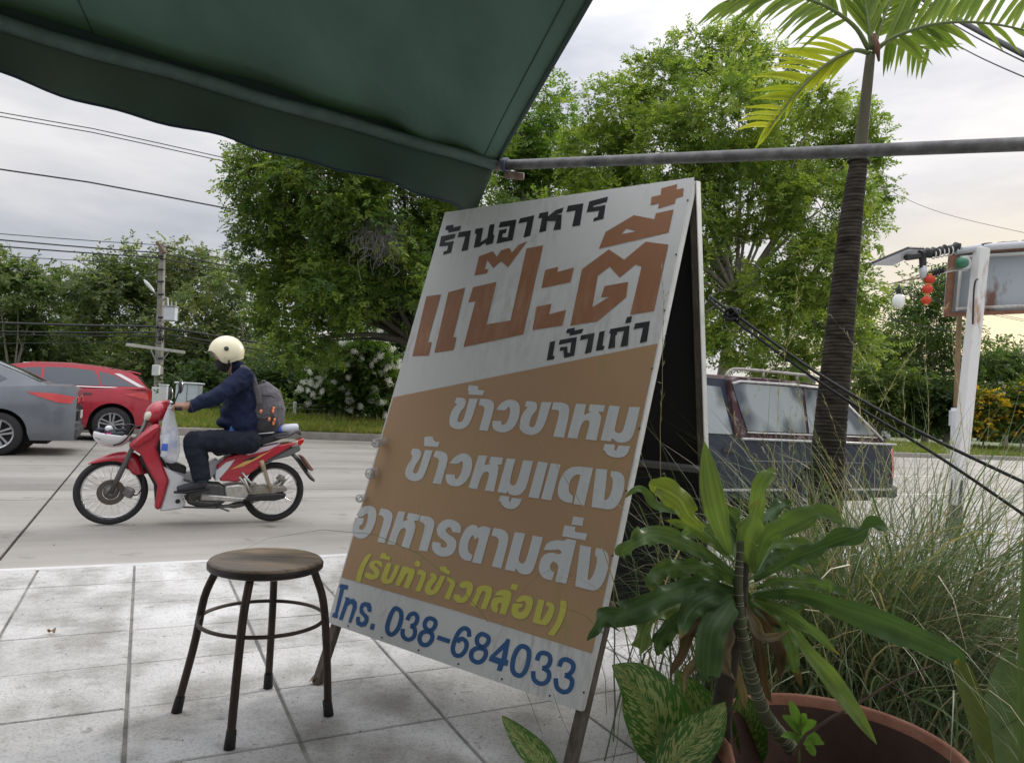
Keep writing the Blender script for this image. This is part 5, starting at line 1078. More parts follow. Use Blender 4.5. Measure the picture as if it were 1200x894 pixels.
# ------------------------------------------------------------ white post with the old rusty sign box
def post_and_box():
    Y = 6.94; b0 = gz(1115, 630, PAVE); m_wp = mat('white_painted_steel', (.66, .66, .65), .6, col2=(.40, .25, .16), var=.1, vscale=3.2, thr=(.54, .68), streak=(2.5, 2.5, .8), detail=9)
    o = empty('sign_post', b0, 0, 'white painted steel post with rust stains and dark concrete foot at the pavement edge', 'post')
    top = at(1150.5, 291, Y)
    a = at(1120, 592, Y) - b0; t = top - b0; d = (t - a).normalized(); x = (Vector((1, .25, 0)) - d * Vector((1, .25, 0)).dot(d)).normalized(); y = d.cross(x)
    q = MB(); q.box((a + t) / 2, (.118, .10, (t - a).length), Matrix((x, y, d)).transposed(), .008); q.build('shaft', m_wp, o)
    q = MB(); fm = (a + Vector((-.01, 0, .04))) / 2; q.tube([Vector((0, 0, -.02)), a * .5, a + d * .25], [.085, .078, .066], 4); q.build('concrete_foot', mat('dark_concrete', (.07, .07, .07), .9, var=.3, vscale=9), o)
    q = MB(); q.tube(curve([at(x_, y_, Y - .09) - b0 for x_, y_ in [(1146, 327), (1143, 330), (1141, 345), (1140, 380)]], 10), .008, 6); q.build('cable_hook', m_cable, o, smooth=True)
    # bamboo pole and pipe next to it
    g = at(1117, 590, Y + .35); g.z = PAVE; o2 = empty('bamboo_pole', g, 0, 'thin brown wooden pole standing just left of the white post', 'pole')
    q = MB(); q.tube([at(1119, 520, Y + .35) - g, at(1122, 430, Y + .35) - g, at(1127, 300, Y + .35) - g], .026, 8); q.build('pole', mat('brown_pole', (.22, .15, .08), .8, var=.25, vscale=6), o2, smooth=True)
    q = MB(); q.tube([Vector((0, 0, 0)), at(1119, 478, Y + .3) - g], .035, 10); q.build('grey_pipe', mat('grey_pvc', (.5, .52, .55), .5), o2, smooth=True)
    q = MB(); q.box(at(1116, 490, Y + .25) - g, (.05, .05, .16), None, .006); q.build('junction_box', mat('grey_pvc', (.5, .52, .55)), o2)
    # sign box
    Yb = Y + .16; F = lambda x_, y_, dy=0: at(x_, y_, Yb + dy)
    c0 = F(1116, 368); bx = empty('old_sign_box', c0, 0, 'empty rusty sign box with blue-grey panels bolted to the white post', 'sign')
    m_rust = mat('rust', (.14, .06, .035), .9, col2=(.25, .13, .08), var=.1, vscale=12, bump=.003, bscale=40)
    m_pan = mat('weathered_panel', (.34, .38, .41), .65, col2=(.16, .08, .05), var=.1, vscale=2.0, thr=(.55, .66), detail=10, streak=(2.2, 1, .9))
    TLb, BLb = F(1121, 296), F(1115, 368); TRb, BRb = F(1330, 283, -.35), F(1330, 359, -.35)
    back = Vector((0, .16, 0))
    q = MB(); q.prism([p - c0 + Vector((0, .05, 0)) for p in (TLb, TRb, BRb, BLb)], Vector((0, .09, 0))); q.build('back_panel', m_pan, bx)
    def bar(a_, b_, w, m_, nm, off=0.0):
        q = MB(); a2, b2 = a_ - c0 + Vector((0, off, 0)), b_ - c0 + Vector((0, off, 0)); tt = (b2 - a2).normalized(); xx = Vector((0, 1, 0)); xx = (xx - tt * xx.dot(tt)).normalized(); yy = tt.cross(xx)
        q.box((a2 + b2) / 2, (.10, w, (b2 - a2).length + w), Matrix((xx, yy, tt)).transposed(), .004); q.build(nm, m_, bx)
    bar(BLb, BRb, .032, m_rust, 'bottom_frame', .06); bar(TLb, BLb, .03, m_rust, 'side_frame', .062); bar(TLb, TRb, .03, m_rust, 'top_frame', .061)
    m_tr = mat('pale_trim', (.52, .53, .50), .6, col2=(.3, .2, .14), var=.1, vscale=5, thr=(.55, .7))
    up_ = Vector((0, 0, .055)); rt = Vector((.05, 0, 0))
    for a_, b_, nm in ((BLb + up_ + rt * .8, BRb + up_, 'lower_trim'), (TLb - up_ * .9 + rt * .8, TRb - up_ * .9, 'upper_trim'), (TLb - up_ + rt, BLb + up_ * .6 + rt, 'side_trim')):
        q = MB(); q.tube([a_ - c0, b_ - c0], .016, 8); q.build(nm, m_tr, bx, smooth=True)
    for xx_ in (1163, 1190):
        q = MB(); q.tube([F(xx_, 300, -.01) + Vector((0, .03, 0)) - c0, F(xx_ - 3, 360, -.01) + Vector((0, .03, 0)) - c0], .006, 6); q.build('panel_seam', m_rust, bx)
    # pipe and taped arm over the box
    c1 = F(1121, 294, -.1); ap = empty('taped_pipe', c1, 0, 'pale pipe wrapped in black tape lying along the top of the sign box', 'pipe')
    q = MB(); q.tube([F(1120, 295, -.14) - c1, F(1150, 290, -.14) - c1, F(1330, 278, -.45) - c1], .034, 10); q.build('pipe', mat('grey_pvc', (.5, .52, .55)), ap, smooth=True)
    q = MB(); g_ = random.Random(6)
    pts = [F(lerp(1078, 1124, k / 30) + 0, lerp(298, 290, k / 30) + g_.uniform(-1.5, 1.5), -.14) - c1 for k in range(31)]
    q.tube(pts, [.040 + g_.uniform(-.010, .014) for _ in pts], 9)
    q.tube([F(1150 + k * 5, 288 - k * .35 + g_.uniform(-1, 1), -.15) - c1 for k in range(12)], [.02 + g_.uniform(-.006, .006) for _ in range(12)], 7)
    q.build('black_tape', mat('black_tape', (.02, .02, .022), .5, var=.3, vscale=30, bump=.004, bscale=60), ap, smooth=True)
    q = MB()
    for k in range(5): q.ring(F(1094 + k * 5, 298 - k, -.14) - c1, Vector((1, 0, .1)), .044, .006, 14, 5)
    q.build('white_ties', mat('white_tie', (.7, .7, .7), .5), ap, smooth=True)
    # solar street lamp
    c2 = F(1086, 320, -.14); sl = empty('solar_lamp', c2, 0, 'flat solar street lamp on a short arm left of the sign box', 'lamp')
    q = MB(); corners = [F(1022, 308, -.35), F(1064, 290.5, -.2), F(1082, 291, .0), F(1046, 309, -.12)]
    q.prism([p - c2 for p in corners], Vector((0, 0, -.022))); q.build('panel', mat('lamp_panel', (.45, .47, .5), .3, var=.1, vscale=10), sl)
    q = MB()
    for k in range(1, 8):
        a_ = corners[0].lerp(corners[1], k / 8); b_ = corners[3].lerp(corners[2], k / 8); q.tube([a_ - c2 + UP * .003, b_ - c2 + UP * .003], .006, 4)
    for a_, b_ in ((0, 1), (1, 2), (2, 3), (3, 0)): q.tube([corners[a_] - c2, corners[b_] - c2], .012, 5)
    q.build('panel_ribs', m_blackpl, sl)
    q = MB(); q.box((F(1070, 301, -.14) - c2), (.16, .06, .055), Matrix.Rotation(-.2, 3, 'Y'), .01); q.tube([F(1081, 296, -.14) - c2, F(1082, 322, -.14) - c2], [.036, .03], 10); q.build('bracket', m_blackpl, sl, smooth=False)
    q = MB(); q.tube([F(1082, 312, -.14) - c2, F(1082, 326, -.14) - c2], .034, 10); q.build('collar', mat('grey_pvc', (.5, .52, .55)), sl, smooth=True)
    # lower rod with string light, bulb and lanterns
    c3 = F(1128, 312, -.14); rd = empty('light_rod', c3, 0, 'thin rod with coiled wires carrying the bulb and the red lanterns', 'rod')
    q = MB(); q.tube([F(1130, 311, -.14) - c3, F(1095, 322, -.14) - c3, F(1060, 329, -.14) - c3, F(1042, 333, -.14) - c3], [.011, .010, .008, .005], 8); q.build('rod', mat('brown_rod', (.25, .2, .14), .7), rd, smooth=True)
    q = MB(); q.tube([F(1138, 314, -.14) - c3, F(1112, 318, -.14) - c3, F(1088, 325, -.14) - c3], .009, 8); q.build('second_rod', m_tr, rd, smooth=True)
    q = MB(); pts = []
    for k in range(60):
        s = k / 59; p = F(lerp(1085, 1106, s), lerp(324, 316, s), -.14) - c3; pts.append(p + Vector((0, math.cos(k * 1.9) * .03, math.sin(k * 1.9) * .035)))
    q.tube(pts, .007, 5); q.build('coiled_wire', m_cable, rd, smooth=True)
    q = MB()
    for k in range(2): q.ring(F(1130, 309, -.14) - c3, (0, 1, .2), .055 + .012 * k, .007, 20, 5)
    q.build('wire_loop', mat('white_tie', (.7, .7, .7)), rd, smooth=True)
    cb = F(1053, 352, -.14); bl = empty('hanging_bulb', cb, 0, 'white bulb hanging unlit from the thin rod', 'bulb')
    q = MB(); q.lathe((0, 0, 0), (0, 0, 1), [(0, -.075), (.032, -.070), (.052, -.045), (.058, -.01), (.054, .025), (.038, .05), (.020, .062)], 20); q.build('globe', mat('milk_glass', (.80, .82, .78), .25), bl, smooth=True)
    q = MB(); q.tube([Vector((0, 0, .06)), Vector((0, 0, .11)), Vector((0, 0, .16))], [.026, .022, .006], 10); q.build('socket', m_blackpl, bl, smooth=True)
    m_lan = mat('red_lantern', (.70, .075, .035), .55, translucent=.25)
    for k, (x_, y_, lb) in enumerate(((1089.5, 327.5, 'topmost'), (1087, 339, 'middle'), (1085.5, 352, 'lowest'))):
        cl = F(x_, y_, -.16); ln = empty('red_lantern', cl, 0, 'small red paper lantern, %s of the three strung below the rod' % lb, 'lantern', 'red lanterns in a string')
        V = []; Fc = []; seg = 24; R_ = .052 if k < 2 else .046
        q = MB()
        for j in range(9):
            th = math.pi * (j + .6) / 9.2
            for i in range(seg): rr = R_ * math.sin(th) * (1.0 if i % 2 else .90); V.append((rr * math.cos(2 * math.pi * i / seg), rr * math.sin(2 * math.pi * i / seg), R_ * .85 * math.cos(th)))
        for j in range(8):
            for i in range(seg): Fc.append((j * seg + i, (j + 1) * seg + i, (j + 1) * seg + (i + 1) % seg, j * seg + (i + 1) % seg))
        q.add(V, Fc); q.build('shade', m_lan, ln, smooth=True)
        q = MB(); q.tube([(0, 0, R_ * .8), (0, 0, R_ * .8 + .014)], .02, 10); q.tube([(0, 0, -R_ * .8), (0, 0, -R_ * .8 - .014)], .018, 10); q.build('caps', mat('gold', (.6, .38, .1), .5), ln, smooth=True)
    cg = F(1127, 308, -.2); gb = empty('green_float', cg, 0, 'small green ball tied beside the corner of the sign box', 'ball')
    q = MB(); q.ball((0, 0, 0), .058, 16, 10); q.build('ball', mat('green_plastic', (.03, .16, .09), .4), gb, smooth=True)
post_and_box()

# ------------------------------------------------------------ utility pole and wires
def utility():
    Yp = 36; base = at(184, 490, Yp); base.z = 0.0; T0 = at(190.5, 286, Yp)
    m_pc = mat('pole_concrete', (.30, .29, .27), .9, col2=(.20, .18, .16), var=.1, vscale=3, bump=.01, bscale=20)
    p = empty('utility_pole', base, 0, 'concrete utility pole with crossarm and transformer beyond the red car', 'pole')
    top = T0 - base; d = top.normalized()
    def U(x, y, dy=0): return at(x, y, Yp + dy) - base
    q = MB(); x = Vector((1, 0, 0)); x = (x - d * x.dot(d)).normalized(); y = d.cross(x); Mx = Matrix((x, y, d)).transposed()
    vs = []
    for s, w in ((-.02, .17), (1.0, .11)):
        for a, b_ in ((-1, -1), (1, -1), (1, 1), (-1, 1)): vs.append(top * s + x * a * w + y * b_ * w)
    q.add(vs, [(3, 2, 1, 0), (4, 5, 6, 7), (0, 1, 5, 4), (1, 2, 6, 5), (2, 3, 7, 6), (3, 0, 4, 7)]); q.build('shaft', m_pc, p)
    arm_a, arm_b = U(152, 404.5, -2.0), U(219, 413.5, 1.0)
    def bar(a, b_, w, m, nm):
        q = MB(); t = (b_ - a).normalized(); xx = UP - t * UP.dot(t); xx.normalize(); yy = t.cross(xx); q.box((a + b_) / 2, (w, w, (b_ - a).length), Matrix((xx, yy, t)).transposed(), .01); return q.build(nm, m, p)
    off = Vector((0, -.27, 0))
    bar(arm_a + off, arm_b + off, .15, mat('crossarm', (.34, .34, .32), .8, var=.2, vscale=4), 'crossarm')
    for a_, b_ in (((176, 408), (183, 424)), ((199, 411), (189, 424))):
        q = MB(); q.tube([U(*a_, -.3), U(*b_, -.3)], .03, 6); q.build('brace', m_steel, p)
    bar(U(184, 284, -.2), U(193, 297, -.2), .16, mat('brown_arm', (.16, .11, .08), .9), 'top_arm')
    q = MB(); q.box(U(200, 368, -.35), (.56, .4, .72), None, .04); q.build('transformer', mat('grey_paint', (.5, .54, .58), .5, var=.08, vscale=5), p)
    q = MB(); q.box(U(200, 360.5, -.35) + UP * .05, (.64, .46, .06), None, .01)
    for k in range(3): q.tube([U(196 + k * 5, 358, -.35), U(196 + k * 5, 353, -.35)], [.05, .03], 8)
    q.build('transformer_top', m_steel, p)
    q = MB(); q.tube([U(190, 352, -.25), U(196, 349, -.3), U(197, 366, -.3)], .05, 6); q.build('bracket', m_steel, p)
    for k, (x_, y_, w, h) in enumerate(((183, 434, .34, .55), (183, 463, .42, .8))):
        q = MB(); q.box(U(x_, y_, -.35), (w, .25, h), None, .03); q.build('meter_box', mat('pale_box', (.58, .6, .6), .6, var=.1, vscale=5), p)
    # street lamp head on the left
    a, b_ = U(169, 328, -.6), U(184, 350, -.2); q = MB(); q.tube([b_, U(180, 342, -.4), U(178, 340, -.5)], .035, 8); q.build('lamp_arm', m_steel, p, smooth=True)
    q = MB(); t = (U(181, 343, -.5) - a); q.tube([a, a + t * .3, a + t * .8, a + t], [.08, .22, .18, .06], 10, flat=.45); q.build('lamp_head', mat('lamp_grey', (.5, .52, .52), .4), p, smooth=True)
    q = MB(); g = random.Random(1)
    for _ in range(7):
        c = U(g.uniform(186, 192), g.uniform(380, 402), -.35); q.ring(c, (g.gauss(0, .3), 1, g.gauss(0, .3)), g.uniform(.12, .28), .018, 16, 4)
    for yy in (300, 316, 330, 345, 372, 398, 420, 440): q.tube([U(185.5, yy, -.24), U(192, yy, -.24)], .06, 6)
    q.build('cable_coils', m_cable, p)
    # wires, running along the road through the pole tops
    def wire(px, py, n, r, label, t0=-48, t1=70, sagc=1.0, grp='overhead wires along the road', pole_t=None):
        c = onn(px, py, n) if pole_t is None else pole_t; tc = c.dot(TV); zc = c.z; nn = c.dot(NV)
        pts = []
        # spans of 38 m either side of the pole
        span = 38
        for k in range(int((t1 - t0) / 2) + 1):
            t = t0 + 2 * k; s = ((t - tc) / span) % 1.0; pts.append(tnz(t, nn, zc - sagc * 4 * s * (1 - s)))
        o = pts[0].copy(); e = empty('overhead_wire', o, 0, label, 'wire', grp); q = MB(); q.tube([p_ - o for p_ in pts], r, 5, cap=False); q.build('wire', m_cable, e)
    def at_pole(x_, y_, dn=0): return at(x_, y_, Yp) + NV * dn
    for k, (x_, y_, r, sg, lb) in enumerate(((186, 288, .020, .9, 'highest bare wire through the utility pole top'), (190, 296, .035, .7, 'twisted wire just under the pole top'), (190, 303, .035, .8, 'second twisted wire under the pole top'), (190, 309, .018, 1.0, 'lower thin wire under the pole top'),
                                              (189, 383, .055, .9, 'thick bundled cable at mid height of the pole'), (189, 389, .040, 1.1, 'bundled cable just under the thickest one'), (189, 394, .02, 1.0, 'thin grey cable above the crossarm'), (188, 399, .02, 1.3, 'lowest slack cable above the crossarm'))):
        wire(0, 0, 0, r, lb, sagc=sg, pole_t=at_pole(x_, y_, (k % 2) * .4 - .2))
    wire(120, 153, 26, .016, 'uppermost wire crossing the left sky, one of a close pair', sagc=.3); wire(120, 157.5, 26, .016, 'lower wire of the close pair crossing the left sky', sagc=.3)
    wire(120, 216, 26, .026, 'single dark wire crossing the left sky under the close pair', sagc=.3)
    # light blue roadside cabinet
    cbx = at(221, 468, 26.2); c = Vector((cbx.x, cbx.y, .35)); cb = empty('roadside_cabinet', c, ROT - .35, 'pale blue roadside cabinet behind the motorcycle handlebar', 'cabinet')
    q = MB(); q.box((0, 0, .50), (.80, .5, .95), None, .02); q.build('body', mat('pale_blue_paint', (.50, .57, .62), .5, var=.08, vscale=4), cb)
    q = MB(); q.box((0, 0, 1.01), (.92, .6, .06), None, .02); q.build('lid', mat('pale_lid', (.62, .67, .7), .5), cb)
    q = MB(); q.box((0, -.256, .5), (.012, .012, .88)); q.build('door_gap', m_blackpl, cb)
    cbx = at(191, 468, 26.2); c = Vector((cbx.x, cbx.y, .35)); cb = empty('meter_cabinet', c, ROT - .3, 'narrow grey roadside box right of the utility pole foot', 'cabinet')
    q = MB(); q.box((0, 0, .45), (.25, .3, .85), None, .02); q.build('body', mat('pale_box', (.58, .6, .6)), cb); q = MB(); q.box((0, 0, .895), (.29, .34, .04), None, .01); q.build('lid', mat('pale_lid', (.62, .67, .7)), cb)
    # thick bundle crossing the top right corner
    for k, (a, b_, c_, r, lb) in enumerate((((1040, -25), (1120, 22), (1240, 85), .022, 'thick black cable bundle crossing the top right corner'), ((1060, -6), (1140, 42), (1240, 92), .006, 'upper thin wire below the thick bundle, top right'), ((1062, 14), (1130, 58), (1240, 108), .005, 'lower thin wire below the thick bundle, top right'), ((1000, 200), (1090, 245), (1240, 282), .004, 'faint wire crossing the grey sky above the sign box'))):
        Yb = 6.5 if k < 3 else 12; P = [at(*a, Yb + 2), at(*b_, Yb), at(*c_, Yb - 1.5)]; o = P[0].copy(); e = empty('overhead_wire', o, 0, lb, 'wire'); q = MB(); q.tube([p_ - o for p_ in curve(P, 16)], r, 6); q.build('wire', m_cable, e, smooth=True)
    # back of a grey road sign behind the pickup
    b0 = at(936, 520, 24); b0.z = .3; rs = empty('road_sign', b0, 0, 'back of a grey triangular road sign behind the pickup roof', 'sign')
    q = MB(); q.tube([Vector((0, 0, 0)), at(936, 425, 24) - b0], .035, 8); q.build('pole', m_steel, rs, smooth=True)
    q = MB(); q.prism([at(936, 418, 23.94) - b0, at(957, 449, 23.94) - b0, at(916, 449, 23.94) - b0], Vector((0, .02, 0))); q.build('plate', mat('grey_plate', (.28, .3, .31), .6), rs)
utility()
# translucent bottles behind the sign's left edge
def bottles():
    m_gl = mat('clear_plastic', (.55, .57, .58), .12, alpha=.42, spec=.6)
    for x, y, r, lb in ((434, 519, 7.5, 'topmost'), (427, 555, 8.5, 'middle'), (414.5, 584, 6.0, 'lowest')):
        Yb = 2.62; c = at(x + 6.5, y, Yb); o = empty('plastic_bottle', c, 0, 'clear plastic bottle showing past the left edge of the signboard, %s of three' % lb, 'bottle', 'clear bottles tied behind the signboard')
        R_ = r * .72 * Yb / FPX; q = MB(); q.lathe((0, 0, 0), (.35, .93, .05), [(R_ * .3, -.012), (R_ * .8, -.010), (R_, .0), (R_, .12), (R_ * .8, .15), (R_ * .35, .18)], 22); q.build('body', m_gl, o, smooth=True)
        q = MB(); q.ring((0, 0, 0), (.35, .93, .05), R_ * .98, .0016, 24, 5); q.build('rim', mat('grey_rim', (.18, .19, .2), .4), o, smooth=True)
bottles()

# ------------------------------------------------------------ vehicles
m_glassdark = mat('tinted_glass', (.035, .05, .075), .08, spec=.8, coat=.6)
m_tyre = mat('tyre_rubber', (.022, .022, .024), .85, var=.2, vscale=25)
m_alloy = mat('alloy_wheel', (.45, .46, .48), .3, metal=.8)
m_under = mat('underbody', (.01, .01, .011), .9)
def wheel(parent, x, z, y, r, w, side, spokes=5, rimm=None):
    """wheel centred at (x, y, z), axis along y; side = -1 faces the camera"""
    q = MB(); q.lathe((x, y, z), (0, 1, 0), [(r * .66, -w / 2), (r * .90, -w / 2), (r * .985, -w * .38), (r, -w * .2), (r, w * .2), (r * .985, w * .38), (r * .90, w / 2), (r * .66, w / 2)], 36, False); wh = q.build('wheel', m_tyre, parent, smooth=True)
    f = -1 if side < 0 else 1
    q = MB(); q.lathe((x, y, z), (0, f, 0), [(r * .70, w * .48), (r * .67, w * .5), (r * .62, w * .40), (r * .60, w * .1), (0, w * .08)], 32, False)
    q.build('rim', mat('rim_dark', (.10, .10, .11), .4, metal=.6), wh, smooth=True)
    q = MB()
    for k in range(spokes):
        a = 2 * math.pi * k / spokes + .3; d = Vector((math.cos(a), 0, math.sin(a))); t = Vector((-d.z, 0, d.x)); c = Vector((x, y + f * w * .36, z))
        for sgn in (-1, 1):
            q.prism([c + d * r * .1 + t * sgn * r * .02, c + d * r * .1 + t * sgn * r * .10, c + d * r * .63 + t * sgn * r * .17, c + d * r * .63 + t * sgn * r * .07], Vector((0, f * .02, 0)))
    q.lathe((x, y, z), (0, f, 0), [(0, w * .46), (r * .13, w * .44), (r * .15, w * .36)], 16); q.lathe((x, y, z), (0, f, 0), [(r * .60, w * .42), (r * .67, w * .505), (r * .70, w * .46)], 36, False)
    q.build('spokes', rimm or m_alloy, wh, smooth=False)
    return wh
class Shell:
    """car shell: x along the car (front negative), y across (negative = near side)"""
    def __init__(s, L0, L1, W, sill, top, wheels, ra, plan=2.6, tuck=.07, crown=.03, nose=.62, tail=.8, bulge=.5, endr=.55):
        s.__dict__.update(locals()); s.top_ = top
    def zb(s, x):
        z = s.sill
        for xw, zw in s.wheels:
            if abs(x - xw) < s.ra: z = max(z, zw + math.sqrt(max(0, s.ra ** 2 - (x - xw) ** 2)))
        return z
    def zt(s, x): return interp(x, s.top_)
    def hw(s, x, z):
        u0 = max(0, 1 - (x - s.L0) / s.endr); u1 = max(0, 1 - (s.L1 - x) / s.endr)
        e = 1 - (1 - s.nose) * u0 ** s.plan - (1 - s.tail) * u1 ** s.plan
        zt = max(z, s.zt(x)); h = (z - s.sill) / max(.05, zt - s.sill); prof = 1 - s.tuck * max(0, (h - s.bulge) / (1 - s.bulge)) ** 2 - .05 * max(0, (.25 - h) / .25) ** 2
        return s.W * e * prof
    def mesh(s, name, m, parent, nx=90, nz=12, ny=8):
        xs = sorted(set([s.L0 + (s.L1 - s.L0) * i / nx for i in range(nx + 1)] + [xw + sg * s.ra * f for xw, _ in s.wheels for sg in (-1, 1) for f in (.999, .97, .9, .75)]))
        V = []; F = []; cols = nz + 1 + ny - 1 + nz + 1
        for x in xs:
            zb, zt = s.zb(x), s.zt(x); row = []
            for j in range(nz + 1): z = lerp(zb, zt, j / nz); row.append((x, -s.hw(x, z), z))
            h0 = s.hw(x, zt)
            for j in range(1, ny): u = j / ny * 2 - 1; row.append((x, h0 * u, zt + s.crown * (1 - u * u) * 1.0))
            for j in range(nz, -1, -1): z = lerp(zb, zt, j / nz); row.append((x, s.hw(x, z), z))
            V += row
        n = cols
        for i in range(len(xs) - 1):
            for j in range(n - 1): F.append((i * n + j, i * n + j + 1, (i + 1) * n + j + 1, (i + 1) * n + j))
        F.append(tuple(range(n))); F.append(tuple(range((len(xs) - 1) * n + n - 1, (len(xs) - 1) * n - 1, -1)))
        q = MB(); q.add(V, F); return q.build(name, m, parent, auto=38)
    def patch(s, name, poly, m, parent, off=.006, side=-1, nx=14, nz=5, thick=None):
        """panel following the side surface inside an (x,z) polygon"""
        xs0, xs1 = min(p[0] for p in poly), max(p[0] for p in poly); V = []; F = []; N_ = len(poly)
        for i in range(nx + 1):
            x = lerp(xs0 + 1e-4, xs1 - 1e-4, i / nx); zs = []
            for k in range(N_):
                a, b_ = poly[k], poly[(k + 1) % N_]
                if (a[0] - x) * (b_[0] - x) <= 0 and abs(a[0] - b_[0]) > 1e-9: zs.append(a[1] + (b_[1] - a[1]) * (x - a[0]) / (b_[0] - a[0]))
            lo, hi = (min(zs), max(zs)) if zs else (poly[0][1], poly[0][1])
            for j in range(nz + 1): z = lerp(lo, hi, j / nz); V.append((x, side * (s.hw(x, z) + off), z))
        for i in range(nx):
            for j in range(nz): a = i * (nz + 1) + j; F.append((a, a + 1, a + nz + 2, a + nz + 1))
        q = MB(); q.add(V, F); return q.build(name, m, parent, smooth=True)
class House(Shell):
    """greenhouse: straight tumblehome above a belt line"""
    def __init__(s, L0, L1, W, belt, roof, tum, crown=.04, endr=.3, nose=.86, tail=.86):
        s.__dict__.update(L0=L0, L1=L1, W=W, belt=belt, top_=roof, tum=tum, crown=crown, wheels=[], ra=0, sill=0, endr=endr, nose=nose, tail=tail)
    def zb(s, x): return interp(x, s.belt)
    def hw(s, x, z):
        u0 = max(0, 1 - (x - s.L0) / s.endr); u1 = max(0, 1 - (s.L1 - x) / s.endr)
        return (s.W - s.tum * (z - interp(x, s.belt))) * (1 - (1 - s.nose) * u0 ** 2 * .5 - (1 - s.tail) * u1 ** 2 * .5)
    def toppatch(s, name, x0, x1, inset, m, parent, off=.008):
        V = []; F = []; nx, ny = 10, 10
        for i in range(nx + 1):
            x = lerp(x0, x1, i / nx); zt = s.zt(x); h = s.hw(x, zt) - inset
            dz = (s.zt(x + .01) - s.zt(x - .01)) / .02; nrm = Vector((-dz, 0, 1)).normalized()
            for j in range(ny + 1): u = j / ny * 2 - 1; V.append(Vector((x, h * u, zt + s.crown * (1 - (u * h / s.hw(x, zt)) ** 2))) + nrm * off)
        for i in range(nx):
            for j in range(ny): a = i * (ny + 1) + j; F.append((a, a + 1, a + ny + 2, a + ny + 1))
        q = MB(); q.add(V, F); return q.build(name, m, parent, smooth=True)
def paint(name, col, rough=.32, dirt=.12, metal=.35): return mat(name, col, rough, metal=metal, var=dirt, vscale=2.2, coat=.7)

def wells(o, S_, hw):
    for xw, zw in S_.wheels:
        q = MB(); q.lathe((xw, 0, zw), (0, 1, 0), [(0, -hw), (S_.ra + .015, -hw), (S_.ra + .015, hw), (0, hw)], 32); q.build('wheel_well', m_under, o)
def sedan():
    t_rear = -.93; n0 = 12.95; o = empty('car', tnz(t_rear, n0 + .9, 0), ROT, 'grey sedan cut by the left edge, tail lamp showing', 'car')
    m = paint('grey_car_paint', (.16, .175, .20))
    top = [(-4.6, .62), (-4.3, .72), (-3.4, .88), (-3.2, .93), (-2.2, .96), (-1.0, 1.03), (-.45, 1.085), (-.12, 1.09), (0, 1.02)]
    W = .9; S_ = Shell(-4.6, 0, W, .24, top, [(-3.72, .33), (-.98, .33)], .38, tail=.78, nose=.6, endr=.6)
    S_.mesh('body', m, o)
    belt = [(-3.35, .90), (-2.2, .95), (-.4, 1.07)]; roof = [(-3.35, .90), (-2.5, 1.36), (-2.1, 1.455), (-1.6, 1.47), (-1.15, 1.40), (-.75, 1.24), (-.42, 1.085)]
    H = House(-3.35, -.42, .83, belt, roof, .42); hs = H.mesh('roof', m, o, nx=60)
    H.patch('side_window', [(-2.95, .99), (-2.42, 1.33), (-2.0, 1.40), (-1.6, 1.40), (-1.2, 1.33), (-.92, 1.16), (-1.0, 1.08), (-2.2, 1.0)], m_glassdark, o)
    H.toppatch('rear_window', -1.1, -.5, .10, m_glassdark, o); H.toppatch('windscreen', -3.25, -2.6, .08, m_glassdark, o)
    m_red = mat('red_lamp', (.55, .012, .01), .15, coat=1.0, spec=.8)
    S_.patch('tail_lamp', [(-.66, .975), (-.45, .90), (-.25, .835), (-.04, .82), (-.02, .93), (-.3, .975)], m_red, o, .010)
    q = MB(); q.box((-.002 + .012, .0, .62), (.02, .9, .16), None, .004); q.build('plate_recess', m_blackpl, o)
    q = MB(); q.box((.03, .0, .64), (.012, .34, .13), None, .002); q.build('number_plate', mat('plate_white', (.7, .7, .68), .5), o)
    for sg in (-1, 1):
        q = MB(); q.box((.01, sg * .45, .88), (.04, .45, .12), None, .02); q.build('rear_lamp', m_red, o)
    q = MB(); q.box((-.04, 0, .36), (.16, 1.36, .2), None, .05); q.build('bumper', mat('dark_bumper', (.05, .05, .055), .6), o)
    q = MB(); q.box((-2.3, 0, .36), (3.9, 1.45, .36)); q.build('underbody', m_under, o)
    q = MB(); q.tube([(-2.9, -.78, .99), (-1.2, -.78, 1.05), (-.6, -.72, 1.09)], .008, 5); q.build('chrome_strip', m_chrome, o, smooth=True)
    wells(o, S_, .66)
    for xw in (-3.72, -.98):
        wheel(o, xw, .325, -.80, .325, .21, -1); wheel(o, xw, .325, .80, .325, .21, 1)
    S_.patch('door_gap', [(-1.62, .40), (-1.60, .96), (-1.61, .96), (-1.63, .40)], m_blackpl, o, .003, nx=2)
sedan()
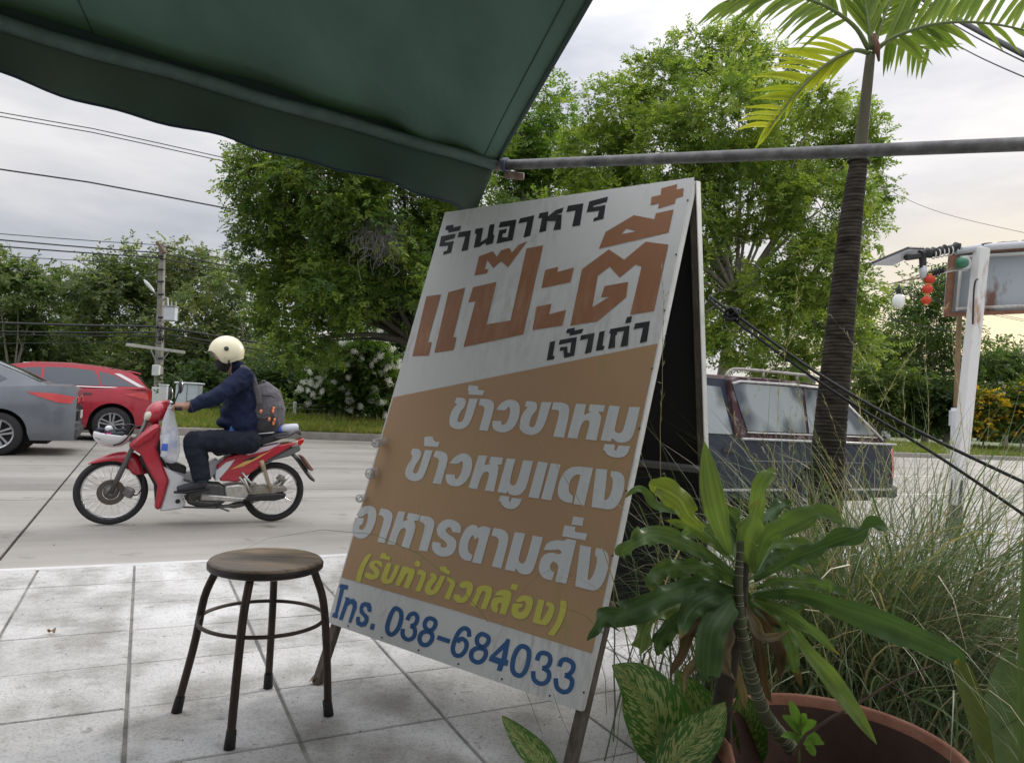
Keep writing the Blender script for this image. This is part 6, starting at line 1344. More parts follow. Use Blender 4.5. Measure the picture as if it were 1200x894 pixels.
def suv():
    t_rear = .16; n0 = 16.5; o = empty('car', tnz(t_rear, n0 + .92, 0), ROT, 'red hatchback car with tinted windows between the sedan and the motorcycle', 'car')
    m = paint('red_car_paint', (.40, .018, .035), metal=.25)
    top = [(-4.5, .75), (-4.2, .88), (-3.4, 1.0), (-3.1, 1.03), (-1.4, 1.05), (-.4, 1.10), (-.1, 1.12), (0, 1.05)]
    S_ = Shell(-4.5, 0, .92, .26, top, [(-3.5, .36), (-.70, .36)], .42, tail=.74, nose=.62, endr=.65)
    S_.mesh('body', m, o)
    belt = [(-3.3, 1.0), (-1.4, 1.04), (-.08, 1.10)]; roof = [(-3.3, 1.0), (-2.55, 1.42), (-2.2, 1.50), (-1.5, 1.53), (-.9, 1.49), (-.42, 1.42), (-.28, 1.34), (-.08, 1.10)]
    H = House(-3.3, -.08, .86, belt, roof, .36); H.mesh('roof', m, o, nx=60)
    for nm, pl_ in (('front_window', [(-2.9, 1.06), (-2.4, 1.37), (-1.98, 1.43), (-1.98, 1.08)]), ('rear_door_window', [(-1.93, 1.08), (-1.93, 1.435), (-1.5, 1.45), (-1.05, 1.42), (-.95, 1.12)]), ('quarter_window', [(-.93, 1.12), (-1.0, 1.41), (-.75, 1.365), (-.36, 1.17), (-.3, 1.14)])):
        H.patch(nm, pl_, m_glassdark, o)
    H.toppatch('rear_window', -.26, -.10, .12, m_glassdark, o)
    q = MB(); q.box((-.36, 0, 1.432), (.26, 1.15, .03), Matrix.Rotation(.18, 3, 'Y'), .012); q.build('spoiler', m, o)
    H.patch('pillar_trim', [(-.72, 1.385), (-.62, 1.395), (-.14, 1.135), (-.26, 1.135)], mat('silver_trim', (.6, .6, .62), .25, metal=.6), o, .010)
    q = MB(); q.tube([(-2.95, -.87, 1.055), (-1.0, -.87, 1.085), (-.2, -.80, 1.12)], .012, 6); q.tube([(-2.3, -.63, 1.49), (-1.4, -.62, 1.515), (-.7, -.62, 1.47)], .014, 6); q.build('chrome_strip', m_chrome, o, smooth=True)
    m_red = mat('red_lamp', (.55, .012, .01)); S_.patch('tail_lamp', [(-.52, .97), (-.02, .86), (-.01, 1.0), (-.2, 1.04)], m_red, o, .012)
    q = MB(); q.box((-.03, 0, .42), (.16, 1.4, .26), None, .05); q.build('bumper', mat('dark_bumper', (.05, .05, .055)), o)
    S_.patch('sill_cladding', [(-3.0, .27), (-3.0, .38), (-1.2, .38), (-1.2, .27)], mat('dark_bumper', (.05, .05, .055)), o, .012)
    S_.patch('door_handle', [(-1.30, .93), (-1.30, .965), (-1.08, .97), (-1.08, .935)], mat('dark_bumper', (.05, .05, .055)), o, .02, nx=3, nz=1)
    S_.patch('door_gap', [(-1.10, .40), (-1.04, 1.06), (-1.05, 1.06), (-1.11, .40)], m_blackpl, o, .003, nx=2)
    q = MB(); q.box((-2.2, 0, .40), (3.8, 1.45, .38)); q.build('underbody', m_under, o)
    wells(o, S_, .66)
    for xw in (-3.5, -.70): wheel(o, xw, .35, -.80, .35, .22, -1); wheel(o, xw, .35, .80, .35, .22, 1)
suv()
def pickup():
    tr = 7.58; n0 = 5.1; o = empty('pickup_truck', tnz(tr, n0 + .84, 0), ROT, 'old dark grey pickup truck with a glazed canopy over its bed and a roof rack', 'pickup')
    m = mat('dull_grey_paint', (.030, .035, .047), .6, var=.35, vscale=3.5, spec=.22, detail=9)
    m_mar = mat('maroon_frame', (.050, .022, .025), .6, spec=.3, col2=(.30, .26, .25), var=.1, vscale=7, thr=(.52, .68), detail=9)
    top = [(-4.9, .80), (-4.6, .92), (-3.6, 1.0), (-3.2, 1.02), (-2.45, 1.0), (-2.2, .985), (0, .995)]
    S_ = Shell(-4.9, 0, .84, .40, top, [(-4.05, .34), (-1.27, .34)], .44, tail=.96, nose=.7, endr=.35, tuck=.04); S_.mesh('body', m, o)
    # cab
    belt = [(-3.75, .99), (-2.28, .99)]; roof = [(-3.75, .99), (-3.3, 1.40), (-3.12, 1.53), (-2.8, 1.575), (-2.4, 1.575), (-2.28, 1.53)]
    H = House(-3.75, -2.28, .78, belt, roof, .28, endr=.2, tail=.98); H.mesh('cab', m, o, nx=36)
    m_gl = mat('painted_reflection_glass', (.26, .29, .29), .06, col2=(.04, .055, .065), var=.1, vscale=1.3, coat=.6, spec=.6, thr=(.47, .55), detail=2)  # pale and dark reflections painted into the glass colour
    H.patch('cab_window', [(-3.35, 1.03), (-3.05, 1.44), (-2.8, 1.50), (-2.50, 1.49), (-2.44, 1.03)], m_gl, o)
    H.toppatch('windscreen', -3.7, -3.2, .08, m_gl, o)
    # canopy over the bed
    belt = [(-2.42, .99), (-.12, 1.0)]; roof = [(-2.42, 1.56), (-2.34, 1.60), (-1.6, 1.615), (-1.0, 1.60), (-.85, 1.56), (-.5, 1.30), (-.12, 1.02)]
    K = House(-2.42, -.12, .80, belt, roof, .20, endr=.1, nose=.99, tail=.98); K.mesh('canopy', m_mar, o, nx=50)
    K.patch('canopy_side_window', [(-2.27, 1.07), (-2.40, 1.52), (-2.30, 1.54), (-1.42, 1.55), (-1.42, 1.08)], m_gl, o, .008)
    K.patch('canopy_rear_quarter_window', [(-1.38, 1.08), (-1.38, 1.55), (-.95, 1.53), (-.80, 1.45), (-.33, 1.11), (-.36, 1.09)], m_gl, o, .008)
    def edge(pts, r, mm, nm):
        P = [Vector((x, -(K.hw(x, z) + .012), z)) for x, z in pts]; q = MB(); q.tube(P, r, 6); q.build(nm, mm, o, smooth=True)
    m_sil = mat('silver_trim2', (.48, .48, .47), .4, metal=.5, var=.25, vscale=14)
    edge([(-2.40, 1.53), (-2.3, 1.56), (-1.5, 1.575), (-1.0, 1.565), (-.88, 1.52), (-.5, 1.25), (-.2, 1.04)], .014, m_sil, 'window_trim'); edge([(-2.27, 1.055), (-.3, 1.065)], .009, m_sil, 'lower_window_trim')
    q = MB(); q.tube([(-2.38, -.842, .992), (-.02, -.838, 1.0)], .013, 6); q.build('bed_rail', m_sil, o, smooth=True)
    q = MB()
    for sy in (-.62, .62): q.tube(curve([(-2.42, sy, 1.60), (-2.36, sy, 1.665), (-2.2, sy, 1.69), (-1.4, sy, 1.695), (-1.05, sy, 1.68), (-.98, sy, 1.60)], 16), .016, 8)
    for x in (-1.9, -1.4): q.tube([(x, -.62, 1.69), (x, -.62, 1.61)], .014, 6)
    q.build('roof_rail', mat('rail_paint', (.30, .28, .26), .5, var=.3, vscale=20), o, smooth=True)
    S_.patch('side_moulding', [(-3.6, .485), (-3.6, .51), (-1.75, .51), (-1.75, .485)], m_sil, o, .010, nx=4, nz=1); S_.patch('rear_moulding', [(-.80, .485), (-.80, .51), (-.02, .51), (-.02, .485)], m_sil, o, .010, nx=4, nz=1)
    S_.patch('door_gap', [(-2.36, .42), (-2.40, .99), (-2.385, .99), (-2.345, .42)], m_blackpl, o, .004, nx=2)
    S_.patch('crease', [(-2.3, .775), (-2.3, .785), (-.02, .79), (-.02, .78)], mat('crease_grey', (.14, .15, .17), .4, metal=.3), o, .004, nx=4, nz=1)
    S_.patch('door_handle', [(-2.62, .86), (-2.62, .90), (-2.46, .90), (-2.46, .86)], m_blackpl, o, .02, nx=2, nz=1)
    q = MB(); q.box((.012, -.70, .80), (.05, .16, .30), None, .01); q.build('tail_lamp', mat('red_lamp', (.55, .012, .01)), o); q = MB(); q.box((.012, .70, .80), (.05, .16, .30), None, .01); q.build('tail_lamp', mat('red_lamp', (.55, .012, .01)), o)
    q = MB(); q.box((.05, 0, .46), (.12, 1.60, .14), None, .02); q.build('rear_bumper', mat('dark_bumper', (.05, .05, .055)), o)
    q = MB(); q.box((-2.4, 0, .50), (4.4, 1.35, .3)); q.build('underbody', m_under, o)
    S_.patch('tail_lamp', [(-.055, .62), (-.055, .95), (-.002, .95), (-.002, .62)], mat('red_lamp', (.55, .012, .01)), o, .008, nx=2, nz=2)
    # black arch lip
    wells(o, S_, .60)
    for xw in (-1.27, -4.05):
        q = MB(); q.tube([(xw + .445 * math.cos(a), -.838, .34 + .445 * math.sin(a)) for a in [math.pi * k / 20 for k in range(21)]], .012, 6); q.build('arch_lip', m_blackpl, o, smooth=True)
        wheel(o, xw, .34, -.73, .34, .2, -1, 8, mat('dull_steel', (.30, .30, .31), .5, metal=.5)); wheel(o, xw, .34, .73, .34, .2, 1, 8)
    q = MB(); q.box((-3.15, -.90, 1.06), (.10, .16, .14), None, .03); q.build('mirror', m_blackpl, o)
pickup()
def farcar():
    o = empty('car', tnz(46.5, 32.5, 0), ROT, 'white car far off on the other road, beyond the pickup tailgate', 'car'); m = paint('white_car_paint', (.62, .64, .66), metal=.1)
    S_ = Shell(-4.3, 0, .86, .25, [(-4.3, .7), (-3.4, .9), (-1, 1.0), (0, .95)], [(-3.4, .31), (-.9, .31)], .36); S_.mesh('body', m, o, nx=40)
    H = House(-3.2, -.3, .8, [(-3.2, .9), (-.3, .98)], [(-3.2, .9), (-2.4, 1.38), (-1.4, 1.45), (-.9, 1.36), (-.3, .98)], .4); H.mesh('roof', m, o, nx=24); H.patch('side_window', [(-2.8, .98), (-2.3, 1.3), (-1.4, 1.37), (-.9, 1.25), (-.6, 1.04)], m_glassdark, o)
    for xw in (-3.4, -.9): wheel(o, xw, .31, -.76, .31, .2, -1)
farcar()

# ------------------------------------------------------------ motorcycle, measured on its own middle plane
BN = 6.78
def bp(x, y, off=0.0): return onn(x / 3, 380 + y / 3, BN - off)
BO = tnz(.48, BN, 0)
def brel(x, y, off=0.0): return bp(x, y, off) - BO
def motorcycle():
    o = empty('motorcycle', BO, 0, 'red and white underbone motorcycle being ridden to the left', 'motorcycle')
    m_redp = mat('red_plastic', (.38, .012, .028), .28, var=.1, vscale=6, coat=.6); m_white = mat('white_plastic', (.62, .63, .65), .35, var=.06, vscale=6, coat=.3)
    m_fork = mat('fork_grey', (.10, .10, .10), .45, metal=.4)
    A_N = NV
    def plate(name, poly, hw, m, off=0.0, bev=.012, sub=0):
        P = [brel(x, y, 0) + (-NV) * (off - hw) for x, y in poly]; q = MB(); q.prism(P, -NV * (2 * hw)); return q.build(name, m, o, bevel=bev, auto=40)
    def whl(cx, cy, R_, hub_r, name_lab):
        c = brel(cx, cy); c.z = R_ + .002
        q = MB(); q.ring(c, A_N, R_ - .026, .026, 56, 10); w = q.build('wheel', m_tyre, o, smooth=True); w['label'] = name_lab
        q = MB(); q.ring(c, A_N, R_ - .056, .0085, 56, 6); q.lathe(c, A_N, [(R_ - .050, -.018), (R_ - .060, -.010), (R_ - .060, .010), (R_ - .050, .018)], 56, False); q.build('rim', m_chrome, w, smooth=True)
        q = MB()
        for k in range(36):
            a = 2 * math.pi * k / 36; e = a + (.5 if k % 2 else -.5) * .9; d = TV * math.cos(a) + UP * math.sin(a); h = TV * math.cos(e) + UP * math.sin(e)
            q.tube([c + h * hub_r * .62 - NV * (.03 if k % 4 < 2 else -.03), c + d * (R_ - .06)], .0016, 4, cap=False)
        q.build('spokes', m_chrome, w)
        return w, c
    wf, cf = whl(390, 600, .275, .075, None or 'front spoked wheel with brake disc'); wr, crr = whl(962, 579, .270, .07, 'rear spoked wheel')
    m_hub = mat('hub_grey', (.16, .155, .15), .5, metal=.5, var=.3, vscale=30)
    q = MB(); q.lathe(cf, -NV, [(0, .062), (.022, .062), (.03, .052), (.055, .045), (.06, .030), (.06, -.04), (0, -.04)], 24); q.build('hub', m_hub, wf, smooth=True)
    q = MB(); q.lathe(cf, -NV, [(.062, .050), (.102, .050), (.105, .048), (.102, .045), (.062, .045)], 36, False)
    for k in range(12): a = k * math.pi / 6; q.lathe(cf + (TV * math.cos(a) + UP * math.sin(a)) * .084 - NV * .0505, -NV, [(0, .001), (.008, .001), (.008, 0)], 8)
    q.build('brake_disc', mat('disc_brown', (.13, .11, .095), .5, metal=.6), wf, smooth=False)
    q = MB(); q.lathe(crr, -NV, [(0, .060), (.02, .058), (.055, .050), (.062, .035), (.062, -.04), (0, -.045)], 24); q.build('hub', m_alu, wr, smooth=True)
    # fork
    q = MB()
    for s in (-.085, .085):
        q.tube([cf - NV * s, cf * .55 + brel(468, 430) * .45 - NV * s, brel(475, 415) - NV * s, brel(520, 330) - NV * s * .6], [.020, .021, .017, .016], 10)
        q.lathe(cf - NV * s, NV, [(.024, -.012), (.024, .012)], 12)
    q.build('fork', m_fork, o, smooth=True)
    q = MB(); q.box(brel(452, 590, .075), (.09, .04, .08), Matrix.Rotation(.4, 3, 'Y'), .012); q.build('brake_caliper', m_hub, o)
    q = MB(); q.tube(curve([brel(455, 590, .08), brel(480, 600, .08), brel(505, 560, .08), brel(500, 500, .08), brel(495, 430, .06)], 16), .006, 6); q.build('brake_hose', m_cable, o, smooth=True)
    # fender: sweeping shell round the front wheel
    V = []; F = []; n = 26; mm = 7; prof = [(308, 490, .012), (340, 470, .05), (390, 450, .062), (440, 441, .066), (478, 446, .07), (500, 468, .072), (512, 500, .066), (520, 520, .05)]
    inner = [(312, 492), (345, 484), (392, 476), (432, 482), (452, 500), (462, 520), (470, 530), (520, 522)]
    for i in range(len(prof)):
        x, y, w = prof[i]; xi, yi = inner[i]; t_ = brel(x, y); b_ = brel(xi, yi)
        for k in range(mm):
            a = math.pi * (k / (mm - 1)); V.append(b_.lerp(t_, math.sin(a) ** .7) - NV * (-w * math.cos(a)))
    for i in range(len(prof) - 1):
        for k in range(mm - 1): F.append((i * mm + k, i * mm + k + 1, (i + 1) * mm + k + 1, (i + 1) * mm + k))
    q = MB(); q.add(V, F); fd = q.build('front_fender', m_redp, o, smooth=True, subd=1); sm = fd.modifiers.new('t', 'SOLIDIFY'); sm.thickness = .004
    # leg shield and fairing
    plate('inner_fairing', [(488, 470), (520, 400), (560, 390), (572, 470), (600, 530), (575, 640), (545, 642), (540, 560), (510, 505)], .085, m_blackpl)
    plate('leg_shield', [(450, 424), (478, 400), (500, 378), (545, 345), (566, 352), (560, 400), (548, 430), (572, 490), (592, 540), (575, 600), (560, 645), (541, 638), (553, 560), (520, 505), (494, 452)], .150, m_redp, 0.0, .02)
    plate('shield_wing', [(462, 420), (500, 385), (548, 352), (562, 358), (530, 400), (480, 428)], .175, m_redp, 0, .015)
    plate('lower_cover', [(566, 492), (600, 508), (648, 532), (642, 546), (682, 556), (668, 580), (640, 600), (652, 622), (640, 640), (600, 646), (560, 650), (576, 600), (592, 545)], .125, m_white, 0, .015)
    q = MB(); q.lathe(brel(625, 622, .126), -NV, [(0, .004), (.018, .004), (.02, 0)], 16); q.build('cover_bolt', m_blackpl, o)
    plate('tunnel', [(560, 478), (600, 500), (650, 520), (700, 500), (760, 470), (790, 500), (720, 550), (650, 545), (600, 520)], .07, mat('tunnel_white', (.5, .5, .52), .4), 0, .01)
    plate('tunnel_black', [(570, 470), (610, 480), (655, 500), (650, 522), (600, 508)], .085, m_blackpl, 0, .01)
    # headlamp cowl
    c = brel(552, 310); q = MB(); Mx = Matrix((TV, NV, UP)).transposed() @ Matrix.Rotation(.55, 3, 'Y'); q.ball(c, (.085, .13, .11), 24, 14, Mx); q.build('headlamp_cowl', m_redp, o, smooth=True)
    c = brel(531, 315); q = MB(); q.ball(c, (.045, .115, .075), 24, 14, Mx); q.build('headlamp', mat('headlamp_lens', (.66, .62, .50), .12, coat=1), o, smooth=True)
    plate('cowl_top', [(545, 285), (585, 262), (600, 275), (590, 300), (560, 300)], .08, m_redp, 0, .015)
    plate('instrument_pod', [(575, 275), (600, 262), (612, 285), (598, 310)], .07, m_blackpl, 0, .012)
    # handlebar with grips
    h0 = brel(603, 292); q = MB(); q.tube(curve([h0 - NV * .33 + TV * .05, h0 - NV * .18, h0, h0 + NV * .18, h0 + NV * .33 + TV * .05], 20), .012, 10); q.build('handlebar', m_blackpl, o, smooth=True)
    for s in (-1, 1):
        q = MB(); q.tube([h0 + NV * s * .22 + TV * .018, h0 + NV * s * .35 + TV * .055], .017, 12); q.build('grip', m_black, o, smooth=True)
        q = MB(); q.tube(curve([h0 + NV * s * .19 + TV * -.012, h0 + NV * s * .24 - TV * .035, h0 + NV * s * .33 - TV * .01], 8), .005, 6); q.build('brake_lever', m_alu, o, smooth=True)
    for x, y, off, lb in ((635, 218, .24, 0), (600, 244, -.26, 1)):
        cmm = brel(x, y, off); q = MB(); q.tube(curve([h0 - NV * off * .85, brel(x - 15, y + 40, off), cmm], 8), .006, 6); st = q.build('mirror', m_blackpl, o, smooth=True)
        q = MB(); q.ball(Vector((0, 0, 0)) + cmm, (.018, .055, .062), 18, 12, Matrix((TV, NV, UP)).transposed()); q.build('mirror_head', m_blackpl, st, smooth=True)
        q = MB(); q.ball(cmm + TV * .008, (.013, .048, .054), 18, 12, Matrix((TV, NV, UP)).transposed()); q.build('mirror_glass', m_chrome, st, smooth=True)
    # seat and tail
    plate('seat', [(742, 448), (800, 432), (860, 412), (905, 396), (960, 382), (1010, 376), (1020, 388), (960, 410), (880, 432), (810, 452), (760, 462)], .105, mat('seat_vinyl', (.018, .018, .02), .55), 0, .02)
    plate('side_panel', [(757, 492), (795, 462), (860, 444), (935, 428), (1000, 416), (1040, 412), (1000, 436), (940, 470), (888, 510), (835, 548), (770, 546)], .115, m_redp, 0, .012)
    plate('white_flash', [(754, 510), (790, 480), (822, 470), (800, 500), (765, 540), (752, 545)], .121, m_white, 0, .006)
    plate('grey_flash', [(838, 448), (900, 432), (980, 416), (940, 438), (870, 456)], .119, mat('flash_pink', (.55, .42, .46), .4), 0, .004)
    plate('gold_flash', [(805, 506), (850, 480), (930, 448), (960, 432), (900, 468), (850, 494)], .1185, mat('flash_gold', (.62, .38, .12), .4), 0, .003); plate('dark_flash', [(848, 476), (880, 462), (905, 458), (880, 472)], .1205, m_blackpl, 0, .003)
    plate('tail_underside', [(890, 510), (945, 468), (1005, 436), (1050, 420), (1052, 440), (1010, 462), (960, 474), (930, 492)], .085, mat('tail_grey', (.13, .135, .14), .5), 0, .012)
    plate('tail_lamp', [(1024, 414), (1050, 402), (1066, 398), (1062, 414), (1046, 430), (1028, 432)], .075, mat('red_lamp', (.55, .012, .01)), 0, .010)
    plate('indicator_lens', [(1016, 416), (1042, 405), (1040, 424), (1020, 430)], .09, mat('amber_clear', (.55, .45, .40), .2), 0, .008)
    q = MB()
    for s in (-.11, .11): q.tube(curve([brel(960, 396, 0) - NV * s, brel(1000, 392, 0) - NV * s, brel(1040, 372, 0) - NV * s, brel(1052, 385, 0) - NV * s * .4], 10), .011, 8)
    q.tube([brel(1050, 384) - NV * .06, brel(1050, 384) + NV * .06], .011, 8); q.build('grab_rail', mat('rail_dark', (.06, .06, .065), .5), o, smooth=True)
    # rear mudguard
    V = []; F = []; path = [(1005, 440), (1035, 452), (1058, 478), (1078, 510), (1106, 548)]; wd = [.07, .075, .075, .07, .05]
    for (x, y), w in zip(path, wd):
        c = brel(x, y)
        for k in range(5): u = k / 4 * 2 - 1; V.append(c + NV * u * w - TV * .02 * u * u - UP * .02 * u * u)
    for i in range(4):
        for k in range(4): F.append((i * 5 + k, i * 5 + k + 1, (i + 1) * 5 + k + 1, (i + 1) * 5 + k))
    q = MB(); q.add(V, F); mg = q.build('rear_mudguard', m_blackpl, o, smooth=True, subd=1); sm = mg.modifiers.new('t', 'SOLIDIFY'); sm.thickness = .006
    plate('number_plate', [(1052, 460), (1060, 460), (1096, 508), (1086, 512)], .10, mat('plate_brown', (.22, .10, .07), .6), 0, .003)
    # engine, chain case, swing arm, exhaust
    plate('engine_case', [(650, 560), (700, 552), (770, 556), (800, 575), (800, 610), (770, 632), (700, 640), (655, 625)], .10, mat('engine_grey', (.10, .10, .10), .5, metal=.5, var=.3, vscale=20), 0, .02)
    plate('crank_cover', [(785, 562), (830, 556), (862, 558), (870, 590), (860, 605), (790, 604)], .13, m_alu, 0, .015)
    plate('crank_cover_lower', [(705, 590), (780, 596), (862, 604), (830, 616), (700, 612)], .135, m_alu, 0, .01)
    plate('cylinder', [(640, 565), (700, 558), (705, 612), (650, 618)], .06, m_alu, 0, .015)
    plate('swing_arm', [(862, 566), (950, 562), (1000, 566), (1004, 580), (950, 592), (864, 596)], .085, mat('dirty_steel', (.26, .24, .20), .6, metal=.5, var=.3, vscale=25), .02, .01)
    plate('chain_case', [(850, 598), (960, 588), (1000, 590), (992, 606), (960, 614), (852, 614)], .10, m_blackpl, .02, .01)
    q = MB(); q.tube(curve([brel(700, 630, .0), brel(760, 640, -.06), brel(850, 630, -.10), brel(960, 590, -.12)], 14), [.016] * 8 + [.03] * 7, 12); q.tube([brel(950, 595, -.12), brel(1000, 535, -.13)], [.042, .036], 14); q.build('exhaust', mat('exhaust', (.22, .21, .2), .4, metal=.7), o, smooth=True)
    q = MB(); q.lathe(brel(985, 545, -.02), TV * .5 + UP * .5, [(.0, -.02), (.04, -.02), (.045, .03), (0, .035)], 16); q.build('muffler_end', mat('dirty_steel', (.26, .24, .20)), o, smooth=True)
    # shock absorber
    a, b_ = brel(918, 478, .11), brel(952, 588, .11); q = MB(); q.tube([a, b_], .012, 8); q.tube([a, a.lerp(b_, .28)], .021, 12); q.build('shock_absorber', mat('shock_tan', (.36, .29, .17), .5, var=.2, vscale=30), o, smooth=True)
    q = MB(); d = (b_ - a); t = d.normalized(); x = t.cross(NV).normalized(); y = t.cross(x)
    q.tube([a + d * (.22 + .6 * k / 72) + (x * math.cos(k * .9) + y * math.sin(k * .9)) * .020 for k in range(73)], .0042, 5); q.build('spring', mat('spring_tan', (.42, .37, .27), .5, metal=.3), o, smooth=True)
    q = MB(); q.tube([brel(840, 536, .12), brel(868, 566, .13), brel(884, 590, .13)], .012, 8); q.tube([brel(850, 520, .12), brel(880, 556, .13), brel(900, 560, .13)], .011, 8); q.tube([brel(880, 590, .14), brel(858, 540, .14)], .010, 8); q.build('footrest_bracket', m_alu, o, smooth=True)
    q = MB(); q.tube([brel(640, 642, .10), brel(760, 645, .12), brel(850, 632, .12)], .008, 8); q.tube([brel(760, 640, .12), brel(805, 656, .2)], .008, 8); q.tube([brel(690, 622, .05), brel(692, 622, .22)], .013, 8); q.build('stand_and_peg', m_fork, o, smooth=True)
    q = MB(); q.tube([brel(690, 624, .20), brel(740, 628, .17), brel(780, 625, .13)], .007, 6); q.build('gear_lever', m_fork, o, smooth=True)
    return h0
H0 = motorcycle()

# ------------------------------------------------------------ rider
def rider():
    o = empty('person', BO, 0, 'rider in a navy jacket, cream open-face helmet and black mask on the red motorcycle', 'person')
    P = brel
    m_skin = mat('skin', (.30, .16, .10), .55, var=.06, vscale=30); m_jk = mat('navy_jacket', (.009, .015, .042), .75, var=.3, vscale=7, bump=.003, bscale=22, spec=.2); m_tr_ = mat('dark_trousers', (.014, .017, .028), .8, spec=.2, var=.25, vscale=9, bump=.004, bscale=18)
    MX = Matrix((TV, NV, UP)).transposed()
    sh = {s: P(850, 190, 0) - NV * s * .185 for s in (1, -1)}   # shoulders, s=1 near side
    elb = {1: P(760, 255, .27), -1: P(770, 262, -.24)}; wr = {1: H0 - NV * .275 + TV * .075 + UP * .012, -1: H0 + NV * .275 + TV * .075 + UP * .012}
    hip = {s: P(868, 412, 0) - NV * s * .10 for s in (1, -1)}; knee = {1: P(680, 412, .17), -1: P(690, 408, -.15)}; ank = {1: P(708, 545, .19), -1: P(712, 540, -.16)}
    neck = P(822, 160); head = P(793, 102); chest = P(845, 235); belly = P(850, 330); pel = P(870, 400)
    # body: one continuous skin surface
    q = MB()
    q.tube([pel, belly, chest, P(842, 185), neck, P(808, 135)], [.085, .10, .115, .09, .052, .05], 16)
    q.ball(head, (.092, .075, .112), 20, 14, MX @ Matrix.Rotation(-.25, 3, 'Y')); q.ball(P(762, 118), (.018, .014, .018), 10, 8, MX); q.ball(P(776, 142), (.035, .04, .028), 12, 8, MX)
    q.tube([P(800, 120) , P(772, 142)], [.05, .035], 12)
    for s in (1, -1):
        q.tube([P(845, 195), sh[s], sh[s].lerp(elb[s], .5), elb[s]], [.07, .055, .046, .04], 12); q.tube([elb[s], elb[s].lerp(wr[s], .4), wr[s] + TV * .02], [.040, .038, .026], 12)
        q.tube([pel, hip[s], hip[s].lerp(knee[s], .5), knee[s]], [.075, .075, .065, .05], 12); q.tube([knee[s], knee[s].lerp(ank[s], .35), ank[s]], [.053, .050, .034], 12)
        # hand: palm over the grip, fingers wrapped round it, thumb under
        g0 = H0 - NV * s * .27 + TV * .030; q.tube([wr[s] + TV * .03, g0 + TV * .022 + UP * .016 - NV * s * .0], [.026, .030], 10); q.ball(g0 + TV * .010 + UP * .018, (.036, .044, .020), 14, 8, MX)
        for k, ln in enumerate((.92, 1.0, .95, .8)):
            c = g0 - NV * s * (-.030 + .0195 * k); q.tube([c + TV * .005 + UP * .026, c - TV * .022 * ln + UP * .024, c - TV * .033 * ln + UP * .004, c - TV * .026 * ln - UP * .016, c - TV * .010 - UP * .021], [.0098, .0095, .009, .0085, .0075], 8)
        q.tube([g0 + TV * .022 + NV * s * .030 + UP * .012, g0 + TV * .010 + NV * s * .046 - UP * .008, g0 - TV * .012 + NV * s * .048 - UP * .018], [.012, .011, .009], 8)
    b = q.build('body', m_skin, o); remesh(b, .006, 3)
    # eye and brow area
    for s in (1, -1):
        q = MB(); c = P(757, 108) - NV * s * .032; q.ball(c, (.009, .013, .009), 10, 8, MX); q.build('eye', mat('eye_white', (.6, .58, .55), .3), o, smooth=True)
        q = MB(); q.ball(c - TV * .006, (.005, .006, .006), 8, 6, MX); q.build('iris', m_blackpl, o, smooth=True)
    q = MB(); q.tube([P(806, 150), P(790, 142), P(778, 136), P(768, 128)], [.052, .064, .062, .040], 14); q.tube([P(778, 138), P(764, 124)], [.055, .030], 12); q.tube([P(800, 158), P(776, 150)], [.04, .035], 10); mk = q.build('face_mask', mat('black_mask', (.012, .012, .014), .8), o); remesh(mk, .006, 6)
    # jacket
    q = MB()
    q.tube([P(862, 392), P(853, 350), P(846, 300), P(848, 240), P(852, 195), P(842, 165), P(836, 150)], [.150, .158, .150, .152, .125, .085, .070], 20)
    q.ball(P(812, 310), (.09, .13, .10), 16, 10, MX); q.ball(P(862, 215), (.11, .17, .12), 18, 12, MX); q.ball(P(800, 345), (.10, .13, .055), 16, 10, MX)
    for s in (1, -1):
        m1 = sh[s].lerp(elb[s], .5) + UP * .004
        q.tube([P(850, 200), sh[s] + UP * .01, m1, elb[s]], [.11, .088, .072, .066], 14); q.tube([elb[s], elb[s].lerp(wr[s], .5) - UP * .006, wr[s] + TV * .065], [.066, .058, .043], 14); q.tube([wr[s] + TV * .075, wr[s] + TV * .045], [.046, .041], 14)
        q.tube([elb[s] + UP * .01, elb[s] - UP * .03 + TV * .03], [.06, .05], 10)
    j = q.build('jacket', m_jk, o); remesh(j, .011, 4)
    def wrinkle(ob, st, sc__=.09):
        tx = bpy.data.textures.new('folds', 'CLOUDS'); tx.noise_scale = sc__; tx.noise_depth = 2; d = ob.modifiers.new('folds', 'DISPLACE'); d.texture = tx; d.strength = st; d.mid_level = .5; d.texture_coords = 'GLOBAL'
    wrinkle(j, .030, .075)
    q = MB(); q.tube([P(838, 168), P(830, 140), P(832, 128)], [.078, .066, .062], 16); c_ = q.build('collar', m_jk, o, smooth=True)
    q = MB(); q.tube([P(846, 168, .172), P(864, 162, .170)], .012, 8, flat=.35); q.build('reflective_dash', mat('reflective', (.6, .62, .65), .3), o, smooth=True)
    q = MB(); q.ring(wr[1] + TV * .066, wr[1] - elb[1], .042, .006, 18, 6); q.build('cuff', m_blackpl, o, smooth=True)
    # blue shirt hem below the jacket
    q = MB(); q.tube([P(800, 372), P(850, 388), P(905, 392)], [.128, .134, .118], 18); sh_ = q.build('blue_shirt_hem', mat('blue_shirt', (.03, .12, .38), .7), o); remesh(sh_, .010, 4)
    # trousers
    q = MB(); q.ball(P(866, 408), (.155, .165, .125), 18, 12, MX)
    for s in (1, -1): q.ball(hip[s] + TV * .005 + UP * .01, (.115, .115, .115), 14, 10, MX)
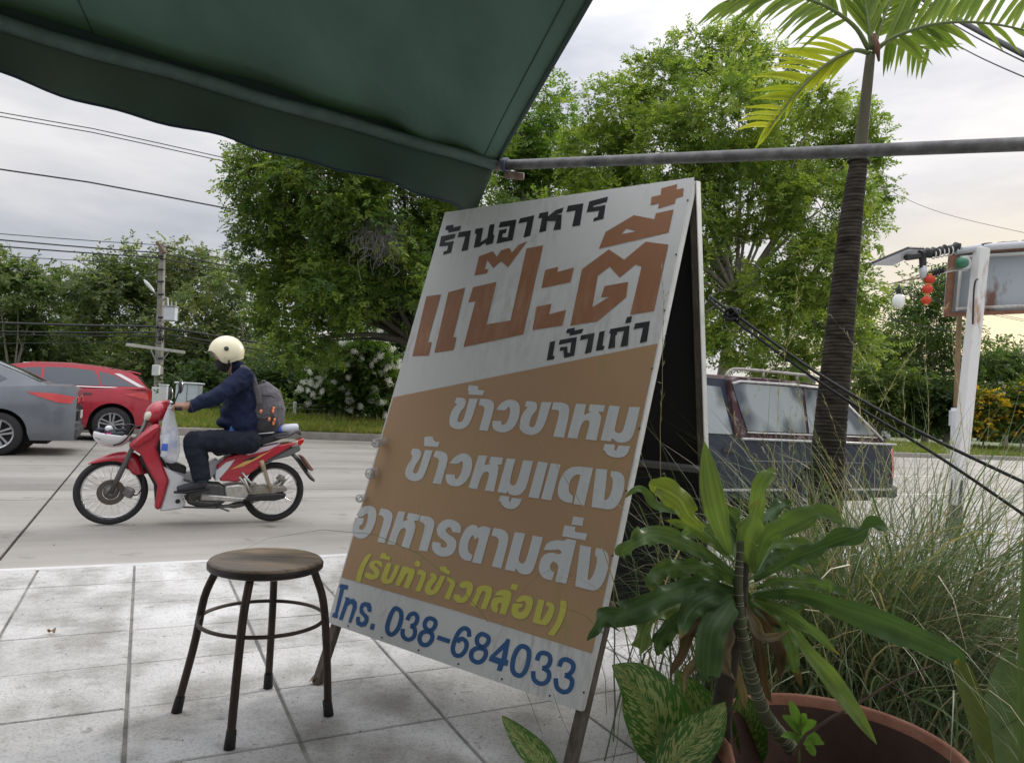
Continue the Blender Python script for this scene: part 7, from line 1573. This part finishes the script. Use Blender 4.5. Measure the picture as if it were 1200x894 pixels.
    for s in (1, -1):
        q.tube([hip[s] - TV * 0, hip[s].lerp(knee[s], .45) + UP * .004, knee[s] + UP * -.005], [.112, .100, .084], 16); q.ball(knee[s] + UP * .005, (.085, .08, .085), 14, 10, MX); q.tube([knee[s] - UP * .01, knee[s].lerp(ank[s], .5) , ank[s] + UP * .03, ank[s] - UP * .002], [.084, .078, .074, .076], 16)
    tq = q.build('trousers', m_tr_, o); remesh(tq, .011, 4); wrinkle(tq, .030, .07)
    # shoes
    m_shoe = mat('dark_shoe', (.030, .032, .04), .7, var=.3, vscale=20); m_sole = mat('shoe_sole', (.015, .015, .017), .8)
    for s in (1, -1):
        a = ank[s]; q = MB(); q.tube([a + TV * .045 - UP * .045, a + TV * .02 - UP * .035, a - TV * .05 - UP * .055, a - TV * .13 - UP * .075, a - TV * .185 - UP * .082], [.036, .044, .042, .036, .024], 14); q.tube([a + UP * .01, a - UP * .04], [.044, .046], 12)
        s_ = q.build('shoe', m_shoe, o); remesh(s_, .007, 4)
        q = MB(); q.tube([a + TV * .065 - UP * .085, a + TV * .0 - UP * .088, a - TV * .10 - UP * .105, a - TV * .205 - UP * .108], [.030, .040, .046, .026], 12, flat=.35, ref=(0, 0, 1)); q.build('sole', m_sole, s_, smooth=True)
        q = MB()
        for k in range(4): q.tube([a - TV * (.03 + .022 * k) - UP * (.018 + .009 * k) - NV * .025, a - TV * (.035 + .022 * k) - UP * (.012 + .009 * k), a - TV * (.03 + .022 * k) - UP * (.018 + .009 * k) + NV * .025], .003, 5)
        q.build('laces', mat('lace', (.10, .12, .16), .8), s_)
    q = MB(); q.tube([ank[1] - UP * .01, ank[1] + UP * .03], .047, 12); q.build('blue_sock', mat('blue_sock', (.04, .11, .2), .8), o, smooth=True)
    # open-face helmet: a shell cut away in front
    hc = P(797, 96); Rx, Ry, Rz = .150, .130, .142; V = []; F = []; na, nb = 48, 30
    def lowlim(ph):      # ph = 0 at the face, pi at the nape: lowest polar angle kept
        f = abs(((ph + math.pi) % (2 * math.pi)) - math.pi)
        return interp(f, [(0, 1.42), (.55, 1.45), (.80, 1.62), (1.05, 2.25), (1.4, 2.42), (2.2, 2.22), (3.15, 2.05)])
    Rt = MX @ Matrix.Rotation(-.18, 3, 'Y')
    for i in range(na):
        ph = 2 * math.pi * i / na; lim = lowlim(ph)
        for k in range(nb + 1):
            th = lim * k / nb; v = Vector((-Rx * math.sin(th) * math.cos(ph), Ry * math.sin(th) * math.sin(ph), Rz * math.cos(th))); V.append(hc + Rt @ v)
    for i in range(na):
        for k in range(nb): i2 = (i + 1) % na; F.append((i * (nb + 1) + k, i * (nb + 1) + k + 1, i2 * (nb + 1) + k + 1, i2 * (nb + 1) + k))
    q = MB(); q.add(V, F); hm = q.build('helmet', mat('cream_helmet', (.80, .74, .52), .3, coat=.5), o, smooth=True, weld=True); sm = hm.modifiers.new('t', 'SOLIDIFY'); sm.thickness = .018; sm.offset = -1
    for p_ in hm.data.polygons: p_.use_smooth = True
    edge = [V[i * (nb + 1) + nb] for i in range(na)]; edge.append(edge[0]); q = MB(); q.tube([Vector(p_) for p_ in edge], .006, 6); q.build('helmet_rim', mat('rim_beige', (.5, .47, .36), .6), hm, smooth=True)
    for s in (1, -1):
        bc = hc + Rt @ Vector((-.012, -s * Ry * .985, .022)); q = MB(); q.lathe(bc, -NV * s, [(0, .014), (.014, .013), (.020, .007), (.021, -.01)], 20); q.build('helmet_button', mat('button_black', (.05, .05, .05), .4), hm, smooth=True)
        q = MB(); q.ball(hc + Rt @ Vector((-.030, -s * Ry * .93, -.055)), .0035, 8, 6); q.build('rivet', m_blackpl, hm, smooth=True)
    q = MB(); q.tube(curve([hc + Rt @ Vector((.0, -.115, -.08)), P(800, 152, .075), P(790, 160, .0)], 8), .007, 6, flat=.4); q.build('chin_strap', m_blackpl, hm, smooth=True)
    # backpack
    bo = empty('backpack', BO, 0, 'dark grey backpack with orange zip pulls on the rider\'s back', 'backpack')
    m_bp = mat('backpack_grey', (.105, .10, .11), .8, var=.25, vscale=20, bump=.002, bscale=60); m_bpd = mat('backpack_dark', (.03, .03, .035), .8, var=.2, vscale=20)
    q = MB(); q.tube([P(915, 212), P(930, 245), P(938, 290), P(934, 340), P(922, 380)], [.055, .105, .125, .125, .095], 18, flat=1.3, ref=tuple(TV)); q.tube([P(952, 262), P(966, 300), P(958, 345)], [.045, .075, .06], 14, flat=1.4, ref=tuple(TV)); bb = q.build('bag', m_bp, bo); remesh(bb, .010, 5); wrinkle(bb, .02, .06)
    q = MB(); q.tube([P(905, 325, .02), P(930, 350, .02), P(955, 372, .02)], [.09, .13, .10], 14, flat=1.25, ref=tuple(TV)); q.tube([P(895, 350), P(935, 378)], [.10, .10], 14); b2 = q.build('base_panel', m_bpd, bo); remesh(b2, .010, 5)
    q = MB(); q.tube(curve([P(845, 152, .13), P(866, 158, .17), P(890, 195, .175), P(905, 240, .165), P(912, 285, .15)], 16), .024, 8, flat=.3, ref=tuple(NV)); q.build('shoulder_strap', m_bp, bo, smooth=True)
    q = MB(); q.tube(curve([P(845, 152, -.13), P(866, 158, -.17), P(890, 195, -.175), P(905, 240, -.165)], 14), .024, 8, flat=.3, ref=tuple(NV)); q.build('shoulder_strap', m_bp, bo, smooth=True)
    q = MB(); q.tube(curve([P(912, 222), P(925, 198), P(938, 212), P(930, 228)], 10), .010, 8); q.build('grab_loop', m_bp, bo, smooth=True)
    q = MB(); q.tube(curve([P(925, 250, .12), P(960, 255, .10), P(985, 290, .06)], 10), .0045, 6); q.tube(curve([P(905, 330, .15), P(945, 318, .15), P(972, 330, .12)], 10), .0045, 6); q.build('zip', m_bpd, bo, smooth=True)
    m_or = mat('orange_cord', (.75, .22, .10), .6)
    for x, y, off in ((918, 300, .165), (963, 290, .13), (960, 300, .135), (947, 328, .165), (966, 330, .14), (962, 342, .14)):
        q = MB(); q.tube([P(x, y, off), P(x - 2, y + 12, off + .005)], .010, 7); q.build('zip_pull', m_or, bo, smooth=True)
    q = MB(); q.tube([P(905, 385, .14), P(962, 380, .13)], .008, 6, flat=.5); q.build('reflective_strip', mat('reflective', (.6, .62, .65)), bo, smooth=True)
rider()
def bagged():
    P = lambda x, y, off=0: bp(x, y, off)
    c0 = P(598, 390, .16); o = empty('plastic_bag', c0, 0, 'translucent white plastic bag of water bottles hanging from the handlebar', 'bag')
    m_bag = mat('bag_film', (.72, .74, .80), .25, alpha=.50, spec=.6); prof = [(600, 282, .012), (598, 305, .028), (596, 340, .055), (597, 390, .075), (598, 440, .078), (600, 475, .062), (602, 489, .030)]
    V = []; F = []; n = 22
    for x, y, r in prof:
        c = P(x, y, .16) - c0
        for k in range(n): a = 2 * math.pi * k / n; rr = r * (1 + .13 * math.sin(a * 5 + y * .05)); V.append(c + TV * rr * math.cos(a) + NV * rr * .7 * math.sin(a))
    for i in range(len(prof) - 1):
        for k in range(n): F.append((i * n + k, i * n + (k + 1) % n, (i + 1) * n + (k + 1) % n, (i + 1) * n + k))
    F.append(tuple(range((len(prof) - 1) * n, len(prof) * n))); q = MB(); q.add(V, F); q.build('film', m_bag, o, smooth=True, subd=1)
    q = MB(); q.tube(curve([P(600, 284, .16) - c0, P(598, 270, .17) - c0, P(606, 276, .2) - c0], 8), .007, 6, flat=.4); q.build('handle', mat('bag_handle', (.7, .72, .78), .4), o, smooth=True)
    m_b = mat('bottle_clear', (.66, .70, .76), .12, alpha=.8); m_lb = mat('blue_label', (.05, .12, .55), .4)
    for k, (x, y, off, lb) in enumerate(((584, 425, .18, 'near water bottle with blue cap and label inside the hanging bag'), (608, 415, .13, 'rear water bottle leaning inside the hanging bag'))):
        c = P(x, y, off); b = empty('water_bottle', c, 0, lb, 'bottle'); ax = (UP + TV * (.08 - .12 * k)).normalized(); q = MB(); q.lathe((0, 0, 0), ax, [(0, -.10), (.028, -.10), (.032, -.09), (.031, -.03), (.033, .0), (.032, .05), (.022, .085), (.012, .10), (.012, .11), (0, .11)], 20); q.build('bottle', m_b, b, smooth=True)
        q = MB(); q.lathe(ax * -.015, ax, [(.0328, -.03), (.0335, -.028), (.0335, .028), (.0328, .03)], 20, False); q.build('label', m_lb, b, smooth=True); q = MB(); q.lathe(ax * .108, ax, [(.0, .016), (.0135, .015), (.0145, 0), (.0135, -.004)], 14); q.build('cap', m_lb, b, smooth=True)
    # bottle strapped behind the seat
    c = P(1008, 366, .02); b = empty('water_bottle', c, 0, 'large clear bottle with blue cap lying behind the motorcycle seat', 'bottle'); ax = -(TV * .98 - UP * -.12).normalized(); ax = -TV + UP * -.10; ax.normalize()
    q = MB(); q.lathe((0, 0, 0), ax, [(0, -.10), (.036, -.10), (.042, -.085), (.042, .02), (.034, .055), (.020, .07), (0, .07)], 22); q.build('bottle', m_b, b, smooth=True)
    q = MB(); q.lathe(ax * .075, ax, [(0, .025), (.038, .022), (.042, .0), (.040, -.022), (.02, -.03)], 18); q.build('cap', m_lb, b, smooth=True)
    # spare helmet hooked on the front
    hc = P(392, 392, .02); h = empty('spare_helmet', hc, 0, 'small white and black helmet with a pink mark hooked to the front of the motorcycle', 'helmet')
    MX = Matrix((TV, NV, UP)).transposed(); V = []; F = []; na, nb = 36, 18
    for i in range(na):
        a = 2 * math.pi * i / na
        for k in range(nb + 1): th = math.pi * (.0 + .56 * k / nb); V.append(MX @ (Matrix.Rotation(math.pi + .12, 3, 'Y') @ Vector((.135 * math.sin(th) * math.cos(a), .11 * math.sin(th) * math.sin(a), .095 * math.cos(th)))))
    for i in range(na):
        for k in range(nb): i2 = (i + 1) % na; F.append((i * (nb + 1) + k, i * (nb + 1) + k + 1, i2 * (nb + 1) + k + 1, i2 * (nb + 1) + k))
    q = MB(); q.add(V, F); s_ = q.build('shell', mat('white_helmet', (.66, .66, .68), .3, coat=.5), h, smooth=True, weld=True); sm = s_.modifiers.new('t', 'SOLIDIFY'); sm.thickness = .012
    q = MB(); g = random.Random(5)
    for k in range(10): q.ball(MX @ Vector((g.uniform(-.09, .09), g.uniform(-.06, .06), g.uniform(.015, .05))), (.035, .03, .02), 10, 6)
    ln = q.build('padding', mat('helmet_lining', (.03, .035, .045), .8), h); remesh(ln, .008, 3)
    q = MB(); q.tube([P(334, 398, .10) - hc, P(352, 405, .125) - hc], .003, 5); q.tube(curve([P(400, 425, .09) - hc, P(425, 418, .105) - hc, P(446, 400, .095) - hc, P(470, 365, .05) - hc, P(500, 360, 0) - hc], 12), .013, 8, flat=.5); q.tube(curve([P(420, 362, .02) - hc, P(460, 352, .02) - hc, P(505, 372, .0) - hc], 8), .008, 6); q.build('strap', m_blackpl, h, smooth=True)
    q = MB(); cc = P(380, 388, .118) - hc; e1 = TV * .020; e2 = UP * .022; q.add([cc + e1 * math.cos(a) * (1 + .3 * math.sin(3 * a)) + e2 * math.sin(a) - NV * .006 for a in [k * .6283 for k in range(10)]], [tuple(range(10))]); q.build('pink_mark', mat('pink_mark', (.55, .03, .22), .5), h)
    q = MB(); q.ball(P(383, 366, .05) - hc, (.03, .03, .025), 12, 8); q.build('white_buckle', mat('white_helmet', (.66, .66, .68)), h, smooth=True)
bagged()

# ------------------------------------------------------------ the shop house behind, which the awning is fixed to
def shop():
    n0 = -1.5; o = empty('shop_house', tnz(-2, n0 - .1, PAVE), ROT, 'plastered shop front behind the viewer that carries the green awning', 'building')
    m_w = mat('shop_plaster', (.34, .33, .30), .9, var=.15, vscale=2, bump=.003, bscale=40)
    q = MB(); q.box((3.2, 0, 1.7), (1.6, .2, 3.4)); q.build('wall', m_w, o); q = MB(); q.box((-5.2, 0, 1.7), (4.6, .2, 3.4)); q.build('wall', m_w, o); q = MB(); q.box((-.25, 0, 3.0), (5.3, .2, .8)); q.build('lintel', m_w, o); q = MB(); q.box((-1.7, -3.6, 1.7), (12, .2, 3.4)); q.build('back_wall', m_w, o)
    q = MB(); q.box((-1.7, -1.8, 3.5), (12.2, 3.9, .2)); q.build('roof_slab', m_w, o)
    m_sh = mat('shutter_steel', (.30, .31, .32), .5, metal=.4)
    for k in range(24):
        q = MB(); q.box((-.25, -.06, 2.55 - k * .01), (5.2, .05, .08)) if k == 0 else None
        if k == 0: q.build('shutter_box', m_sh, o)
shop()
